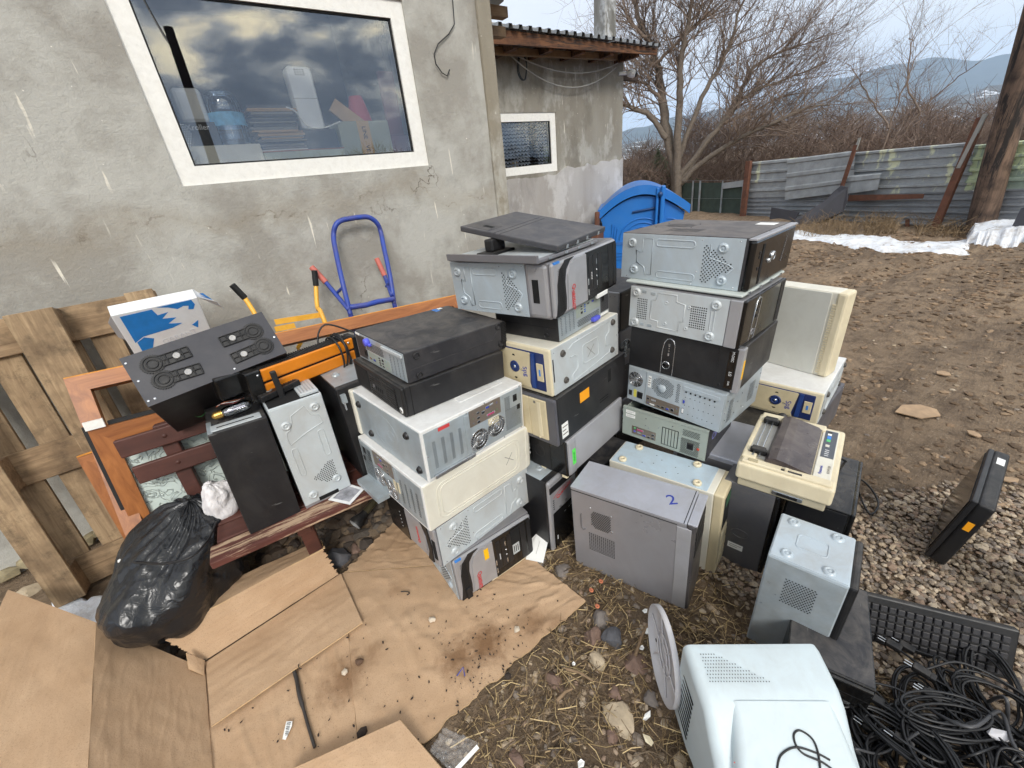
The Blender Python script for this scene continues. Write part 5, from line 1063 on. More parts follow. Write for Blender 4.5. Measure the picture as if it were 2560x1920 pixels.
c.hgrid('R', .12, .2, .22, .75, .006, .006, .002); c.hgrid('R', .66, .3, .82, .8, .007, .007, .0024, stag=False); c.holes('R', [(.06, .8), (.3, .3), (.36, .55), (.45, .7), (.5, .3), (.06, .3), (.9, .5)], .0032); c.screws('R', [(.05, .5), (.3, .85), (.58, .2), (.95, .85)])
c = Case('R3', 'black case with looped silver outline and yellow sticker in the right stack', BLACK, bev=.003)
c.rect('L', .0, .0, 1, 1, .010, BPLAS, 'front_panel', bev=.003); lp = [(.33, .02), (.33, .55), (.345, .78), (.37, .88), (.40, .90), (.43, .86), (.445, .75), (.445, .02)]
mb = MB(); mb.tube([c.P('L', u, v, .0105) for u, v in lp], .0018, 5); mb.build('outline_trim', CHROME, c.o)
q = c.disc('L', .378, .24, .014, .0125, BGLOSS, 'power_button'); c.disc('L', .378, .24, .017, .0125, CHROME, 'button_ring', ring=.0145)
for v in (.74, .52): c.rect('L', .385, v - .035, .40, v + .035, .0115, CHROME, 'usb_port', h0=.008)
for v in (.66, .60): c.disc('L', .392, v, .003, .0115, GREYINK, 'audio_jack', n=10)
c.rect('L', .82, .06, .97, .97, .0112, BPLAS, 'drive_bezel', h0=.008, bev=.001); c.rect('L', .90, .08, .96, .90, .0125, BGLOSS, 'drive_tray', h0=.008); o = c.text('L', .932, .80, 'M-DISC', .012, WPR, -90); o.location = Vector((-.0122, 0, 0)); o = c.text('L', .932, .42, 'LG', .014, WPR, -90); o.location = Vector((-.0122, 0, 0)); o = c.text('L', .932, .2, 'DVD', .008, WPR, -90); o.location = Vector((-.0122, 0, 0)); c.disc('L', .86, .12, .004, .0128, BGLOSS, 'eject_button')
c.rect('R', -.03, .0, .06, 1.0, .004, SILVER, 'silver_strip', bev=.003, h0=-.02); c.sticker('R', .01, .30, .05, .72, YEL, h=.0048)
c = Case('R2', 'grey case with two square grids of vent holes in the right stack', SILVD)
c.rect('L', .0, .01, .90, .99, .0018, GREY2, 'base_plate', bev=.0009); c.rect('L', .905, .0, 1.0, 1.0, .004, SILVER, 'front_bezel', bev=.003, h0=-.01)
for u, v in ((.065, .86), (.065, .14), (.80, .84), (.78, .16)): c.foot('L', u, v, .019, .009, GREY2)
c.hgrid('L', .085, .26, .19, .74, .0075, .0085, .0028, stag=False, h=.0022); c.hgrid('L', .60, .28, .74, .76, .0075, .0085, .0028, stag=False, h=.0022)
c.rib('L', [[(.28, .92), (.46, .92), (.46, .78), (.54, .74), (.54, .36), (.5, .34), (.5, .12), (.30, .12), (.30, .26), (.22, .28), (.22, .72), (.26, .74), (.28, .92)], c.rrect('L', .77, .28, .80, .74, .006)], GREY2)
for u, v in ((.12, .9), (.21, .88), (.12, .12), (.2, .12)): c.rect('L', u, v - .03, u + .045, v + .03, .0035, GALV, 'clip', bev=.001)
for u, v in ((.37, .72), (.37, .24), (.58, .7), (.57, .22)): c.disc('L', u, v, .007, .004, GREY2, 'stud', ring=.003)
c.rect('R', .0, .0, 1, 1, .012, BGLOSS, 'front_panel', bev=.004); mb = MB(); mb.tube([c.P('R', u, v, .0126) for u, v in ((.20, .04), (.22, .5), (.25, .88), (.29, .95), (.34, .9), (.35, .8), (.33, .3), (.31, .04))], .0018, 5); mb.build('outline_trim', CHROME, c.o)
c.disc('R', .255, .22, .013, .0145, SILVD, 'power_button', ring=.008)
for v in (.8, .68, .55): c.rect('R', .27, v - .03, .295, v + .03, .0135, DARK, 'usb_port', h0=.01)
c.rect('R', .86, .06, .96, .96, .0135, BPLAS, 'drive_bezel', h0=.01)
c = Case('RP', 'pale thin cover sheet sandwiched under the topmost case of the right stack', mat('pale_cover', (190, 196, 190), .45, var=.04), 'case cover', 'case_cover', 'loose case covers', pose=(1.395, .60, 1.060, 5.6, .43, .44, .010, -1.4, 1.2), body='cover_sheet')
for u in (.1, .35, .6, .85): c.rect('R', u, .1, u + .05, .9, .004, CHROME, 'tab', h0=0)
P1 = list(POSE['R1']); P1[2] += .012; P1[6] -= .006
c = Case('R1', 'topmost case of the right stack, black front with a silver ring and dusty dark top', BLACK2, pose=tuple(P1), bev=.003)
zinc_bottom(c, 'L', .985); c.rect('R', .0, .0, 1, .97, .022, BGLOSS, 'front_panel', bev=.010)
c.rect('R', -.005, .955, 1.005, 1.0, .026, SILVER, 'silver_trim', bev=.006, h0=-.004); mb = MB()
q = c.disc('R', .46, .52, .016, .0285, CHROME, 'power_ring', ring=.011); q = c.disc('R', .37, .46, .008, .0285, CHROME, 'reset_ring', ring=.004); c.disc('R', .46, .52, .011, .027, BPLAS, 'power_button')
c.rect('R', .18, .08, .22, .84, .0235, DARK, 'front_groove', h0=.018); o = c.text('R', .74, .55, 'FOXCONN', .018, SILVD, 78); o.location = Vector((0, -.0225, 0))
for v in (.7, .62, .4): c.rect('R', .12, v - .03, .15, v + .03, .0232, BPLAS, 'usb_port', h0=.018)
TOPD = mat('dusty_brown_grey', (82, 78, 78), .6, var=.08, scale=4, dirt=.5, dirtcol=(118, 110, 104)); c.rect('T', .004, .004, .996, .996, .0008, TOPD, 'dusty_cover', h0=0)
c.hgrid('T', .18, .45, .36, .72, .007, .006, .0024, m=BLACK2, h=.0012); c.hgrid('T', .45, .62, .66, .86, .007, .006, .0024, m=BLACK2, h=.0012, test=lambda a, b: abs(a - .5) + abs(b - .5) < .8)
c.sticker('T', .76, .06, .90, .2, WST, 'label', h=.0014); c.screws('T', [(.4, .9), (.44, .6), (.68, .62), (.66, .9)], .003, BLACK)

# ---------------- right rear group
for k, lb, m in (('W4', 'black case lying on the gravel at the bottom of the right rear pile', BLACK), ('W3', 'dark grey case under the beige and navy case of the right rear pile', mat('slate_steel', (84, 84, 92), .45, .1, var=.08, dirt=.3))):
    c = Case(k, lb, m); c.rect('R', .02, .04, .98, .96, .0015, m, 'side_panel', bev=.0008); c.rect('L', .02, .03, .98, .97, .01, BPLAS, 'front_panel', bev=.004); c.rect('L', .6, .1, .9, .9, .0115, BGLOSS, 'drive_bay', h0=.008); c.screws('R', [(.05, .9), (.05, .1), (.95, .9)])
c = Case('W2', 'beige and navy blue case with a white top under the tall cream case', WHITE)
spg_front(c, 'L'); dark_feet_bottom(c, 'R', False)
c = Case('W1', 'tall upright cream case standing on the beige and navy case at the right', CREAM, bev=.006)
c.rect('L', .004, .0, .93, .985, .0025, mat('pale_grey_cream', (206, 206, 198), .5, var=.03, dirt=.2), 'side_panel', bev=.001); c.rect('R', -.05, .0, 1.02, 1.0, .03, PALEB, 'front_bezel', bev=.010, h0=-.01)
for k in range(30): c.rect('L', .955, .04 + k * .028, 1.05, .054 + k * .028, .004, PALEB, 'bezel_louvre', h0=-.01)
# silver flat case behind the printer
c = Case('W5', 'silver flat case between the open chassis and the printer', MATS['silver_top'], pose=(1.44, .42, .0, 12, .30, .36, .41, 0, 0)); c.rect('T', .03, .03, .97, .97, .001, MATS['silver_top'], 'top_panel', h0=0); c.screws('T', [(.1, .1), (.9, .1)]); c.rect('L', .05, .05, .95, .95, .002, SILVD, 'side_panel', h0=0, bev=.001)
c = Case('W6', 'matt black case lying behind the printer beside the right stack', BLACK, pose=(1.66, .50, .0, 6, .26, .40, .385, 0, 0)); c.rect('T', .04, .04, .96, .96, .001, BLACK, 'top_panel', h0=0, bev=.0004); c.rect('L', .05, .05, .95, .95, .002, BLACK2, 'side_panel', h0=0, bev=.001)
# ---------------- towers under the printer
c = Case('D1', 'upright dark grey tower under the left end of the printer', mat('slate_grey_steel', (88, 88, 92), .45, .1, var=.06, dirt=.2))
c.rect('R', .0, .0, 1, 1, .015, BGLOSS, 'front_panel', bev=.006); c.rib('L', [[(.5 + .18 * math.cos(t), .42 + .05 * math.sin(t)) for t in [i * .52 for i in range(12)]]], MATS['slate_grey_steel'], .0016, .0006, True); c.sticker('L', .3, .20, .62, .27, WST, 'label', 2)
c = Case('D3', 'black glossy case standing under the right half of the printer', BGLOSS, pose=(1.42, .16, .0, 12, .34, .18, .395, 0, 0)); c.rect('L', .04, .02, .96, .98, .002, BLACK, 'side_panel', bev=.001); c.rect('R', .0, .0, 1, 1, .012, BGLOSS, 'front_panel', bev=.006); c.rect('R', .1, .7, .9, .95, .0135, BPLAS, 'drive_bay', h0=.008)
dp = at_z(1984, 1278, .40)
c = Case('D2', 'pale grey case with ring feet lying on the gravel below the printer', GREY, pose=(1.10, .075, .0, 12, .20, .195, .415, 0, 0))
c.rect('T', .01, .02, .99, .98, .0018, GREY, 'base_plate', bev=.0009)
for u, v in ((.12, .25), (.14, .78), (.86, .22), (.86, .8)): c.foot('T', u, v, .019, .009, GREY)
c.rib('T', [c.rrect('T', .35, .3, .65, .7, .011)], GREY); c.rect('L', .02, .02, .98, .98, .0016, GALV, 'side_panel', bev=.0008)
c.hgrid('L', .3, .6, .7, .85, .008, .007, .0026); c.rect('R', .0, .0, 1, 1, .02, BPLAS, 'front_panel', bev=.008)

# ---------------- dot-matrix printer
pp_ = POSE['PR']; o_ = Vector((pp_[0], pp_[1], 0)) + Matrix.Rotation(R_(pp_[3]), 3, 'Z') @ Vector((0, pp_[5], 0))
c = Case('PR', 'beige dot-matrix printer with smoked lid on top of the dark towers', PALEB, 'printer', 'dot_matrix_printer', None, pose=(o_.x, o_.y, pp_[2], pp_[3] - 90, pp_[5], pp_[4], .122, 0, 0), build=False)
X, Y, Z = c.X, c.Y, c.Z; mb = MB(); mb.bbox((0, 0, .036), (X, Y, Z * .86), .010, 3); mb.build('upper_housing', PALEB, c.o)
mb = MB(); mb.bbox((.010, .012, .0), (X - .012, Y - .012, .040), .005, 2); mb.build('lower_housing', mat('dull_beige', (190, 180, 154), .5, var=.05, dirt=.2), c.o)
mb = MB(); zt = Z * .86    # raised rims: front strip, ends
mb.bbox((.010, .008, zt - .008), (X - .012, .040, zt + .010), .005, 2); mb.bbox((.010, Y - .045, zt - .008), (X - .06, Y - .008, zt + .012), .005, 2); mb.bbox((.004, .036, zt - .008), (.05, .072, zt + .012), .006, 2); mb.bbox((.004, Y - .075, zt - .008), (.05, Y - .04, zt + .012), .006, 2); mb.bbox((.002, .06, zt - .008), (.018, Y - .06, zt + .008), .005, 2); mb.build('housing_rim', PALEB, c.o)
SMOKE = mat('smoked_plastic', (66, 58, 60), .32, var=.12, scale=7, dirt=.35, dirtcol=(120, 110, 104), scratch=.1)
LX0, LX1, LY0, LY1 = .075, .212, .036, Y - .036
mb = MB(); prof = [(LX0, zt + .006), (LX0 + .010, zt + .026), (LX0 + .034, zt + .032), (LX0 + .06, zt + .028), (LX1, zt + .010), (LX1, zt)]
pts = [(x, z) for x, z in prof] + [(LX0, zt)]; mb.prism([(x, LY0, z) for x, z in pts], (0, LY1 - LY0, 0)); mb.build('smoked_lid', SMOKE, c.o)
mb = MB(); mb.add([(.018, LY0 + .02, zt + .0012), (LX0, LY0 + .02, zt + .0012), (LX0, LY1 - .01, zt + .0012), (.018, LY1 - .01, zt + .0012)], [(0, 1, 2, 3)]); mb.build('paper_well', mat('well_grey', (178, 176, 170), .5), c.o)
for x in (.036, .056): mb = MB(); mb.cyl((x, .05, zt + .012), (x, Y - .05, zt + .012), .0032, None, 8); mb.build('paper_rod', CHROME, c.o)
for y in (.085, Y - .075): mb = MB(); mb.bbox((.022, y - .009, zt + .002), (.076, y + .009, zt + .024), .004); mb.bbox((.026, y - .014, zt + .018), (.070, y + .014, zt + .028), .004); mb.build('tractor_feed', BPLAS, c.o)
mb = MB(); mb.lathe((.075, Y + .001, zt - .004), (0, 1, 0), [(0, 0), (.018, 0), (.018, .012), (.014, .014), (0, .014)], 18); mb.build('platen_knob', mat('dull_black', (40, 38, 38), .5), c.o)
mb = MB(); mb.bbox((LX1 + .004, .042, zt - .004), (X - .018, Y - .02, zt + .004), .003); pn = mb.build('control_strip', CREAM, c.o)
mb = MB(); mb.bbox((LX1 + .012, .17, zt), (X - .022, Y - .03, zt + .0055), .001); mb.build('keypad', mat('keypad_grey', (84, 88, 96), .5), pn)
kx = (LX1 + .02, X - .034)
for y, m, h in ((.338, BPLAS, .012), (.322, WST, .012), (.296, IBLUE, .020), (.276, TEAL, .016), (.240, CREAM, .014)): mb = MB(); mb.box((kx[0], y, zt + .004), (kx[1] - .006, y + h, zt + .0068)); mb.build('key', m, pn)
for k in range(4): mb = MB(); mb.box((kx[0] + .002, .180 + k * .012, zt + .004), (kx[1] - .004, .183 + k * .012, zt + .0060)); mb.build('key_legend', WPR, pn)
def ptext(txt, x, y, size, m, rot):
    me = text_mesh(txt, size); me.transform(Matrix.Translation((x, y, zt + .0046)) @ Matrix.Rotation(R_(rot), 4, 'Z')); me.materials.append(m); o = bpy.data.objects.new('lettering', me); COL.objects.link(o); o.parent = pn
ptext('Panasonic', LX1 + .022, .09, .013, INK, 90); ptext('KX-P1150', LX1 + .044, .10, .011, GREYINK, 90)
mb = MB(); mb.bbox((.13, .013, zt + .006), (.19, .022, zt + .0115), .001); mb.build('slider_slot', BPLAS, c.o); mb = MB(); mb.bbox((.14, .012, zt + .008), (.15, .024, zt + .020), .002); mb.build('slider', PALEB, c.o)
mb = MB(); mb.bbox((.12, .008, .008), (.21, .014, .026), .002); mb.build('parallel_connector', CHROME, c.o); mb = MB(); mb.box((.135, .0065, .012), (.195, .009, .022)); mb.build('connector_core', DARK, c.o)
mb = MB(); mb.bbox((.03, .014, zt + .006), (.06, .028, zt + .0145), .002); mb.build('release_lever', mat('dull_beige2', (170, 158, 128), .5), c.o)
# its power cord over the gravel
mb = MB(); P = [at_z(2100, 1145, .44), at_z(2122, 1160, .36), at_z(2140, 1195, .2), at_z(2150, 1240, .05), at_z(2175, 1285, .03), at_z(2196, 1262, .03), at_z(2180, 1225, .04), at_z(2150, 1198, .04), at_z(2115, 1195, .05), at_z(2102, 1225, .05), at_z(2095, 1258, .05)]
def smooth(P, k=5):
    Q = []; m = len(P)
    for i in range(m - 1):
        a, b, c_, d = P[max(i - 1, 0)], P[i], P[i + 1], P[min(i + 2, m - 1)]
        for j in range(k): u = j / k; Q.append(.5 * ((2 * b) + (c_ - a) * u + (2 * a - 5 * b + 4 * c_ - d) * u * u + (3 * b - a - 3 * c_ + d) * u ** 3))
    return Q + [P[-1]]
mb.tube(smooth(P), .0042, 6); o = mb.build('power_cord', BLK, c.o); bpy.context.view_layer.update(); o.matrix_parent_inverse = c.o.matrix_world.inverted()

# ---------------- cases half hidden in the gap between the middle and right stacks
for i, (z, yw, m, lb) in enumerate(((0, 6, BLACK, 'lowest dark case in the gap behind the middle and right stacks'), (.195, 3, SILVD, 'silver case with fan guard in the gap behind the middle and right stacks'), (.39, 8, BLACK2, 'charcoal case in the gap, under the silver-edged case with orange sticker'), (.585, 4, SILVD, 'second silver case from the top in the gap between the stacks'), (.78, 7, BLACK, 'silver-edged case with an orange sticker in the gap between the stacks'))):
    c = Case('N', lb, m, pose=(1.50, 1.18, z, yw, .42, .42, .192, 0, 0)); c.rect('L', .0, .0, 1, 1, .012, SILVER if i in (1, 3, 4) else BPLAS, 'front_panel', bev=.005)
    if i == 4: c.sticker('L', .80, .30, .86, .72, ORG, h=.0126)
    if i in (1, 3): c.fan('R', .12, .5, .045)
    if i == 5: c.hgrid('L', .7, .2, .95, .8, .008, .007, .0026, h=.0126)
    c.rect('R', .02, .04, .98, .96, .0015, m, 'side_panel', bev=.0007)
# power supply poking out below the middle stack
c = Case('PS', 'black power supply with yellow label wedged between the middle stack and the silver tower', BLACK2, 'power supply', 'power_supply', None, pose=(1.16, .985, .12, 8, .22, .15, .17, 0, 0))
c.rect('R', .03, .04, .97, .96, .002, BPLAS, 'rear_plate', bev=.001); c.hgrid('R', .34, .12, .95, .92, .0055, .005, .0019, m=GREYINK, h=.0026); c.socket('R', .16, .5, .03, .026); c.rect('R', .08, .70, .24, .84, .006, BPLAS, 'switch'); c.rect('R', .05, .2, .3, .34, .0028, YEL, 'label', h0=.001)

# ---------------- cases on the bench
c = Case('K2', 'black case standing on the bench with a scuffed plain side and bare metal top', BLACK, bev=.003)
c.rect('T', .02, .02, .98, .98, .001, BLACK2, 'top_frame', h0=0); c.rect('T', .06, .03, .92, .20, .004, GREY2, 'metal_strip', bev=.001, h0=0); c.rect('T', .16, .09, .80, .115, .0046, DARK, 'strip_slot', h0=.003); c.holes('T', [(.1 + .1 * k, .27) for k in range(8)], .004, CHROME, 'rivets', h=.0013); c.rect('T', .0, .0, .08, .35, .003, GALV, 'corner_bracket', h0=0)
c.rect('L', .02, .02, .98, .98, .0015, BLACK, 'side_panel', bev=.0007)
c = Case('K3', 'grey case with ring feet and vent holes standing beside the black case on the bench', GREY2, bev=.003)
c.rect('R', .012, .02, .99, .985, .0018, GREY2, 'base_plate', bev=.0009)
for u, v in ((.20, .82), (.80, .90), (.22, .10), (.76, .16)): c.foot('R', u, v, .019, .009, GREY2)
c.rib('R', [[(.14, .70), (.16, .76), (.24, .77), (.32, .84), (.34, .89), (.62, .94), (.70, .84), (.82, .82), (.86, .74), (.5, .70), (.16, .64), (.14, .70)], c.rrect('R', .13, .32, .24, .60, .010), c.rrect('R', .70, .42, .82, .68, .010)], GREY2)
c.hgrid('R', .28, .17, .80, .36, .0085, .0068, .0027, h=.0022, test=lambda a, b: b > .75 - a * 1.0 + (0 if a < .6 else (a - .6) * 1.4) - .25 and b < .35 + a * .8); c.rect('R', .30, .012, .72, .05, .0025, DARK, 'front_slot', h0=0)
c.rect('R', .0, -.02, 1.0, .02, .002, mat('dull_silver', (150, 148, 150), .4, .3), 'front_bezel', h0=-.1); c.rect('T', .03, .02, .97, .8, .002, DARK, 'open_top', h0=0); c.rect('T', .62, .04, .98, .5, .012, GREY2, 'finned_plate', bev=.002, h0=0)
for k in range(5): c.rect('T', .66 + .06 * k, .08, .68 + .06 * k, .46, .0135, GALV, 'fin', h0=.008)
c = Case('K4', 'black tower with a round power button behind the left stack on the bench', BLACK, pose=(.275, 1.54, .405, 2, .185, .40, .44, 0, 0))
c.rect('R', .0, .0, 1, 1, .014, BPLAS, 'front_panel', bev=.006); c.rect('T', .02, .02, .98, .98, .0016, GALV, 'base_plate', bev=.0008); c.foot('T', .25, .3, .018, .009, GALV); c.foot('T', .75, .75, .018, .009, GALV)
c.sticker('R', .48, .60, .62, .68, IBLUE, 'badge', h=.0146); q = c.disc('R', .55, .49, .008, .0165, CHROME, 'power_button', dome=.001); c.rect('R', .25, .05, .95, .40, .0148, BGLOSS, 'drive_bay', h0=.01)
for k in range(3): c.rect('R', .3, .08 + .11 * k, .92, .16 + .11 * k, .0155, BPLAS, 'bay_cover', h0=.012)
c.rect('R', .04, .86, .14, .94, .03, GALV, 'metal_clip', h0=.01); c.rect('R', .05, .80, .08, .88, .034, CHROME, 'hook', h0=.02)
# drive caddies lying on the grey case
for i, (x, y, z, yw, X, Y, Z, lb) in enumerate(((.045, 1.60, .858, 20, .15, .10, .022, 'black drive caddy with round latch lying on the grey bench case'), (.12, 1.70, .862, 12, .14, .11, .028, 'dark metal drive under the orange heater bar'), (.10, 1.66, .893, 28, .13, .09, .02, 'black drive bracket wedged under the orange heater bar'))):
    c = Case('C', lb, BPLAS if i != 1 else MATS['dull_silver'], 'drive caddy', 'drive_caddy', 'drive parts on the bench cases', pose=(x, y, z, yw, X, Y, Z, 0, 0), bev=.002); c.disc('T', .3, .3, .012, .003, GREYINK, 'round_latch', ring=.007)
    for k in range(7): c.rect('T', .55 + k * .06, .1, .575 + k * .06, .9, .002, BPLAS, 'fin', h0=0)
    c.rect('R', .1, .3, .8, .7, .001, DARK, 'slot', h0=0)
c = Case('K1', 'large black case tilted back on the bench showing four toothed swivel feet', BLACK, bev=.003)
c.rect('T', .0, .0, 1, 1, .0012, mat('matt_charcoal', (54, 54, 60), .55, var=.06, scale=4, dirt=.15, dirtcol=(110, 108, 108), bump=.15, bscale=900), 'underside', h0=0)
def swivel(c, u, v, ang, hand):
    O = c.P('T', u, v, .0012); d = Vector((math.cos(ang), math.sin(ang), 0)); s = Vector((-d.y, d.x, 0)); n = Vector((0, 0, 1)); mb = MB(); r = .031; N_ = 30; ring = []
    for k in range(N_ * 2): q = math.pi * k / N_; rr = r * (1.1 if k % 2 else .97); ring.append(O + (d * math.cos(q) + s * math.sin(q)) * rr)
    mb.prism(ring, n * .004)
    for rr in (.025, .015): mb.tube([O + n * .005 + (d * math.cos(k * .2244) + s * math.sin(k * .2244)) * rr for k in range(28)], .0022, 5, closed=True)
    L, w = .105, .019
    for a0, a1 in (((.018, -w), (L, -w)), ((.018, w), (L, w)), ((L, -w), (L, w)), ((.04, -w), (.04, w)), ((.062, -w), (.062, w)), ((.084, -w), (.084, w)), ((.02, 0), (L, 0))): mb.tube([O + d * a0[0] + s * a0[1] + n * .004, O + d * a1[0] + s * a1[1] + n * .004], .0021, 4)
    mb.prism([O + d * .018 - s * w, O + d * .018 + s * w, O + d * L + s * w, O + d * L - s * w], n * .0022)
    f = mb.build('swivel_foot', BPLAS, c.o); mb = MB(); mb.lathe(O + d * .068, n, [(0, .002), (.0105, .002), (.0105, .007), (.008, .008), (.006, .0065), (0, .0065)], 16); mb.build('pad', mat('grey_rubber', (168, 166, 164), .6), f)
for u, v, a, h in ((.155, .70, .0, 1), (.165, .36, -.08, -1), (.86, .66, 3.14, 1), (.87, .30, 3.2, -1)): swivel(c, u, v, a, h)
c.screws('T', [(.02, .88), (.03, .5), (.02, .1), (.06, .1), (.6, .08), (.98, .4)], .004)
print('cases ok')

# ================================================================== THE REST OF THE YARD
PAL = wood('pallet_wood', (124, 101, 76), (182, 156, 122), 'y', 1.0, .85, dirt=.65, bump=.9); PALX = wood('pallet_wood_cross', (118, 95, 71), (174, 147, 114), 'x', 1.0, .85, dirt=.6, bump=.9)
th = R_(12.3)
pal = thing('wooden_pallet', 'weathered wooden pallet leaning against the rendered wall at far left', 'pallet', (-.955, 2.345, .0)); pal.rotation_euler = (R_(90) - th, 0, 0)
def plank(name, a, b, m, warp=.002, seed=0):
    mb = MB(); nx, ny = (3, 14) if b[1] - a[1] > b[0] - a[0] else (14, 3)
    mb.bbox(a, b, .002, 1); mb.v = [(v[0] + warp * nz((v[0] * 3, v[1] * 3, seed), 2), v[1], v[2] + warp * nz((v[0] * 4, v[1] * 4, seed + 5), 2)) for v in mb.v]
    return mb.build(name, m, pal)
Z_ = (0.0, .022, .044, .122, .144)     # deck boards at the wall, stringers, blocks, skids towards the viewer
for i, (x, w) in enumerate(((0, .145), (.19, .10), (.3275, .145), (.51, .10), (.655, .145))): plank('deck_board', (x, 0, Z_[0]), (x + w, 1.2, Z_[1]), PAL, seed=i)
for i, y in enumerate((0, .5275, 1.055)): plank('stringer_board', (0, y, Z_[1] + .0005), (.8, y + .145, Z_[2]), PALX, seed=i + 8)
for x, w in ((0, .10), (.3275, .145), (.70, .10)):
    for y in (0, .5275, 1.055): plank('block', (x + .002, y + .002, Z_[2] + .0005), (x + w - .002, y + .143, Z_[3]), PALX, 0)
for i, (x, w) in enumerate(((0, .10), (.3275, .145), (.70, .10))): plank('skid_board', (x, -.004 * i, Z_[3] + .0005), (x + w, 1.2, Z_[4]), PAL, .003, i + 20)

# printed carton above the pallet
PRW = mat('white_carton', (232, 234, 236), .6, var=.03, dirt=.15); PRB = mat('blue_carton_print', (38, 128, 206), .6, var=.12, scale=20)
c = Case('BX', 'white carton with a blue eagle print standing against the wall', PRW, 'carton', 'printed_carton', None, pose=(-.315, 2.40, .945, 3, .30, .07, .225, 0, 26), body='carton_shell', bev=.003)
c.poly('R', [(.08, .30), (.08, .94), (.44, .95), (.47, .80), (.60, .82), (.50, .70), (.66, .66), (.54, .56), (.70, .50), (.56, .44), (.20, .40)], .0006, PRB, 'print_patch', h0=0)
c.poly('R', [(.50, .97), (.92, .98), (.94, .86), (.90, .76), (.84, .78), (.86, .86), (.80, .88), (.72, .84), (.62, .92)], .0006, PRB, 'print_patch', h0=0)
c.poly('R', [(.10, .05), (.10, .30), (.20, .38), (.30, .30), (.22, .05)], .0006, PRB, 'print_patch', h0=0); c.poly('R', [(.80, .40), (.90, .48), (.86, .30)], .0006, PRB, 'print_patch', h0=0)
c.text('R', .60, .20, 'GARANT', .034, mat('faint_print', (206, 210, 216), .6), 8)

mb = MB(); mb.prism([c.P('R', -.0, .98, -.005), c.P('R', -.07, .80, -.02), c.P('R', -.06, .45, -.02), c.P('R', .0, .4, -.005)], Vector((0, .004, 0))); mb.build('open_flap', mat('carton_inside', (150, 148, 148), .8), c.o)
mb = MB(); mb.prism([c.P('T', 1.0, .05, 0), c.P('T', 1.22, .3, -.06), c.P('T', 1.28, .6, -.12), c.P('T', 1.0, .95, 0)], Vector((0, 0, .004))); fl_ = mb.build('open_flap', PRW, c.o)
mb = MB(); mb.prism([c.P('T', 1.05, .2, .005), c.P('T', 1.18, .4, -.05), c.P('T', 1.1, .7, -.02)], Vector((0, 0, .003))); mb.build('print_patch', PRB, c.o)

# ---------------- timber-look window frames leaning on the wall
FRM = wood('brown_laminate', (130, 74, 34), (176, 112, 60), 'x', .8, .4, bump=.1, knots=False); FRV = wood('brown_laminate_upright', (130, 74, 34), (176, 112, 60), 'z', .8, .4, bump=.1, knots=False); FRO = mat('foam_edge', (206, 140, 60), .8, var=.2, scale=30, bump=.6, bscale=120)
def sash(name, label, TL, TR, D, H, w, dep, glass=None, edge=True, seal=False):
    """rectangular frame from its top corners and the direction its stiles run"""
    TL, TR, D = Vector(TL), Vector(TR), Vector(D).normalized(); U = (TR - TL); Wd = U.length; U.normalize(); D = (D - U * D.dot(U)).normalized(); n = U.cross(D)
    if n.y > 0: n = -n
    t = thing(name, label, 'window frame', TL + D * H); P = lambda u, d, k=0: TL + U * u + D * d + n * k - (TL + D * H)
    def mem(nm, pts, m): mb = MB(); mb.prism([P(*p) for p in pts], -n * dep); o = mb.build(nm, m, t); bm = None; return o
    mem('top_rail', ((0, 0), (Wd, 0), (Wd - w, w), (w, w)), FRM); mem('bottom_rail', ((0, H), (Wd, H), (Wd - w, H - w), (w, H - w)), FRM); mem('stile', ((0, 0), (0, H), (w, H - w), (w, w)), FRV); mem('stile', ((Wd, 0), (Wd, H), (Wd - w, H - w), (Wd - w, w)), FRV)
    if edge: mb = MB(); mb.prism([P(.0, -.006, -.004), P(Wd, -.006, -.004), P(Wd, -.0005, -.004), P(0, -.0005, -.004)], -n * (dep - .004)); mb.v = [tuple(Vector(v) + Vector((0, 0, .004 * nz(v, 30)))) for v in mb.v]; mb.build('foam_edge', FRO, t)
    if seal: mb = MB(); mb.prism([P(-.014, -.014, -.01), P(-.001, -.014, -.01), P(-.001, H, -.01), P(-.014, H, -.01)], -n * .02); mb.build('rubber_seal', RUBBER, t); mb = MB(); mb.prism([P(.06, -.016, -.01), P(Wd, -.016, -.01), P(Wd, -.001, -.01), P(.06, -.001, -.01)], -n * .02); mb.build('rubber_seal', RUBBER, t); mb = MB(); mb.prism([P(-.002, -.035, .0), P(.055, -.035, .0), P(.055, -.002, .0), P(-.002, -.002, .0)], n * .012); mb.build('hinge', PVC, t)
    if glass: mb = MB(); mb.prism([P(w - .004, w - .004, -.02), P(Wd - w + .004, w - .004, -.02), P(Wd - w + .004, H - w + .004, -.02), P(w - .004, H - w + .004, -.02)], -n * .006); mb.build('textured_pane', glass, t)
    return t
def m_texglass():
    m, nn, ll, bs = nodes('textured_glass'); v = coords(nn, ll); k = noise_(nn, ll, v, 16, 2, .5, 2.2); bs.inputs['Base Color'].default_value = (*lin((206, 218, 212)), 1); bs.inputs['Roughness'].default_value = .2
    s = N(nn, 'ShaderNodeMath', operation='SUBTRACT'); ll.new(k, s.inputs[0]); s.inputs[1].default_value = .5; a = N(nn, 'ShaderNodeMath', operation='ABSOLUTE'); ll.new(s.outputs[0], a.inputs[0])
    bump_(nn, ll, bs, ramp_(nn, ll, a.outputs[0], .0, .035), .9, .006); return m
sash('window_frame', 'large empty brown window frame whose long top rail runs behind the hand trucks', at_y(158, 948, 2.28), at_y(1146, 737, 2.30), at_y(228, 1092, 2.16) - at_y(158, 948, 2.28), .80, .062, .05)
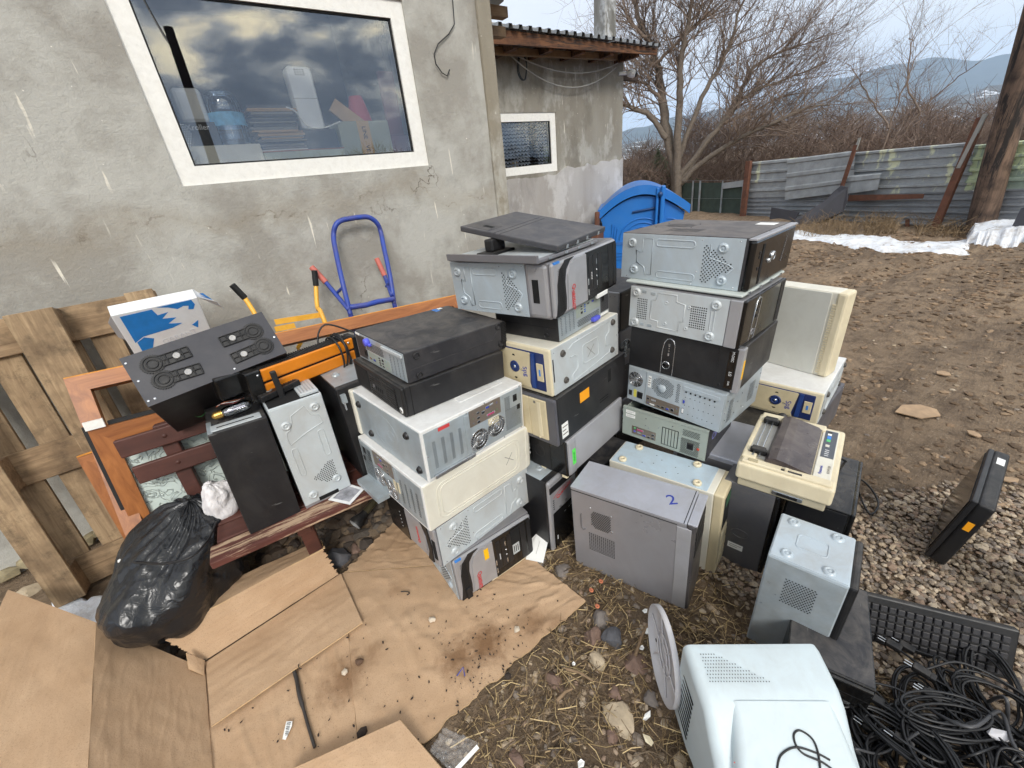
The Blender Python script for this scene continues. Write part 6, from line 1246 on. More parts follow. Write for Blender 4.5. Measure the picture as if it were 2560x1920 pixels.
tl = at_y(218, 1078, 2.06); sash('window_frame', 'brown window sash with textured glass and a black seal behind the bench back', tl, at_y(395, 1032, 2.06) + (at_y(395, 1032, 2.06) - tl) * 4.4, at_y(324, 1296, 1.99) - tl, .75, .062, .055, m_texglass(), False, True)
tl = at_y(192, 1146, 2.22); sash('window_frame', 'brown frame end showing behind the glazed sash next to the pallet', tl, tl + Vector((.5, 0, .0)), at_y(318, 1318, 2.13) - tl, .66, .05, .04)

# ---------------- bench
BRN = wood('brown_bench_paint', (74, 40, 32), (92, 52, 42), 'x', 1, .6, worn=None, bump=.3); BRW = wood('worn_bench_paint', (84, 44, 36), (104, 58, 48), 'x', 1.2, .8, worn=(176, 150, 124), bump=1.0)
by = R_(-6); bench = thing('wooden_bench', 'old brown slatted bench with peeling front slat under the cases', 'bench', (-.50, 1.515, 0), (0, 0, by))
def bslat(name, a, b, m, M=None): mb = MB(); mb.bbox(a, b, .005, 2, 0, M); return mb.build(name, m, bench)
for i, y in enumerate((.0, .105, .21, .315)): bslat('seat_slat', (.20 + 0.02 * (i % 2), y, .372), (1.62, y + .095, .402), BRW if i == 0 else BRN)
Mb = Matrix.Translation((0, .44, .39)) @ Matrix.Rotation(R_(-9), 4, 'X')
sl = [(.0, .325), (.01, .205), (.0, .085)]
for x, z in sl[:2]: bslat('back_slat', (x, -.022, z - .037), (1.62, .0, z + .037), BRN, Mb)
for x in (.12, 1.45):
    bslat('back_support', (x, .002, -.39), (x + .055, .045, .37), BRN, Mb)
    mb = MB(); lx = x + (.35 if x < 1 else 0); mb.bbox((lx, .10, 0), (lx + .055, .155, .325), .004); mb.build('leg', BRN, bench); mb = MB(); bx_ = x + (.35 if x < 1 else 0); mb.bbox((bx_ + .002, .03, .325), (bx_ + .053, .44, .371), .004); mb.build('seat_bearer', BRN, bench)
for x in (.15, 1.48):
    for xx, z in sl[:2]: mb = MB(); o_ = Mb @ Vector((x, -.022, z)); mb.lathe(o_, (0, -1, 0), [(0, .003), (.006, .003), (.009, 0)], 12); mb.build('bolt', BRN, bench)

# ---------------- hand trucks
BLU = mat('blue_chipped_paint', (42, 70, 158), .45, var=.12, dirt=.4, dirtcol=(92, 70, 62), scale=22); YELP = mat('yellow_paint', (236, 178, 66), .45, var=.08, dirt=.25, dirtcol=(150, 96, 50), scale=18); PINK = mat('faded_red_rubber', (190, 104, 92), .6, var=.1); GRIP = mat('black_grip', (24, 24, 25), .6, bump=.3, bscale=300)
ht = thing('hand_truck', 'blue tubular hand truck with faded red grips leaning on the wall', 'hand truck', (.8, 2.3, 0))
def tpart(t, name, pts, r, m, n=8): mb = MB(); mb.tube([Vector(p) - t.location for p in pts], r, n); return mb.build(name, m, t)
Y1, Y2 = 2.62, 2.40
hoop = [at_y(985, 757, Y2), at_y(975, 690, Y2 + .06), at_y(960, 620, Y1 - .06), at_y(952, 580, Y1), at_y(944, 560, Y1), at_y(930, 547, Y1), at_y(912, 542, Y1), at_y(872, 547, Y1), at_y(850, 553, Y1), at_y(838, 566, Y1), at_y(834, 590, Y1), at_y(838, 622, Y1 - .05), at_y(855, 700, Y2 + .06), at_y(876, 785, Y2)]
tpart(ht, 'frame_hoop', smooth(hoop, 4), .0145, BLU)
lo0, lo1 = at_y(985, 757, Y2), at_y(876, 785, Y2); dn = Vector((0, -.05, -.72))
tpart(ht, 'upright', [lo0, lo0 + dn * 1.0], .0145, BLU); tpart(ht, 'upright', [lo1, lo1 + dn * 1.0], .0145, BLU)
a, b = at_y(983, 748, Y2), at_y(876, 768, Y2); tpart(ht, 'cross_bar', [b, lerp(b, a, .3) + Vector((0, -.02, .0)), lerp(b, a, .6) + Vector((0, -.02, .006)), a], .016, BLU)
for g0, g1, e_ in (((779, 668), (815, 706), (872, 775)), ((942, 647), (962, 690), (980, 740))):
    A, B, Cc = at_y(*g0, Y1 + .02), at_y(*g1, Y1 - .04), at_y(*e_, Y2); tpart(ht, 'handle_bar', [B, Cc], .0125, BLU); tpart(ht, 'grip', [A, B], .0165, PINK)
tpart(ht, 'brace', [at_y(842, 733, Y1 - .09), at_y(857, 718, Y2 + .05)], .009, BLU); tpart(ht, 'brace', [at_y(966, 716, Y1 - .1), at_y(974, 706, Y2 + .05)], .009, BLU)
mb = MB(); q = lo1 + dn; mb.box(Vector((q.x - .04, q.y - .24, q.z - .035)) - ht.location, Vector((lo0.x + .06, q.y + .02, q.z - .028)) - ht.location); mb.build('toe_plate', BLU, ht)
for q in (lo0 + dn * .86, lo1 + dn * .86): mb = MB(); s_ = 1 if q == lo0 + dn * .86 else -1; mb.lathe(q + Vector((.05 * s_, .08, 0)) - ht.location, (1, 0, 0), [(.02, -.02), (.075, -.02), (.085, 0), (.075, .02), (.02, .02)], 20); mb.build('wheel', RUBBER, ht)
tpart(ht, 'axle', [lo1 + dn * .86 + Vector((-.06, .08, 0)), lo0 + dn * .86 + Vector((.06, .08, 0))], .01, BLU)
ht.location.z = 0
yt = thing('hand_truck', 'yellow hand truck with black grips leaning behind the frame', 'hand truck', (.4, 2.35, 0))
YA, YB = 2.58, 2.42
for g0, g1, g2, g3 in (((580, 712), (612, 745), (640, 790), (700, 905)), ((786, 676), (790, 714), (794, 770), (810, 800))):
    A, B, C1, C2 = at_y(*g0, YA), at_y(*g1, YA), at_y(*g2, YA - .05), at_y(*g3, YB); tpart(yt, 'handle_bar', smooth([B, C1, C2, C2 + Vector((0, -.05, -.6))], 4), .0125, YELP); tpart(yt, 'grip', [A, B], .016, GRIP)
for p, q in (((690, 812), (812, 792)), ((690, 830), (740, 820)), ((745, 880), (757, 858))): A, B = at_y(*p, YB + .02), at_y(*q, YB + .02); mb = MB(); mb.prism([A - yt.location, B - yt.location, B - yt.location + Vector((0, 0, .028)), A - yt.location + Vector((0, 0, .028))], (0, .006, 0)); mb.build('cross_bar', YELP, yt)
q0, q1 = at_y(700, 905, YB) + Vector((0, -.05, -.6)), at_y(810, 800, YB) + Vector((0, -.05, -.6)); tpart(yt, 'axle', [q0, q1], .012, YELP)
for q in (q0, q1): mb = MB(); mb.lathe(q - yt.location, (1, 0, 0), [(.02, -.02), (.075, -.02), (.085, 0), (.075, .02), (.02, .02)], 20); mb.build('wheel', RUBBER, yt)
yt.location.z = 0

# ---------------- orange heater bar with coiled lead
ORA = mat('orange_powder_coat', (226, 134, 30), .38, var=.05, dirt=.15, dirtcol=(150, 90, 40)); HA, HB = Vector((.03, 1.66, .915)), Vector((.455, 1.79, .895))
hx = (HB - HA); HL = hx.length; hx.normalize(); hy = Vector((-hx.y, hx.x, 0)).normalized(); hz = hx.cross(hy); HR = R_(4)
hy, hz = hy * math.cos(HR) + hz * math.sin(HR), hz * math.cos(HR) - hy * math.sin(HR); MH = Matrix((hx, hy, hz)).transposed().to_4x4()
he = thing('electric_heater', 'long orange electric heater bar lying across the bench cases', 'heater', HA)
def hp(name, mb, m): return mb.build(name, m, he)
for y0, y1 in ((-.052, -.004), (.004, .052)): mb = MB(); mb.bbox((.03, -.03, y0), (HL - .02, .028, y1), .006, 3, 0, MH); hp('orange_channel', mb, ORA)
mb = MB(); mb.bbox((.032, -.024, -.045), (HL - .022, .024, .045), .002, 1, 0, MH); hp('core', mb, DARK)
mb = MB()
mb.box((.036, -.022, .051), (HL - .026, .026, .0545), 0, MH)
for k in range(40): mb.box((.04 + k * (HL - .07) / 40, -.022, .0545), (.044 + k * (HL - .07) / 40, .026, .058), 0, MH)
hp('grille', mb, mat('sooty_grille', (40, 38, 38), .6)); mb = MB(); mb.bbox((-.02, -.036, -.058), (.034, .038, .058), .005, 2, 0, MH); hp('end_cap', mb, BGLOSS); mb = MB(); mb.bbox((HL - .024, -.034, -.056), (HL, .034, .056), .004, 2, 0, MH); hp('end_cap', mb, BPLAS)
mb = MB(); mb.bbox((-.10, .0, -.02), (-.015, .04, .062), .006, 2, 0, MH); hp('bracket', mb, BGLOSS)
mb = MB(); p0 = MH @ Vector((.065, -.055, -.01)); mb.bbox(p0 - Vector((.008, .012, .10)), p0 + Vector((.012, .006, .055)), .004); hp('bracket_arm', mb, BPLAS)
for x in (.04, HL - .03):
    for z in (-.04, .04): mb = MB(); mb.lathe(MH @ Vector((x - .02, -.037, z)), MH @ Vector((0, -1, 0)), [(0, .003), (.004, .003), (.005, 0)], 8); hp('screw', mb, CHROME)
mb = MB(); pts = []
for k in range(90):
    t = k / 90 * 6.283 * 4.2; pts.append(MH @ Vector((HL * .80 + .02 * math.sin(t * .31) + .012 * (k / 90), math.cos(t) * .062, math.sin(t) * .078 - .005 + .008 * math.sin(t * .23))))
mb.tube(pts, .0042, 6); hp('lead', mb, BLK)
mb = MB(); e0 = MH @ Vector((HL * .8, .05, .06)); mb.tube(smooth([MH @ Vector((HL - .01, 0, .03)), MH @ Vector((HL + .05, -.06, .06)), MH @ Vector((HL * .9, -.07, -.09)), MH @ Vector((HL * .78, -.03, -.1)), MH @ Vector((HL * .74, .08, .02)), MH @ Vector((HL * .86, .09, .10)), MH @ Vector((HL + .03, .03, .05))], 6), .0042, 6); hp('lead', mb, BLK)

# ---------------- tubular lamp and its wires on the black case
bl = thing('light_bulb', 'long clear tubular bulb with brass cap lying on the black bench case', 'light bulb', at_z(532, 1042, .853)); B1 = at_z(628, 1008, .858) - bl.location; ax = B1.normalized()
mb = MB(); mb.lathe((0, 0, 0), ax, [(0, -.004), (.006, -.002), (.013, .004)] + [(.0135 + .001 * (k % 2), .006 + k * .0024) for k in range(9)] + [(.014, .03)], 18); mb.build('screw_cap', GOLD, bl)
CG = m_glass('bulb_glass', .06, (.9, .92, .94)); mb = MB(); LB = B1.length; mb.lathe((0, 0, 0), ax, [(.014, .03), (.019, .04), (.0195, .06), (.0195, LB - .02), (.016, LB - .006), (.008, LB), (0, LB + .001)], 20); mb.build('glass_tube', CG, bl)
mb = MB(); mb.tube([ax * .035, ax * (LB - .02)], .0035, 6); mb.tube([ax * .05 + Vector((0, 0, .008)), ax * (LB - .03) + Vector((0, 0, .008))], .001, 4); mb.build('filament_rod', mat('mica_white', (220, 214, 226), .5), bl)
for i, (m, o_) in enumerate(((mat('copper_wire', (190, 110, 80), .4), 0), (WST, .006), (mat('maroon_wire', (120, 40, 40), .5), -.005))):
    mb = MB(); P = [at_z(540 + i * 3, 1018 - i * 3, .852 + .004 * i), at_z(560, 1006 + i * 2, .872), at_z(590, 1000 + i * 3, .876), at_z(618, 993 - i * 4, .856)]; mb.tube(smooth(P, 5), .0012, 4); tag(mb.build('wire', m), ('copper coloured', 'white', 'maroon')[i] + ' loose wire beside the tubular bulb', 'wire', 'wires beside the bulb')
mb = MB(); mb.tube(smooth([at_z(515, 1030, .85), at_z(505, 1040, .86), at_z(495, 1042, .83), at_z(488, 1040, .84)], 5), .0009, 4); tag(mb.build('wire', mat('green_wire', (60, 130, 70), .5)), 'thin green wire hanging off the black bench case', 'wire', 'wires beside the bulb')

# ---------------- bags
def m_bag(name, c, rough, bscale, spec=.5):
    m, nn, ll, bs = nodes(name); v = coords(nn, ll); bs.inputs['Base Color'].default_value = (*lin(c), 1); bs.inputs['Roughness'].default_value = rough; bs.inputs['Specular IOR Level'].default_value = spec
    vo = N(nn, 'ShaderNodeTexVoronoi', Scale=bscale, feature='F1'); ll.new(noise_warp(nn, ll, v), vo.inputs['Vector']); p = bump_(nn, ll, bs, vo.outputs[0], .3, .02); bump_(nn, ll, bs, noise_(nn, ll, v, bscale * 1.4, 2, .5, 2.2), .3, .012, p); return m
def noise_warp(nn, ll, v):
    n = N(nn, 'ShaderNodeTexNoise', Scale=5, Detail=2); ll.new(v, n.inputs['Vector']); a = N(nn, 'ShaderNodeVectorMath', operation='MULTIPLY_ADD'); ll.new(n.outputs[1], a.inputs[0]); a.inputs[1].default_value = (.35, .35, .35); ll.new(v, a.inputs[2]); return a.outputs[0]
def bag(name, label, cat, C, rad, m, seed, amp=.16, fold=9, nu=120, nv=80, up_=(0, 0)):
    """slack film bag: broad lobes with sharp creases gathered towards the neck"""
    t = MB(); C = Vector(C); rn = random.Random(seed)
    cr_ = [(Vector((rn.gauss(0, 1), rn.gauss(0, 1), rn.gauss(0, .7))).normalized(), rn.uniform(.55, 1)) for k in range(fold)]
    fine = [(Vector((rn.gauss(0, 1), rn.gauss(0, 1), rn.gauss(0, 1))).normalized(), 1) for k in range(fold * 4)]
    def fn(u, v):
        a, p = u * 6.28318, (v - .5) * math.pi; d = Vector((math.cos(p) * math.cos(a), math.cos(p) * math.sin(a), math.sin(p)))
        w = Vector((noise.noise(d * 1.7 + Vector((seed, 1, 2))), noise.noise(d * 1.7 + Vector((5, seed, 2))), noise.noise(d * 1.7 + Vector((7, 1, seed))))) * .35; e = (d + w).normalized()
        f1 = min((e - c0_).length * k_ for c0_, k_ in cr_); f2 = min((e - c0_).length for c0_, k_ in fine)      # sharp ridges between the facets
        r = .92 + .20 * noise.noise(d * 1.4 + Vector((seed, 0, 0))) + amp * 2.4 * f1 + amp * 2.2 * f2 + .015 * math.sin(a * 17 + 4 * w.x * 6) * max(0, d.z)
        q_ = Vector((d.x * rad[0] * r, d.y * rad[1] * r, d.z * rad[2] * r)); k = max(0, d.z); q_.x += up_[0] * k * k; q_.y += up_[1] * k * k
        if q_.z < -rad[2] * .8: q_.z = -rad[2] * .8
        return q_
    t.grid(fn, nu, nv, 0, True); o = t.build(name, m); o.location = C; return tag(o, label, cat)
BAGM = m_bag('black_bin_bag', (30, 31, 34), .27, 15); o = bag('rubbish_bag', 'crumpled black plastic rubbish bag slumped against the end of the bench', 'rubbish bag', (-.47, 1.75, .225), (.225, .20, .245), BAGM, 4, .09, 46, nu=170, nv=110, up_=(.17, .0))
o.rotation_euler = (0, 0, .4)
bag('plastic_bag', 'small crumpled white plastic bag beside the black bench case', 'plastic bag', at_z(550, 1250, .46), (.055, .05, .085), m_bag('white_bag', (226, 222, 222), .5, 26), 9, .16, 20, 70, 50)
mb = MB(); P = [at_z(318, 1404, .38), at_z(360, 1408, .42), at_z(420, 1408, .45), at_z(480, 1390, .46), at_z(520, 1350, .45), at_z(540, 1305, .43)]; mb.tube(smooth(P, 5), .004, 6); cb = tag(mb.build('usb_cable', BLK), 'black cable with white plug lying across the rubbish bag', 'cable')
mb = MB(); a, b = at_z(300, 1402, .37), at_z(316, 1404, .38); mb.tube([a, b], .008, 6); mb.build('plug', WST, cb); mb = MB(); mb.tube([b, at_z(326, 1405, .385)], .0065, 6); mb.build('blue_contact', BLUEP, cb)

# ---------------- sheet, torch
mb = MB(); q = [at_z(820, 1250, .4045), at_z(875, 1262, .4045), at_z(912, 1222, .412), at_z(866, 1208, .406)]; mb.prism(q, (0, 0, .0012)); pp = tag(mb.build('printed_sheet', mat('paper', (226, 226, 226), .6)), 'creased printed sheet lying on the bench under the grey case', 'paper'); mb = MB(); q2 = [lerp(p, (q[0] + q[1] + q[2] + q[3]) / 4, .25) for p in q]; mb.prism([p + Vector((0, 0, .0014)) for p in q2], (0, 0, .0005)); mb.build('photo_print', mat('photo_tone', (150, 150, 156), .5, var=.5, scale=30), pp)
to = thing('torch', 'metal torch with chrome reflector lying on rubble under the bench', 'torch', at_z(886, 1312, .05)); A = Vector((0, 0, 0)); B = at_z(948, 1240, .09) - to.location; ax = (B - A).normalized()
mb = MB(); mb.lathe((0, 0, 0), ax, [(.034, 0), (.036, .006), (.034, .02), (.022, .05), (.019, .06), (.019, .075)], 24); mb.build('head', BPLAS, to); mb = MB(); mb.lathe(ax * .075, ax, [(.0175, 0), (.0175, B.length - .08), (.014, B.length - .075), (0, B.length - .075)], 18); mb.build('barrel', mat('olive_metal', (104, 98, 76), .35, .6), to); mb = MB(); mb.lathe((0, 0, 0), ax, [(.032, .001), (.022, .012), (.008, .026), (0, .028)], 24); mb.build('reflector', mat('mirror', (240, 240, 240), .25, .7, var=0, rvar=.02), to)

# ---------------- flattened carton
STAINS = [(at_z(1215, 1610), .11, 1.1), (at_z(1150, 1650), .10, 1.0), (at_z(1330, 1560), .08, .8), (at_z(860, 1700), .11, .9), (at_z(930, 1640), .06, .6), (at_z(985, 1480), .05, .35), (at_z(1240, 1800), .07, .7), (at_z(1390, 1560), .05, .6)]
def m_card():
    m, nn, ll, bs = nodes('brown_cardboard'); v = coords(nn, ll, world=True); a = noise_(nn, ll, v, 5, 6, .6); b = noise_(nn, ll, v, 160, 3, .6); f = noise_(nn, ll, v, 22, 8, .75, .4)
    o = mixc(nn, ll, ramp_(nn, ll, a, .3, .7), lin((172, 142, 112)), lin((190, 161, 131))); o = mixc(nn, ll, ramp_(nn, ll, noise_(nn, ll, v, 300, 2), .55, .75), o, lin((158, 128, 99)))
    acc = None
    for p, r, k in STAINS:      # trodden damp patches
        d = N(nn, 'ShaderNodeVectorMath', operation='DISTANCE'); ll.new(v, d.inputs[0]); d.inputs[1].default_value = p; w = N(nn, 'ShaderNodeMath', operation='MULTIPLY_ADD'); ll.new(f, w.inputs[0]); w.inputs[1].default_value = r * 1.6; ll.new(d.outputs['Value'], w.inputs[2])
        q = N(nn, 'ShaderNodeMapRange'); ll.new(w.outputs[0], q.inputs[0]); q.inputs[1].default_value = r * 1.75; q.inputs[2].default_value = r * 1.0; q.inputs[3].default_value = 0; q.inputs[4].default_value = k * .8
        if acc is None: acc = q.outputs[0]
        else: mxn = N(nn, 'ShaderNodeMath', operation='MAXIMUM'); ll.new(acc, mxn.inputs[0]); ll.new(q.outputs[0], mxn.inputs[1]); acc = mxn.outputs[0]
    o = mixc(nn, ll, acc, o, lin((112, 82, 56)))
    sp = ramp_(nn, ll, noise_(nn, ll, v, 110, 4, .7), .64, .70); g2 = N(nn, 'ShaderNodeMath', operation='MULTIPLY'); ll.new(sp, g2.inputs[0]); g3 = N(nn, 'ShaderNodeMath', operation='MULTIPLY_ADD', use_clamp=True); ll.new(acc, g3.inputs[0]); g3.inputs[1].default_value = 1.1; g3.inputs[2].default_value = .06; ll.new(g3.outputs[0], g2.inputs[1]); o = mixc(nn, ll, g2.outputs[0], o, lin((58, 42, 30)))
    ll.new(o, bs.inputs['Base Color']); bs.inputs['Roughness'].default_value = .85; bs.inputs['Specular IOR Level'].default_value = .2
    p = None; cz_ = noise_(nn, ll, coords(nn, ll, (1.4, 6, 1), world=True, rot=(0, 0, -.25)), 2.4, 3, .5, .3); p = bump_(nn, ll, bs, cz_, .06, .010, p); bump_(nn, ll, bs, b, .35, .002, p); return m
CARD = m_card(); CARDE = mat('cardboard_edge', (196, 166, 126), .9, var=.15, scale=60, bump=.5, bscale=300)
def sheet(name, pts, m=CARD, th=.005, par=None, sub=5, ruff=.0, warp=.006, seed=0, rag=()):
    """cardboard panel: quad patch refined and gently warped; rag = edge indices that are torn"""
    A, B, C, D = [Vector(p) for p in pts]; n = (B - A).cross(D - A).normalized(); n = n if n.z > 0 else -n; NU = NV = 56; mb = MB(); rn = random.Random(seed)
    def base(u, v): p = lerp(lerp(A, B, u), lerp(D, C, u), v); return p
    def fn(u, v, k):
        e = lambda t, s: (.012 * nz((t * 14, s, seed), 1) + .008 * nz((t * 43, s, seed), 1) + .004 * nz((t * 120, s, seed), 1))
        if 0 in rag and v == 0: v += e(u, 1) * 2.0
        if 2 in rag and v == 1: v += e(u, 2) * 2.0
        if 1 in rag and u == 1: u += e(v, 3) * 2.0
        if 3 in rag and u == 0: u += e(v, 4) * 2.0
        rg = 1 - min(1, abs(nz((u * 2.4 + v * 1.6, v * 10 - u * 2.3, seed), 1.0)) * 6); rg2 = 1 - min(1, abs(nz((u * 5 - v * 2, v * 3 + u * 2, seed + 3), 1.0)) * 9)
        w = warp * (nz((u * 3, v * 3, seed), 1.2) + .5 * nz((u * 8, v * 3, seed), 1.5) + (2.2 * rg ** 3 - 1.0 * rg2 ** 2 if seed <= 3 else .4 * rg ** 3)) * max(0, 4 * u * (1 - u)) ** .3
        return base(u, v) + n * (k + w)
    top_ = [fn(i / NU, j / NV, 0) for j in range(NV + 1) for i in range(NU + 1)]; bot = [fn(i / NU, j / NV, -th) for j in range(NV + 1) for i in range(NU + 1)]; k = NU + 1
    fs = [(j * k + i, j * k + i + 1, (j + 1) * k + i + 1, (j + 1) * k + i) for j in range(NV) for i in range(NU)]; mb.add(top_, fs, 0, True); mb.add(bot, [tuple(reversed(f)) for f in fs], 0, True)
    ring = [i for i in range(k)] + [j * k + NU for j in range(1, NV + 1)] + [NV * k + i for i in range(NU - 1, -1, -1)] + [j * k for j in range(NV - 1, 0, -1)]; L = len(ring)
    mb.add([top_[i] for i in ring] + [bot[i] for i in ring], [(i, (i + 1) % L, L + (i + 1) % L, L + i) for i in range(L)], 1); return mb.build(name, [m, CARDE], par)
carton = thing('cardboard_carton', 'large torn brown carton opened flat in the foreground', 'carton', (0, 0, 0))
g = .006
sheet('floor_panel', [at_z(536, 2150, g), at_z(1100, 1835, g), at_z(1466, 1503, g), at_z(853, 1432, g)], par=carton, seed=1, rag=(1,), warp=.008) if False else None
# floor: main sheet split at its own fold
sheet('floor_panel', [at_z(512, 1655, g), at_z(545, 2150, g), at_z(905, 1990, g), at_z(858, 1432, g)], par=carton, seed=1, warp=.003)
sheet('floor_panel', [at_z(858, 1432, g), at_z(906, 1988, g), at_z(1464, 1502, g), at_z(1330, 1395, g)], par=carton, seed=2, warp=.004, rag=(1,))
sheet('floor_panel', [at_z(1000, 1290, g), at_z(860, 1430, g - .001), at_z(1328, 1394, g - .001), at_z(1250, 1290, g)], par=carton, seed=3, warp=.003, rag=(3, 0))
# back wall, leaning outwards, with a folded-over rim
A0, A1 = at_z(512, 1652, .014), at_z(846, 1436, .014); T0, T1 = at_z(392, 1592, .135), at_z(806, 1372, .165)
sheet('back_flap', [A0, A1, T1, T0], par=carton, seed=4, rag=(1, 3), warp=.006); sheet('back_rim', [T0, T1, at_z(812, 1352, .135), at_z(640, 1392, .13), ][0:2] + [at_z(800, 1350, .14), at_z(380, 1538, .11)], par=carton, seed=5, rag=(1, 3), warp=.004)
# inner flap lying on the floor
sheet('inner_flap', [at_z(514, 1656, .018), at_z(528, 1816, .030), at_z(906, 1556, .030), at_z(852, 1434, .018)], par=carton, seed=6, warp=.004)
sheet('torn_tab', [at_z(466, 1632, .085), at_z(472, 1672, .05), at_z(510, 1688, .022), at_z(512, 1650, .03)], par=carton, seed=7, warp=.001)
# left walls: slope up from the fold, then over a ridge and away
sheet('side_wall', [at_z(512, 1672, .012), at_z(548, 2150, .012), at_z(208, 2150, .20), at_z(240, 1556, .19)], par=carton, seed=8, warp=.004)
sheet('side_flap', [at_z(240, 1556, .19), at_z(208, 2150, .20), at_z(-300, 2150, .23), at_z(20, 1474, .20)], par=carton, seed=9, warp=.004)
# right near flap folding up at the picture's bottom edge
sheet('near_flap', [at_z(690, 2010, .012), at_z(1180, 2010, .012), at_z(1000, 1800, .055), at_z(730, 1922, .055)], par=carton, seed=10, warp=.004, rag=())
# things lying on the carton
def litter(name, label, cat, pts, h, m, z=.014): mb = MB(); mb.prism([at_z(x, y, z) for x, y in pts], (0, 0, h)); return tag(mb.build(name, m), label, cat)
t = litter('barcode_label', 'white barcode sticker lying on the carton', 'label', ((706, 1848), (716, 1804), (731, 1803), (730, 1815), (714, 1850)), .0008, WST)
mb = MB()
for k in range(8): p, q = at_z(lerp(717, 712, k / 8), lerp(1808, 1842, k / 8), .0152), at_z(lerp(727, 719, k / 8), lerp(1807, 1841, k / 8), .0152); mb.tube([p, q], .0008 if k % 3 else .0013, 3)
mb.build('barcode', BPLAS, t)
mb = MB(); P = [at_z(735, 1676, .020), at_z(742, 1700, .016), at_z(748, 1735, .016), at_z(758, 1770, .014), at_z(772, 1820, .014), at_z(787, 1868, .014)]; mb.tube(smooth(P, 4), [.007] * 12 + [.005] * 9, 6); tag(mb.build('plastic_strip', mat('grey_black_plastic', (58, 54, 52), .35)), 'dark plastic strip lying along the tear in the carton', 'plastic strip')
mb = MB(); c0 = at_z(1010, 1478, .016); mb.tube([at_z(1002 + 16 * math.sin(t * .35) + t * 1.2, 1484 + 9 * math.cos(t * .35 + 2.6) * .6, .016) for t in range(9)], .0022, 5); tag(mb.build('wire_hook', BPLAS), 'small bent black wire hook on the carton near the stack', 'wire')
mb = MB(); mb.tube([at_z(752 + 6 * math.cos(t), 1664 + 8 * math.sin(t), .034) for t in [1.2 + .3 * k for k in range(9)]], .0016, 5); tag(mb.build('wire_hook', BPLAS), 'small bent black wire at the edge of the inner carton flap', 'wire')
CHIPM = [mat('dark_chip', (52, 42, 36), .9), mat('pale_chip', (198, 184, 164), .8), mat('brown_chip', (92, 70, 54), .9)]
crumbs = MB(); rn = random.Random(17)
for i in range(260):
    if i < 150: x, y = rn.gauss(1210, 90), rn.gauss(1640, 75)
    else: x, y = rn.uniform(560, 1330), rn.uniform(1480, 1880)
    if y < 1440 or x > 1380 - (y - 1560) * 1.0: continue
    p = at_z(x, y, .0135); s = rn.uniform(.0008, .0032); stone_into(crumbs, p, s * rn.uniform(1, 2.4), s, s * .6, rn.uniform(0, 6), i)
struct(crumbs.build('soil_crumbs', CHIPM[0]), 'stuff', 'dark soil crumbs scattered over the carton')
for x, y, w, h, m, lb in ((1080, 1548, 11, 8, 1, 'small pale pebble on the carton beside a crease'), (1292, 1574, 9, 9, 1, 'white chip on the carton right of the soil stain'), (1270, 1690, 10, 9, 0, 'dark clod on the carton below the soil stain'), (898, 1654, 12, 9, 2, 'brown clod on the carton right of the plastic strip'), (862, 1680, 9, 8, 1, 'grey chip on the carton right of the plastic strip'), (905, 1830, 14, 14, 0, 'dark clod at the near flap of the carton')):
    mb = MB(); p = at_z(x, y, .016); d = (CM @ (p - EYE)).z / FPX; stone_into(mb, (0, 0, 0), w * d, h * d, min(w, h) * d * .6, x, x); o = mb.build('clod', CHIPM[m]); o.location = p; tag(o, lb, 'debris')
mb = MB(); mb.tube([at_z(1142, 1690, .02), at_z(1158, 1668, .022), at_z(1162, 1690, .016)], .0024, 5); tag(mb.build('plastic_clip', mat('blue_white_clip', (70, 76, 150), .4)), 'tiny blue and white plastic clip on the soil stain', 'clip')
# clear film scrap
def m_film():
    m, nn, ll, bs = nodes('clear_film'); nn.remove(bs); g_ = N(nn, 'ShaderNodeBsdfGlossy', Roughness=.3); t_ = nn.new('ShaderNodeBsdfTransparent'); d_ = nn.new('ShaderNodeBsdfDiffuse'); d_.inputs[0].default_value = (.75, .75, .75, 1); mx_ = nn.new('ShaderNodeMixShader'); mx_.inputs[0].default_value = .16; m2 = nn.new('ShaderNodeMixShader'); v = coords(nn, ll)
    ll.new(t_.outputs[0], mx_.inputs[1]); ll.new(d_.outputs[0], mx_.inputs[2]); ll.new(ramp_(nn, ll, noise_(nn, ll, v, 30, 4, .6, 2), .62, .85), m2.inputs[0]); ll.new(mx_.outputs[0], m2.inputs[1]); ll.new(g_.outputs[0], m2.inputs[2]); b = N(nn, 'ShaderNodeBump', Strength=1, Distance=.01); ll.new(noise_(nn, ll, v, 22, 4, .6, 2), b.inputs['Height']); ll.new(b.outputs[0], g_.inputs['Normal']); ll.new(m2.outputs[0], nn['Material Output'].inputs[0]); return m
q = [at_z(1075, 1880, .02), at_z(1110, 1822, .022), at_z(1200, 1860, .015), at_z(1130, 1935, .02)]
mb = MB(); mb.grid(lambda u, v: lerp(lerp(q[0], q[3], u), lerp(q[1], q[2], u), v) + Vector((0, 0, .008 + .012 * nz((u * 6, v * 6), 1.3) + .006 * nz((u * 17, v * 17), 1))), 24, 24); fm = tag(mb.build('plastic_film', m_film()), 'crumpled clear plastic punched pocket at the bottom edge of the carton', 'plastic film')
mb = MB(); a, b = at_z(1195, 1866, .03), at_z(1140, 1925, .03); s_ = (b - a).normalized().cross(Vector((0, 0, 1))) * .006; mb.prism([a - s_, a + s_, b + s_, b - s_], (0, 0, .0006)); mb.build('white_strip', WST, fm)
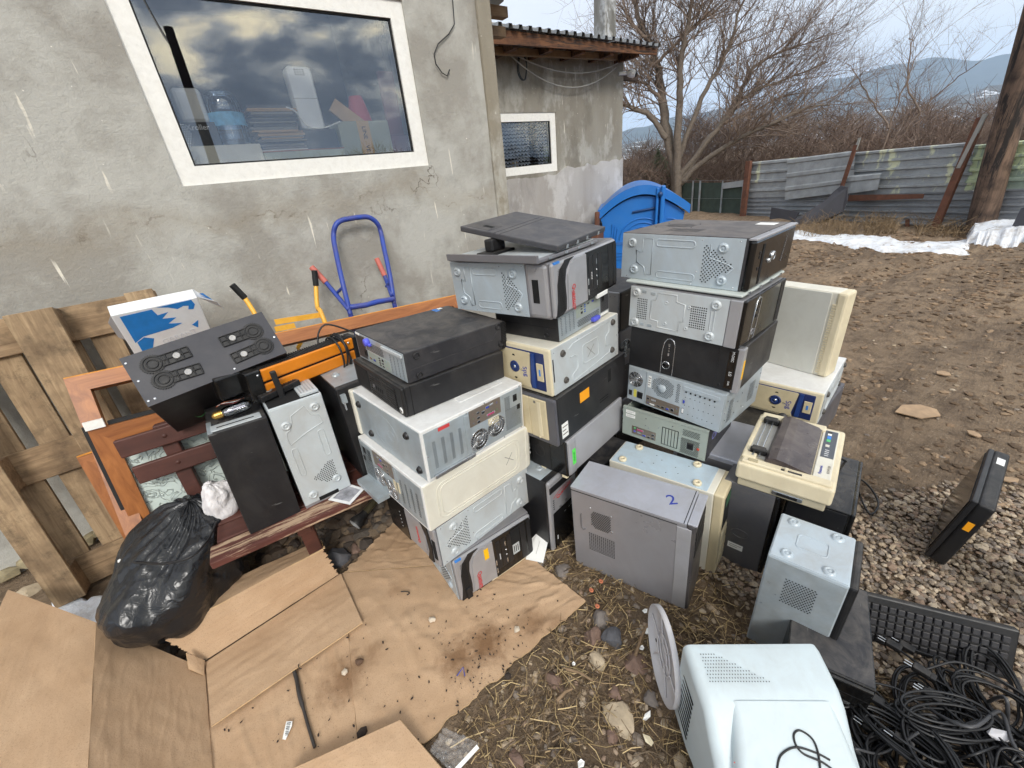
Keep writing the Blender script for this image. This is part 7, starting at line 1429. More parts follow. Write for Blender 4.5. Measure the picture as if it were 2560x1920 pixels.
# white card by the middle tower
mb = MB(); mb.prism([at_z(1314, 1398, .012), at_z(1357, 1407, .008), at_z(1372, 1342, .05), at_z(1345, 1330, .055), at_z(1325, 1350, .035)], (0, -.002, .001)); wc = tag(mb.build('white_card', WST), 'white card propped between the left stack and the middle tower', 'card'); mb = MB(); mb.tube([at_z(1340, 1385, .025), at_z(1350, 1352, .047)], .0006, 3); mb.build('print_line', GREYINK, wc)
# bits in the straw
for x, y, w, h, m, lb in ((1618, 1578, 18, 12, WST, 'white paper scrap in the straw near the disc'), (1612, 1528, 14, 10, WST, 'small white scrap above the paper scrap'), (1618, 1790, 26, 10, WST, 'crumpled white tissue scrap in the lower straw'), (1434, 1660, 9, 8, WST, 'tiny white fleck left of the pale rock'), (1452, 1910, 24, 14, WST, 'white scrap at the bottom edge in the straw'), (1604, 1620, 12, 10, WST, 'white chip left of the disc'), (1620, 1850, 22, 26, PALEB, 'yellowed plastic chip in the lower straw')):
    mb = MB(); p = at_z(x, y, .022); d = (CM @ (p - EYE)).z / FPX; a = x * .7; pts = [Vector((math.cos(a + k) * w * d * .5 * (1 + .3 * math.sin(k * 5 + x)), math.sin(a + k) * h * d * .6, .004 * math.sin(k * 3))) for k in (0, 1.1, 2.3, 3.4, 4.9)]; mb.prism(pts, (0, 0, .0015)); o = mb.build('paper_scrap', m); o.location = p; tag(o, lb, 'scrap', 'scraps in the straw')
for x, y, lb in ((1493, 1516, 'larger orange washer in the straw'), (1502, 1454, 'orange washer below the silver tower'), (1478, 1476, 'small orange ring between the two washers')):
    mb = MB(); mb.lathe((0, 0, 0), (.2, -.2, 1), [(.003, .0), (.009, .0), (.009, .004), (.003, .004), (.003, 0)], 14); o = mb.build('washer', mat('terracotta', (196, 118, 84), .7)); o.location = at_z(x, y, .022); tag(o, lb, 'washer', 'orange washers in the straw')
for x0, y0, x1, y1, w, lb in ((1588, 1640, 1618, 1560, .006, 'weathered stick left of the white disc'), (1415, 1672, 1482, 1702, .005, 'stick lying across the straw below the pale rock'), (1392, 1752, 1430, 1722, .006, 'short twig near the torn cardboard edge')):
    mb = MB(); A, B = at_z(x0, y0, .02), at_z(x1, y1, .025); mb.tube([A, lerp(A, B, .5) + Vector((.004, .003, .004)), B], [w, w * .9, w * .6], 6); tag(mb.build('stick', wood('stick_wood', (120, 98, 74), (150, 126, 98), 'x', 2, .85)), lb, 'stick', 'sticks in the straw')

# ---------------- cathode ray monitor, lid disc
CRTM = mat('pale_blue_grey_plastic', (196, 208, 212), .45, var=.03, scale=5, dirt=.15, dirtcol=(150, 146, 140), bump=.1, bscale=900)
crt = thing('crt_monitor', 'pale blue-grey tube monitor lying with its back to the viewer at the bottom edge', 'monitor', (.738, .116, 0), (0, 0, math.atan2(-.66, .75))); crt.scale = (.88, 1, 1)
# local x: to the right as seen, y: away from the viewer
def loft(mb, secs, mi=0, n=8, r=.03):
    """rounded-rectangle sections (y, x0, x1, z0, z1, radius)"""
    vs = []; K = 0
    for y, x0, x1, z0, z1, rr in secs:
        ring = []
        for cx, cz_, q0 in ((x1 - rr, z1 - rr, 0), (x0 + rr, z1 - rr, 90), (x0 + rr, z0 + rr, 180), (x1 - rr, z0 + rr, 270)):
            for k in range(n + 1): q = R_(q0 + 90 * k / n); ring.append((cx + rr * math.cos(q), y, cz_ + rr * math.sin(q)))
        K = len(ring); vs += ring
    fs = [(j * K + i, j * K + (i + 1) % K, (j + 1) * K + (i + 1) % K, (j + 1) * K + i) for j in range(len(secs) - 1) for i in range(K)]; mb.add(vs, fs, mi, True); mb.add(vs[:K], [tuple(range(K))], mi); mb.add(vs[-K:], [tuple(reversed(range(K)))], mi)
mb = MB(); loft(mb, [(.10, -.19, .19, .02, .345, .02), (.085, -.192, .192, .018, .347, .022), (.0, -.188, .188, .02, .342, .025), (-.035, -.183, .183, .022, .335, .03), (-.09, -.180, .180, .025, .285, .03), (-.20, -.176, .176, .03, .215, .03), (-.28, -.170, .170, .04, .17, .03)]); mb.build('front_shell', CRTM, crt)
mb = MB(); loft(mb, [(-.028, -.112, .150, .05, .340, .02), (-.05, -.116, .152, .05, .332, .025), (-.10, -.130, .156, .05, .312, .03), (-.17, -.150, .160, .05, .284, .03), (-.25, -.168, .164, .05, .256, .03), (-.30, -.172, .160, .06, .236, .03)]); mb.build('rear_hood', CRTM, crt)
mb = MB(); loft(mb, [(.101, -.165, .165, .05, .32, .02), (.106, -.16, .16, .055, .315, .02)]); mb.build('screen', mat('screen_glass', (20, 24, 24), .1), crt)
mb = MB()
for j in range(9):
    for i in range(22 - j * 2): x = -.15 + i * .0075 + (.0037 if j % 2 else 0); y = .01 + j * .008; mb.add([(x + .0018 * math.cos(k * 1.047), y + .0018 * math.sin(k * 1.047), .3475) for k in range(6)], [tuple(range(6))])
vh = mb.build('vent_holes', mat('vent_shadow', (92, 96, 98), .9), crt); vh['kind'] = 'stuff'
mb = MB()
for s_ in (-1, 1):
    for j in range(9): z = .08 + j * .022; mb.box((s_ * .1905 - .001, .0, z), (s_ * .1905 + .001, .07, z + .006))
so = mb.build('side_slots', DARK, crt); so['kind'] = 'stuff'; mb = MB(); mb.lathe((0, .0, 0), (0, 0, 1), [(0, .0), (.10, .0), (.10, .008), (.07, .02), (0, .022)], 28); mb.build('base', CRTM, crt)
dsk = thing('ribbed_dish', 'round white ribbed plastic base standing on edge beside the tube monitor', 'plastic lid', at_z(1662, 1634, .14)); vv = ray(1660, 1632); rp_ = (ri - vv * ri.dot(vv)).normalized(); nD = (-rp_ * .972 - vv * .235).normalized(); uD = (Vector((0, 0, 1)) - nD * nD.z).normalized(); vD = nD.cross(uD); RD = .136
DPL = mat('white_grey_plastic', (206, 204, 206), .45, var=.03, dirt=.15)
mb = MB(); mb.lathe((0, 0, 0), nD, [(0, -.004), (RD * .96, -.004), (RD, -.002), (RD, .014), (RD - .004, .014), (RD - .006, .0), (.03, .0), (0, .0)], 48); mb.build('dish', DPL, dsk)
mb = MB()
for rr in (.03, .06): mb.tube([(uD * math.cos(k * .1963) + vD * math.sin(k * .1963)) * rr + nD * .004 for k in range(32)], .0028, 5, closed=True)
for k in range(6): q = k * 1.047 + .52; mb.tube([(uD * math.cos(q) + vD * math.sin(q)) * .03 + nD * .004, (uD * math.cos(q) + vD * math.sin(q)) * (RD - .006) + nD * .004], .0026, 5)
mb.build('ribs', DPL, dsk)
for q in (2.2, 4.6): mb = MB(); p = (uD * math.cos(q) + vD * math.sin(q)) * .09 + nD * .0006; mb.lathe(p, nD, [(.006, 0), (.006, .0008), (0, .0008)], 10); mb.build('hole', DARK, dsk)
mb = MB(); q = [at_z(1832, 1912, .27), at_z(1890, 1896, .28), at_z(1960, 1925, .27), at_z(1900, 1980, .26)]; mb.prism(q, (0, 0, .012)); rb = tag(mb.build('leaflet', PRW), 'white leaflet with a red edge lying on the tube monitor', 'leaflet'); mb = MB(); a, b = q[0] + Vector((0, 0, .0125)), q[1] + Vector((0, 0, .0125)); s_ = (q[3] - q[0]).normalized() * .008; mb.prism([a, b, b + s_, a + s_], (0, 0, .0008)); mb.build('red_edge', REDT, rb)
# black case and desk litter at the right edge
c = Case('E1', 'black case lying on the gravel behind the heap of cables', BGLOSS, pose=(1.03, -.055, .0, 18, .34, .20, .19, 0, 0)); c.rect('L', .02, .02, .98, .98, .01, BGLOSS, 'front_panel', bev=.004)
for u, k in ((.35, 'r'), (.5, 'd'), (.6, 'd'), (.72, 'r')): (c.rect('L', u, .52, u + .08, .58, .0108, CHROME, 'usb_port', h0=.006) if k == 'r' else c.disc('L', u + .02, .56, .005, .0112, CHROME, 'audio_jack', ring=.003))
for v in (.25, .4, .75): c.rect('L', .05, v, .95, v + .012, .0106, BPLAS, 'groove', h0=.006)
c.rect('T', .02, .02, .98, .98, .001, BLACK2, 'top_panel', h0=0)
A, B = at_z(2490, 1124, .34), at_z(2446, 1266, .34); d = (B - A); Lm = min(.42, d.length); d.normalize(); yl = Vector((-d.y, d.x, 0)); A = A - yl * .05; mon = thing('flat_monitor', 'black flat monitor leaning edge-on on the gravel at the right', 'monitor', (A.x, A.y, 0), (R_(-8), 0, math.atan2(d.y, d.x)))
mb = MB(); mb.bbox((0, -.0, .03), (Lm, .045, .345), .010, 3); mb.build('back_shell', BPLAS, mon); mb = MB(); mb.bbox((.004, -.016, .032), (Lm - .004, .001, .343), .004, 2); mb.build('bezel', mat('dark_bezel', (34, 34, 36), .4), mon); mb = MB(); mb.box((.02, -.0185, .06), (Lm - .02, -.0155, .325)); mb.build('screen', mat('screen_dark', (14, 14, 15), .08), mon)
mb = MB(); mb.box((.06, .012, .3452), (.11, .034, .346)); mb.build('label', WST, mon); mb = MB(); mb.box((Lm - .0002, .012, .22), (Lm + .0006, .03, .26)); mb.build('sticker', ORG, mon); mb = MB(); mb.bbox((Lm * .3, .01, 0), (Lm * .7, .04, .04), .005); mb.build('stand_stub', BPLAS, mon)
kb = thing('keyboard', 'black keyboard standing on edge at the right picture edge', 'keyboard', at_z(2525, 1700, .0), (R_(24), 0, R_(118)))
mb = MB(); mb.bbox((0, -.02, 0), (.44, .006, .16), .005, 2); mb.build('tray', BPLAS, kb); km = None
for r_ in range(5):
    for k in range(18):
        mb = MB() if km is None else None
        if km is None: mb.bbox((0, 0, 0), (.019, .008, .019), .002, 1); o = mb.build('key', BLACK2, kb); km = o.data
        else: o = bpy.data.objects.new('key', km); COL.objects.link(o); o.parent = kb
        o.location = (.02 + k * .0222, .006, .015 + r_ * .0255)
spk = Case('SP', 'black loudspeaker box at the right picture edge', BPLAS, 'loudspeaker', 'loudspeaker', None, pose=(1.72, -.62, .0, 20, .20, .18, .30, 0, 0)); spk.disc('L', .5, .34, .06, .004, DARK, 'cone', ring=.0); spk.disc('L', .5, .34, .066, .006, BGLOSS, 'cone_ring', ring=.058); spk.disc('L', .5, .76, .025, .004, GREYINK, 'tweeter')
# cable heap
WHERE = ['nearest the tube monitor', 'beside the front of the black case', 'at the far edge of the heap', 'at the far right of the heap', 'in the middle of the heap', 'right of the heap centre', 'near the bottom left of the heap', 'touching the right picture edge', 'at the bottom middle of the heap', 'low in the heap under the keyboard', 'in the bottom right corner', 'topmost towards the gravel', 'half under the tube monitor', 'between the tube monitor and the black case', 'heaped over the middle coil', 'heaped high towards the right', 'topmost at the bottom edge', 'against the tube monitor at the bottom edge']
rn = random.Random(41)
def coil(i, px, py, z, R0, n, tilt):
    c0 = at_z(px, py, z); pts = []; e1 = Vector((math.cos(tilt), math.sin(tilt), rn.uniform(-.2, .2))); e2 = Vector((-math.sin(tilt), math.cos(tilt), rn.uniform(-.2, .5))).normalized() * rn.uniform(.35, .6); K = 26
    for k in range(n * K): t = k / K * 6.283; r = R0 * (1 + .10 * math.sin(t * .37 + i) + .05 * math.sin(t * 1.7)); pts.append(Vector(e1 * math.cos(t) * r + e2 * math.sin(t) * r) + Vector((.012 * math.sin(t * .21), .012 * math.cos(t * .17), .010 * math.sin(t * .33 + i) + .003 * (k / K))))
    tail = pts[-1]; pts += [tail + Vector((.02 * k * math.cos(tilt + 1), .02 * k * math.sin(tilt + 1), -.004 * k)) for k in range(1, 5)]
    low = min(p.z for p in pts); off = max(0, .004 - (c0.z + low)); mb = MB(); mb.tube(pts, .0036, 5); t = thing('cable_coil', ('coiled black mains cable at lower right, ' + WHERE[i]), 'cable', c0 + Vector((0, 0, off)), group='cable heap at lower right'); mb.build('flex', BLK, t)
    e_ = pts[-1]; mb = MB(); mb.bbox(e_ + Vector((-.012, -.02, -.008)), e_ + Vector((.012, .02, .010)), .004); pl_ = mb.build('plug', BPLAS, t); mb = MB()
    for s_ in (-.005, .005): mb.tube([e_ + Vector((s_, .018, 0)), e_ + Vector((s_, .038, 0))], .002, 5)
    mb.build('pins', CHROME, pl_)
for i, (x, y, z, R0, n, tl_) in enumerate(((2110, 1840, .03, .07, 5, .3), (2200, 1800, .03, .08, 6, 1.2), (2300, 1760, .04, .09, 6, .2), (2420, 1760, .04, .10, 6, .8), (2330, 1840, .07, .09, 7, 2.0), (2440, 1850, .08, .10, 7, .4), (2180, 1880, .05, .08, 6, .9), (2520, 1790, .06, .11, 6, 1.6), (2260, 1910, .06, .09, 6, 2.6), (2400, 1920, .09, .09, 6, .1), (2550, 1890, .09, .10, 6, 1.0), (2480, 1720, .04, .11, 5, .5), (2060, 1900, .05, .06, 5, 1.9), (2150, 1790, .05, .08, 6, .7), (2250, 1850, .10, .09, 7, 1.4), (2360, 1800, .11, .10, 7, 2.4), (2330, 1910, .12, .09, 7, .6), (2120, 1920, .08, .08, 6, 1.1))): coil(i, x, y, z, R0, n, tl_)
ORD = ['first', 'second', 'third', 'fourth', 'fifth', 'sixth', 'seventh', 'eighth', 'ninth', 'tenth', 'eleventh', 'twelfth', 'thirteenth', 'fourteenth', 'fifteenth', 'sixteenth']
for i in range(16):
    x, y = 2000 + i * 31, rn.uniform(1740, 1930); P = [at_z(x, y, rn.uniform(.03, .12))]
    for k in range(6): x += rn.uniform(-20, 110); y += rn.gauss(10, 45); y = min(max(y, 1700), 1960); P.append(at_z(x, y, rn.uniform(.02, .16)))
    mb = MB(); mb.tube(smooth(P, 6), rn.choice((.0032, .0038, .0046)), 6); tag(mb.build('loose_cable', BLK if i % 5 else mat('dark_grey_cable', (70, 70, 72), .5)), (ORD[i] + ' loose cable from the left lying over the cable heap'), 'cable', 'loose cables over the heap')
def on_crt(px, py):
    inv = crt.matrix_world.inverted(); prof = [(-.35, .21), (-.30, .236), (-.25, .256), (-.17, .284), (-.10, .312), (-.05, .332), (-.02, .345), (.1, .347)]
    for k in range(160):
        p = at_z(px, py, .40 - k * .002); q = inv @ p
        if abs(q.x) < .19:
            for (y0, h0), (y1, h1) in zip(prof, prof[1:]):
                if y0 <= q.y <= y1 and q.z <= lerp(h0, h1, (q.y - y0) / (y1 - y0)) + .003: return p
    return at_z(px, py, .08)
bpy.context.view_layer.update(); tcb = thing('thin_cable', 'thin black cable looping onto the pale tube monitor', 'cable', on_crt(2000, 1880))
for P in ([(2075, 1900), (2040, 1882), (1990, 1868), (1955, 1885), (1944, 1915), (1945, 1950)], [(2090, 1930), (2055, 1905), (2010, 1885), (1990, 1862), (1985, 1836), (2000, 1826), (2030, 1846), (2045, 1880), (2052, 1930)]):
    mb = MB(); mb.tube([p - tcb.location for p in smooth([on_crt(*p) for p in P], 6)], .0023, 5); mb.build('strand', BLK, tcb)
# white pebble-like plug shells among the cables
for x, y, w, lb in ((2500, 1838, 26, 'white plastic cover among the cables'), (2085, 1872, 9, 'white connector tip among the cables')):
    mb = MB(); p = at_z(x, y, .13); stone_into(mb, (0, 0, 0), .03 if w > 10 else .008, .016 if w > 10 else .005, .008, 2.4, x, .05); o = mb.build('plastic_cover', DPL); o.location = p; tag(o, lb, 'plastic part')
# scraps of paper and card on the yard
for x, y, w, h, lb in ((2300, 1022, 90, 24, 'trampled flat piece of card on the yard soil'), (2360, 930, 26, 10, 'pale torn scrap far out on the yard'), (2440, 1078, 22, 10, 'white fragment on the yard right of the trampled card'), (2530, 1192, 34, 8, 'pale splinter on the soil by the monitor'), (2520, 1255, 40, 6, 'thin pale lath on the soil by the monitor')):
    mb = MB(); p = at_z(x, y, .02); p.z = gz(p.x, p.y) + .012; d = (CM @ (p - EYE)).z / FPX; pts = [Vector((math.cos(q) * w * d * .6 * rn.uniform(.7, 1.1), math.sin(q) * h * d * 1.6 * rn.uniform(.7, 1.1), 0)) for q in (0, .9, 2, 3.1, 4.2, 5.2)]; mb.prism(pts, (0, 0, .006)); o = mb.build('card_scrap', mat('soiled_card', (166, 140, 112), .9, var=.2, scale=20)); o.location = p; o.rotation_euler = (0, 0, -.7); tag(o, lb, 'scrap')

# ================================================================== blue waste container
DB = mat('blue_container_plastic', (30, 112, 194), .42, var=.06, scale=4, dirt=.15, dirtcol=(90, 120, 150))
DA, DE = Vector((4.27, 3.66, 0)), Vector((4.86, 2.90, 0)); de = (DE - DA); DW = de.length; de.normalize(); dn_ = Vector((de.y, -de.x, 0)); dn_ = dn_ if dn_.dot(-DA) > 0 else -dn_
dm = thing('waste_container', 'blue plastic domed waste container between the stacks and the gate', 'waste container', DA); DP = lambda s, z, k=0: de * s + Vector((0, 0, z)) + dn_ * k
def dpart(name, pts, k0, k1, m=DB): mb = MB(); mb.prism([DP(s, z, k0) for s, z in pts], dn_ * (k1 - k0)); return mb.build(name, m, dm)
rim = lambda s: .86 + .27 * math.sin(math.pi * min(1, max(0, (s + .06) / (DW + .14))) ** .93)
ss = [-.02 + (DW + .02) * i / 24 for i in range(25)]
dpart('tub', [(.06, .12), (DW - .06, .12), (DW - .01, .84)] + [(s, rim(s) - .02) for s in reversed(ss)] + [(.0, .84)], -1.25, 0)
lid_ = [(s, rim(s) + .10) for s in ss]; dpart('lid', [(-.05, rim(0) - .01), (-.05, rim(0) + .08)] + lid_ + [(DW + .05, rim(DW) + .06), (DW + .05, rim(DW) - .04)] + [(s, rim(s)) for s in reversed(ss)], -1.30, .05)
pv = .70 * DW
mb = MB(); M_ = Matrix((de, dn_, Vector((0, 0, 1)))).transposed().to_4x4(); mb.bbox((pv - .05, -.02, .3), (pv - .02, .075, rim(pv) + .1), .01, 2, 0, M_); mb.bbox((pv + .0, -.02, .3), (pv + .05, .085, rim(pv) + .12), .015, 2, 0, M_); mb.build('lid_arm', DB, dm)
mb = MB(); mb.lathe(DP(pv - .005, rim(pv) + .03, .08), dn_, [(0, .02), (.025, .02), (.03, 0)], 16); mb.build('pivot_bolt', mat('dark_blue', (16, 60, 110), .4), dm)
def arch(name, cs, cz, r0, dr, n, s0=0, s1=math.pi):
    for k in range(n):
        r = r0 + dr * k; mb = MB(); mb.tube([DP(cs + math.cos(t) * r, cz + math.sin(t) * r * .9, .004) for t in [lerp(s1, s0, i / 18) for i in range(19)]] + [DP(cs + r, cz - .14, .004)], .008, 6); mb.build(name, DB, dm)
arch('moulded_rib', .50 * DW, .62, .10, .055, 4, .0, math.pi); arch('moulded_rib', .82 * DW, .70, .05, .05, 3, 0, 1.7)
for k in range(3): mb = MB(); a = .045 + .03 * k; mb.tube([DP(.08 + a, .86 - a, .004), DP(.06 + a, .55 + a * .4, .004), DP(.30, .55 + a * .4, .004)], .007, 6); mb.build('moulded_rib', DB, dm)
for k in range(3): mb = MB(); a = .04 * k; mb.tube([DP(.10 + a, .15, .004), DP(.09 + a, .46 - a, .004), DP(.36, .46 - a, .004)], .007, 6); mb.build('moulded_rib', DB, dm)
mb = MB(); mb.bbox((.42 * DW, -.01, .5), (.62 * DW, .07, .72), .03, 3, 0, M_); mb.build('trunnion_housing', DB, dm); mb = MB(); mb.lathe(DP(.51 * DW, .64, .07), dn_, [(0, .015), (.012, .015), (.012, .02), (.024, .02), (.026, 0)], 18); mb.build('trunnion', mat('trunnion_steel', (120, 150, 170), .4, .5), dm)
mb = MB(); mb.tube([DP(.36, .935, .008), DP(.62, .965, .012)], .014, 8); mb.build('grip_recess', mat('dark_blue', (16, 60, 110), .4), dm)
mb = MB(); mb.tube(smooth([DP(-.02, .62, -.02), DP(-.10, .60, -.03), DP(-.10, .45, -.03), DP(-.02, .42, -.02)], 5), .014, 7); mb.build('handle', mat('dark_handle', (40, 44, 52), .5), dm); mb = MB(); mb.tube(smooth([DP(DW, .72, -.02), DP(DW + .07, .70, -.03), DP(DW + .06, .62, -.03), DP(DW, .6, -.02)], 5), .014, 7); mb.build('handle', DB, dm)
for s in (.12, DW - .12):
    for k in (-.15, -1.1): mb = MB(); mb.lathe(DP(s, .09, k), de, [(.02, -.025), (.085, -.025), (.095, 0), (.085, .025), (.02, .025)], 18); mb.build('wheel', RUBBER, dm)
# rusty scrap leaning at its left
mb = MB(); a = at_d(1490, 560, 4.9); a.z = .0; mb.bbox((-.12, -.05, 0), (.10, .05, .66), .01); mb.bbox((-.16, -.06, .66), (.06, .03, .78), .01); mb.bbox((-.10, -.03, .78), (-.02, .01, 1.0), .01); o = mb.build('rusty_scrap', RUST); o.location = a; o.rotation_euler = (0, .08, .4); tag(o, 'rusty lump of scrap iron left of the blue container', 'scrap metal')

# ================================================================== clutter behind the big window
SY = WY + .16; SZ = WZ0 + .080
def ibox(name, label, cat, xl, xr, ybot, ytop, y, dep, m, z0=None, rz=0, bev=.004):
    a, b = at_y(xl, ybot, y), at_y(xr, ybot, y); tz = at_y((xl + xr) / 2, ytop, y).z; z0 = SZ if z0 is None else z0
    t = thing(name, label, cat, ((a.x + b.x) / 2, y, z0), (0, 0, R_(rz))); w = (b.x - a.x) / 2; mb = MB(); mb.bbox((-w, 0, 0), (w, dep, max(.01, tz - z0)), bev, 2); mb.build('shell', m, t); t['w'] = w; t['h'] = tz - z0; return t
def iface(t, u0, v0, u1, v1, m, name, k=.0006):
    w, h = t['w'], t['h']; mb = MB(); mb.box((lerp(-w, w, u0), -k, v0 * h), (lerp(-w, w, u1), .0, v1 * h)); return mb.build(name, m, t)
def itext(t, u, v, s, size, m, rot=0):
    me = text_mesh(s, size); w, h = t['w'], t['h']; me.transform(Matrix.Translation((lerp(-w, w, u), -.0012, v * h)) @ Matrix.Rotation(R_(90), 4, 'X') @ Matrix.Rotation(R_(rot), 4, 'Z')); me.materials.append(m); o = bpy.data.objects.new('lettering', me); COL.objects.link(o); o.parent = t
t = ibox('shelf_board', 'cream board lying under the clutter at the left of the window', 'board', 470, 664, 402, 362, SY - .03, .25, CREAM); z1 = SZ + t['h']
t2 = ibox('wooden_board', 'brown-topped pale board in the middle of the window sill', 'board', 664, 868, 400, 376, SY - .01, .25, mat('pale_green_board', (186, 190, 170), .6)); z2 = SZ + t2['h']
mb = MB(); mb.box((-t2['w'], 0, t2['h'] + .0005), (t2['w'], .25, t2['h'] + .006)); mb.build('brown_veneer', FRM, t2)
t = ibox('printed_box', 'black box with white dot print and lettering at the left of the window', 'box', 442, 560, 372, 305, SY, .16, mat('black_card', (30, 30, 32), .4, dirt=.2), z1)
itext(t, .60, .78, 'Xroller', .034, WPR); mb = MB()
for j in range(10):
    for i in range(9 - (abs(j - 5) // 2)):
        x = lerp(-t['w'], t['w'], .03 + i * .045 + (.022 if j % 2 else 0)); z = t['h'] * (.06 + j * .094); mb.add([(x + .004 * math.cos(k * 1.571), -.0008, z + .005 * math.sin(k * 1.571)) for k in range(4)], [(0, 1, 2, 3)])
mb.build('dot_print', WPR, t)
t['label'] = 'black box with white dot print and lettering at the left of the window'
z_ = z1 + t['h']; ibox('desk_phone', 'white office machine with rounded top on the black printed box', 'office machine', 455, 528, 304, 218, SY + .04, .12, WHITE, z_, bev=.02)
# water bottle
p = at_y(596, 366, SY + .02); bt = thing('water_bottle', 'big clear plastic water bottle with blue label on the sill', 'bottle', (p.x, SY + .09, z1 + .001)); hB = at_y(570, 226, SY + .06).z - z1; mb = MB(); mb.lathe((0, 0, 0), (0, 0, 1), [(0, 0), (.075, 0), (.085, .02)] + [(.083 + .004 * (k % 2), .03 + k * .018) for k in range(8)] + [(.085, hB * .8), (.07, hB * .95), (.05, hB), (0, hB)], 24); mb.build('bottle_wall', m_glass('pet_plastic', .12, (.8, .88, .95)), bt)
mb = MB(); mb.lathe((0, 0, .09), (0, 0, 1), [(.0885, 0), (.0885, .06)], 24); mb.v = [v for v in mb.v]; mb.build('label_band', mat('bottle_label', (120, 190, 232), .5, var=.3, scale=25), bt)
# paper stack
st_ = thing('paper_stack', 'untidy tall stack of papers and folders in the middle of the window', 'paper stack', (0, 0, 0)); a, b = at_y(652, 380, SY + .02), at_y(768, 372, SY + .02); zz = z2 + .007; ztop = at_y(690, 266, SY + .02).z; rn = random.Random(5); k = 0
st_.location = ((a.x + b.x) / 2, SY + .02, z2 + .0065)
while zz < ztop:
    h = rn.uniform(.004, .014); w = (b.x - a.x) / 2 * rn.uniform(.85, 1.05); x = rn.uniform(-.015, .015); mb = MB(); mb.bbox((x - w, rn.uniform(-.01, .01), zz - z2 - .0065), (x + w, .17, zz + h - z2 - .0065), min(.0015, h * .3), 1); mb.v = [(v[0], v[1], v[2] + .002 * nz((v[0] * 20, k), 1)) for v in mb.v]
    mb.build('folder', [mat('paper_grey', (136, 130, 122), .7), mat('paper_tan', (186, 150, 104), .7), mat('paper_dark', (72, 66, 62), .7), mat('paper_white', (206, 202, 196), .7)][rn.choice((0, 0, 1, 2, 2, 3))], st_); zz += h + .0012; k += 1
t = ibox('black_box', 'small black box under the white dispenser', 'box', 757, 852, 374, 322, SY + .03, .12, mat('charcoal_box', (54, 54, 54), .7), z2 + .007); zb = z2 + .007 + t['h']
wd = thing('soap_dispenser', 'tall white rounded dispenser standing in the window', 'dispenser', (at_y(785, 318, SY + .04).x, SY + .08, zb + .001)); hW = at_y(770, 166, SY + .04).z - zb; w_ = .068; mb = MB(); loft(mb, [(-.035, -w_ * .9, w_ * .9, .004, hW - .006, .02), (-.028, -w_, w_, .0, hW, .025), (.03, -w_, w_, .0, hW, .025)]); mb.build('casing', WHITE, wd); mb = MB(); mb.box((-w_, -.0365, hW * .50), (w_, -.034, hW * .505)); mb.build('seam', GREYINK, wd); mb = MB()
for j in range(4):
    for i in range(4): mb.box((-.025 + i * .014, -.0362, hW * .86 + j * .008), (-.015 + i * .014, -.0345, hW * .86 + j * .008 + .004))
mb.build('vent_slots', GREYINK, wd)
t = ibox('taped_box', 'olive-grey carton with printed orange tape at the right of the window', 'carton', 862, 986, 386, 302, SY - .01, .16, mat('olive_card', (166, 168, 148), .7, var=.04)); iface(t, .36, .0, .60, 1.0, mat('orange_tape', (206, 166, 104), .4, var=.08), 'tape', .0008); itext(t, .48, .68, 'LINE', .034, BPLAS, -90); itext(t, .48, .24, 'VE', .034, BPLAS, -90)
zt_ = SZ + t['h']; mb = MB(); q = [at_y(x, y, SY + .12) for x, y in ((824, 275), (838, 246), (912, 302), (860, 304))]; mb.prism(q, (0, .02, 0)); tag(mb.build('cardboard_piece', mat('kraft', (196, 160, 116), .8)), 'flat brown cardboard piece leaning behind the taped carton', 'cardboard')
p = at_y(905, 306, SY + .24); lt = thing('lamp_shade', 'red conical lamp shade behind the taped carton', 'lamp shade', (p.x, SY + .26, SZ)); hL = at_y(905, 240, SY + .24).z - SZ; mb = MB(); mb.lathe((0, 0, 0), (0, 0, 1), [(.085, 0), (.085, hL * .45), (.07, hL * .7), (.04, hL), (.036, hL), (.06, hL * .7)], 28); mb.build('shade', mat('red_shade', (190, 70, 80), .6), lt)
t = ibox('pink_panel', 'tall reddish panel at the right end inside the window', 'panel', 985, 1046, 384, 180, SY + .30, .03, mat('mauve_panel', (150, 96, 100), .7)); t = ibox('maroon_box', 'low maroon box at the right end of the window', 'box', 985, 1040, 386, 336, SY + .02, .14, mat('maroon_card', (104, 36, 40), .6))
mb = MB(); P = [at_y(715, 268, SY - .02), at_y(735, 276, SY - .02), at_y(752, 295, SY - .02), at_y(765, 312, SY - .02), at_y(785, 320, SY - .02), at_y(815, 318, SY - .02), at_y(850, 304, SY - .02)]; mb.tube(smooth(P, 5), .004, 6); tag(mb.build('white_lead', PVC), 'white lead curving from the paper stack past the dispenser', 'cable')
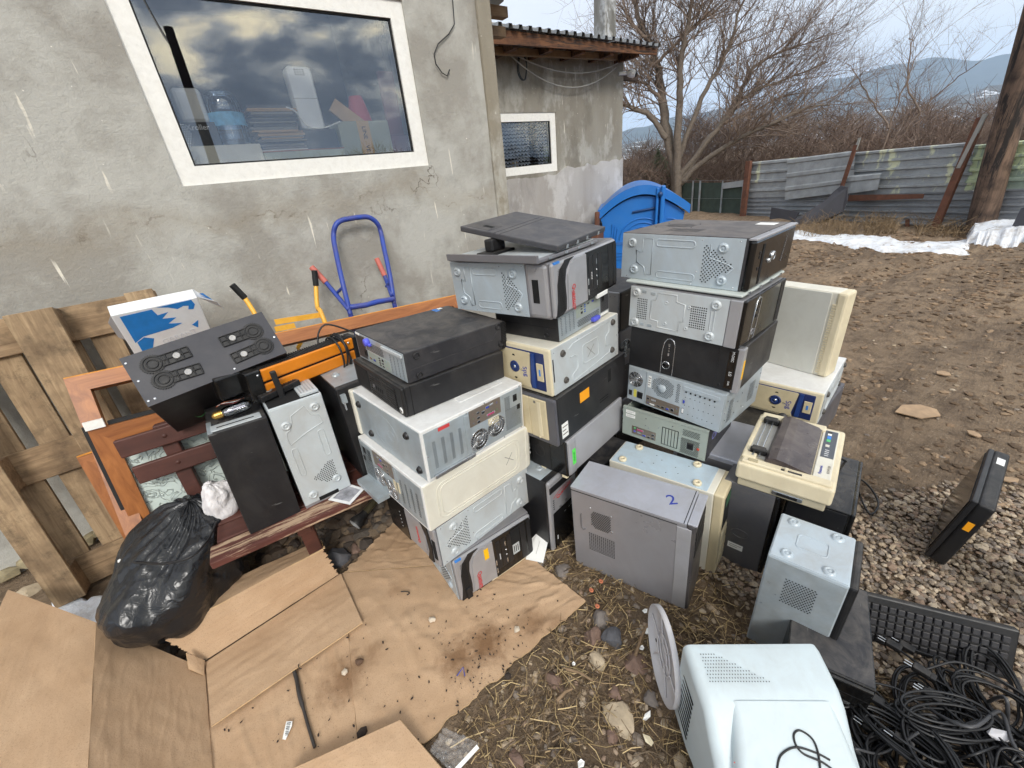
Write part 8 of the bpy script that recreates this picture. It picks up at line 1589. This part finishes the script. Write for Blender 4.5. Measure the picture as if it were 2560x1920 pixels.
# stacked egg trays behind the small window
et = mat('grey_pulp', (176, 180, 190), .85, var=.08)
zz = 1.475 + .115; k = 0
while zz < 2.02:
    mb = MB(); w = .62 if k < 15 else .30; x0_ = 3.06 if k < 15 else 3.38
    mb.grid(lambda u, v: (x0_ + u * w, B2Y + .07 + v * .25 + .012 * math.sin(v * 20), zz + .010 * math.cos(u * w * 125) * math.cos(v * 31) + .012 * nz((u * 3, k), 1) + .01 * u), 90, 8)
    mb.grid(lambda u, v: (x0_ + u * w, B2Y + .069, zz - .004 - .014 * v + .010 * math.cos(u * w * 125) + .012 * nz((u * 3, k), 1) + .01 * u), 90, 1)
    o = mb.build('egg_tray', et); tag(o, ORD[k] + ' grey egg tray from the bottom of the left stack in the small window', 'egg tray', 'egg trays behind the small window'); zz += .036; k += 1
for k in range(13):
    mb = MB(); zq = 1.475 + .115 + k * .036; mb.grid(lambda u, v: (3.80 + u * .17, B2Y + .07 + v * .2, zq + .010 * math.cos(u * .17 * 125) * math.cos(v * 25)), 26, 6); mb.grid(lambda u, v: (3.80 + u * .17, B2Y + .069, zq - .004 - .014 * v + .010 * math.cos(u * .17 * 125)), 26, 1); o = mb.build('egg_tray', et); tag(o, ORD[k] + ' grey egg tray from the bottom of the right stack in the small window', 'egg tray', 'egg trays in the right-hand stack')
p = at_y(1370, 410, B2Y + .1); t = thing('green_canister', 'pale green canister in the right corner of the small window', 'canister', (p.x, B2Y + .09, 1.566)); mb = MB(); mb.bbox((-.055, 0, 0), (.055, .04, .19), .012, 3); mb.build('body', mat('pale_green_plastic', (150, 158, 112), .5), t); mb = MB(); mb.box((-.02, -.002, .07), (.02, .0, .10)); mb.build('label', GREYINK, t)
p = at_y(1288, 418, B2Y + .1); t = thing('brown_parcel', 'small brown parcel on the sill of the small window', 'parcel', (p.x, B2Y + .09, 1.566)); mb = MB(); mb.bbox((-.05, 0, 0), (.05, .04, .055), .004); mb.build('carton', mat('kraft', (196, 160, 116), .8), t); mb = MB(); mb.box((-.01, -.001, .0), (.01, .0, .055)); mb.build('tape', WST, t)

# ================================================================== tidy: put every unplaced root at the foot of its parts
bpy.context.view_layer.update()
for o in list(COL.objects):
    if o.type == 'EMPTY' and o.parent is None and o.location.length < 1e-6 and o.children:
        pts = [ch.matrix_world @ Vector(c_) for ch in o.children if ch.type == 'MESH' for c_ in ch.bound_box]
        lo = Vector((sum(p.x for p in pts) / len(pts), sum(p.y for p in pts) / len(pts), min(p.z for p in pts)))
        o.location = lo
        for ch in o.children: ch.matrix_parent_inverse = Matrix.Translation(-lo) @ ch.matrix_parent_inverse
    if 'w' in o.keys(): del o['w']
    if 'h' in o.keys(): del o['h']

# ================================================================== haze
HAZE = 1
if HAZE:
    mb = MB(); mb.box((-14000, -14000, -8), (14000, 14000, 1300)); m, nn, ll, bs = nodes('air'); nn.remove(bs); pv_ = N(nn, 'ShaderNodeVolumePrincipled', Density=.0001); pv_.inputs['Color'].default_value = (.55, .74, 1, 1); ll.new(pv_.outputs[0], nn['Material Output'].inputs['Volume']); struct(mb.build('haze', m), 'stuff', 'thin winter haze over the valley')
    S.cycles.volume_bounces = 1
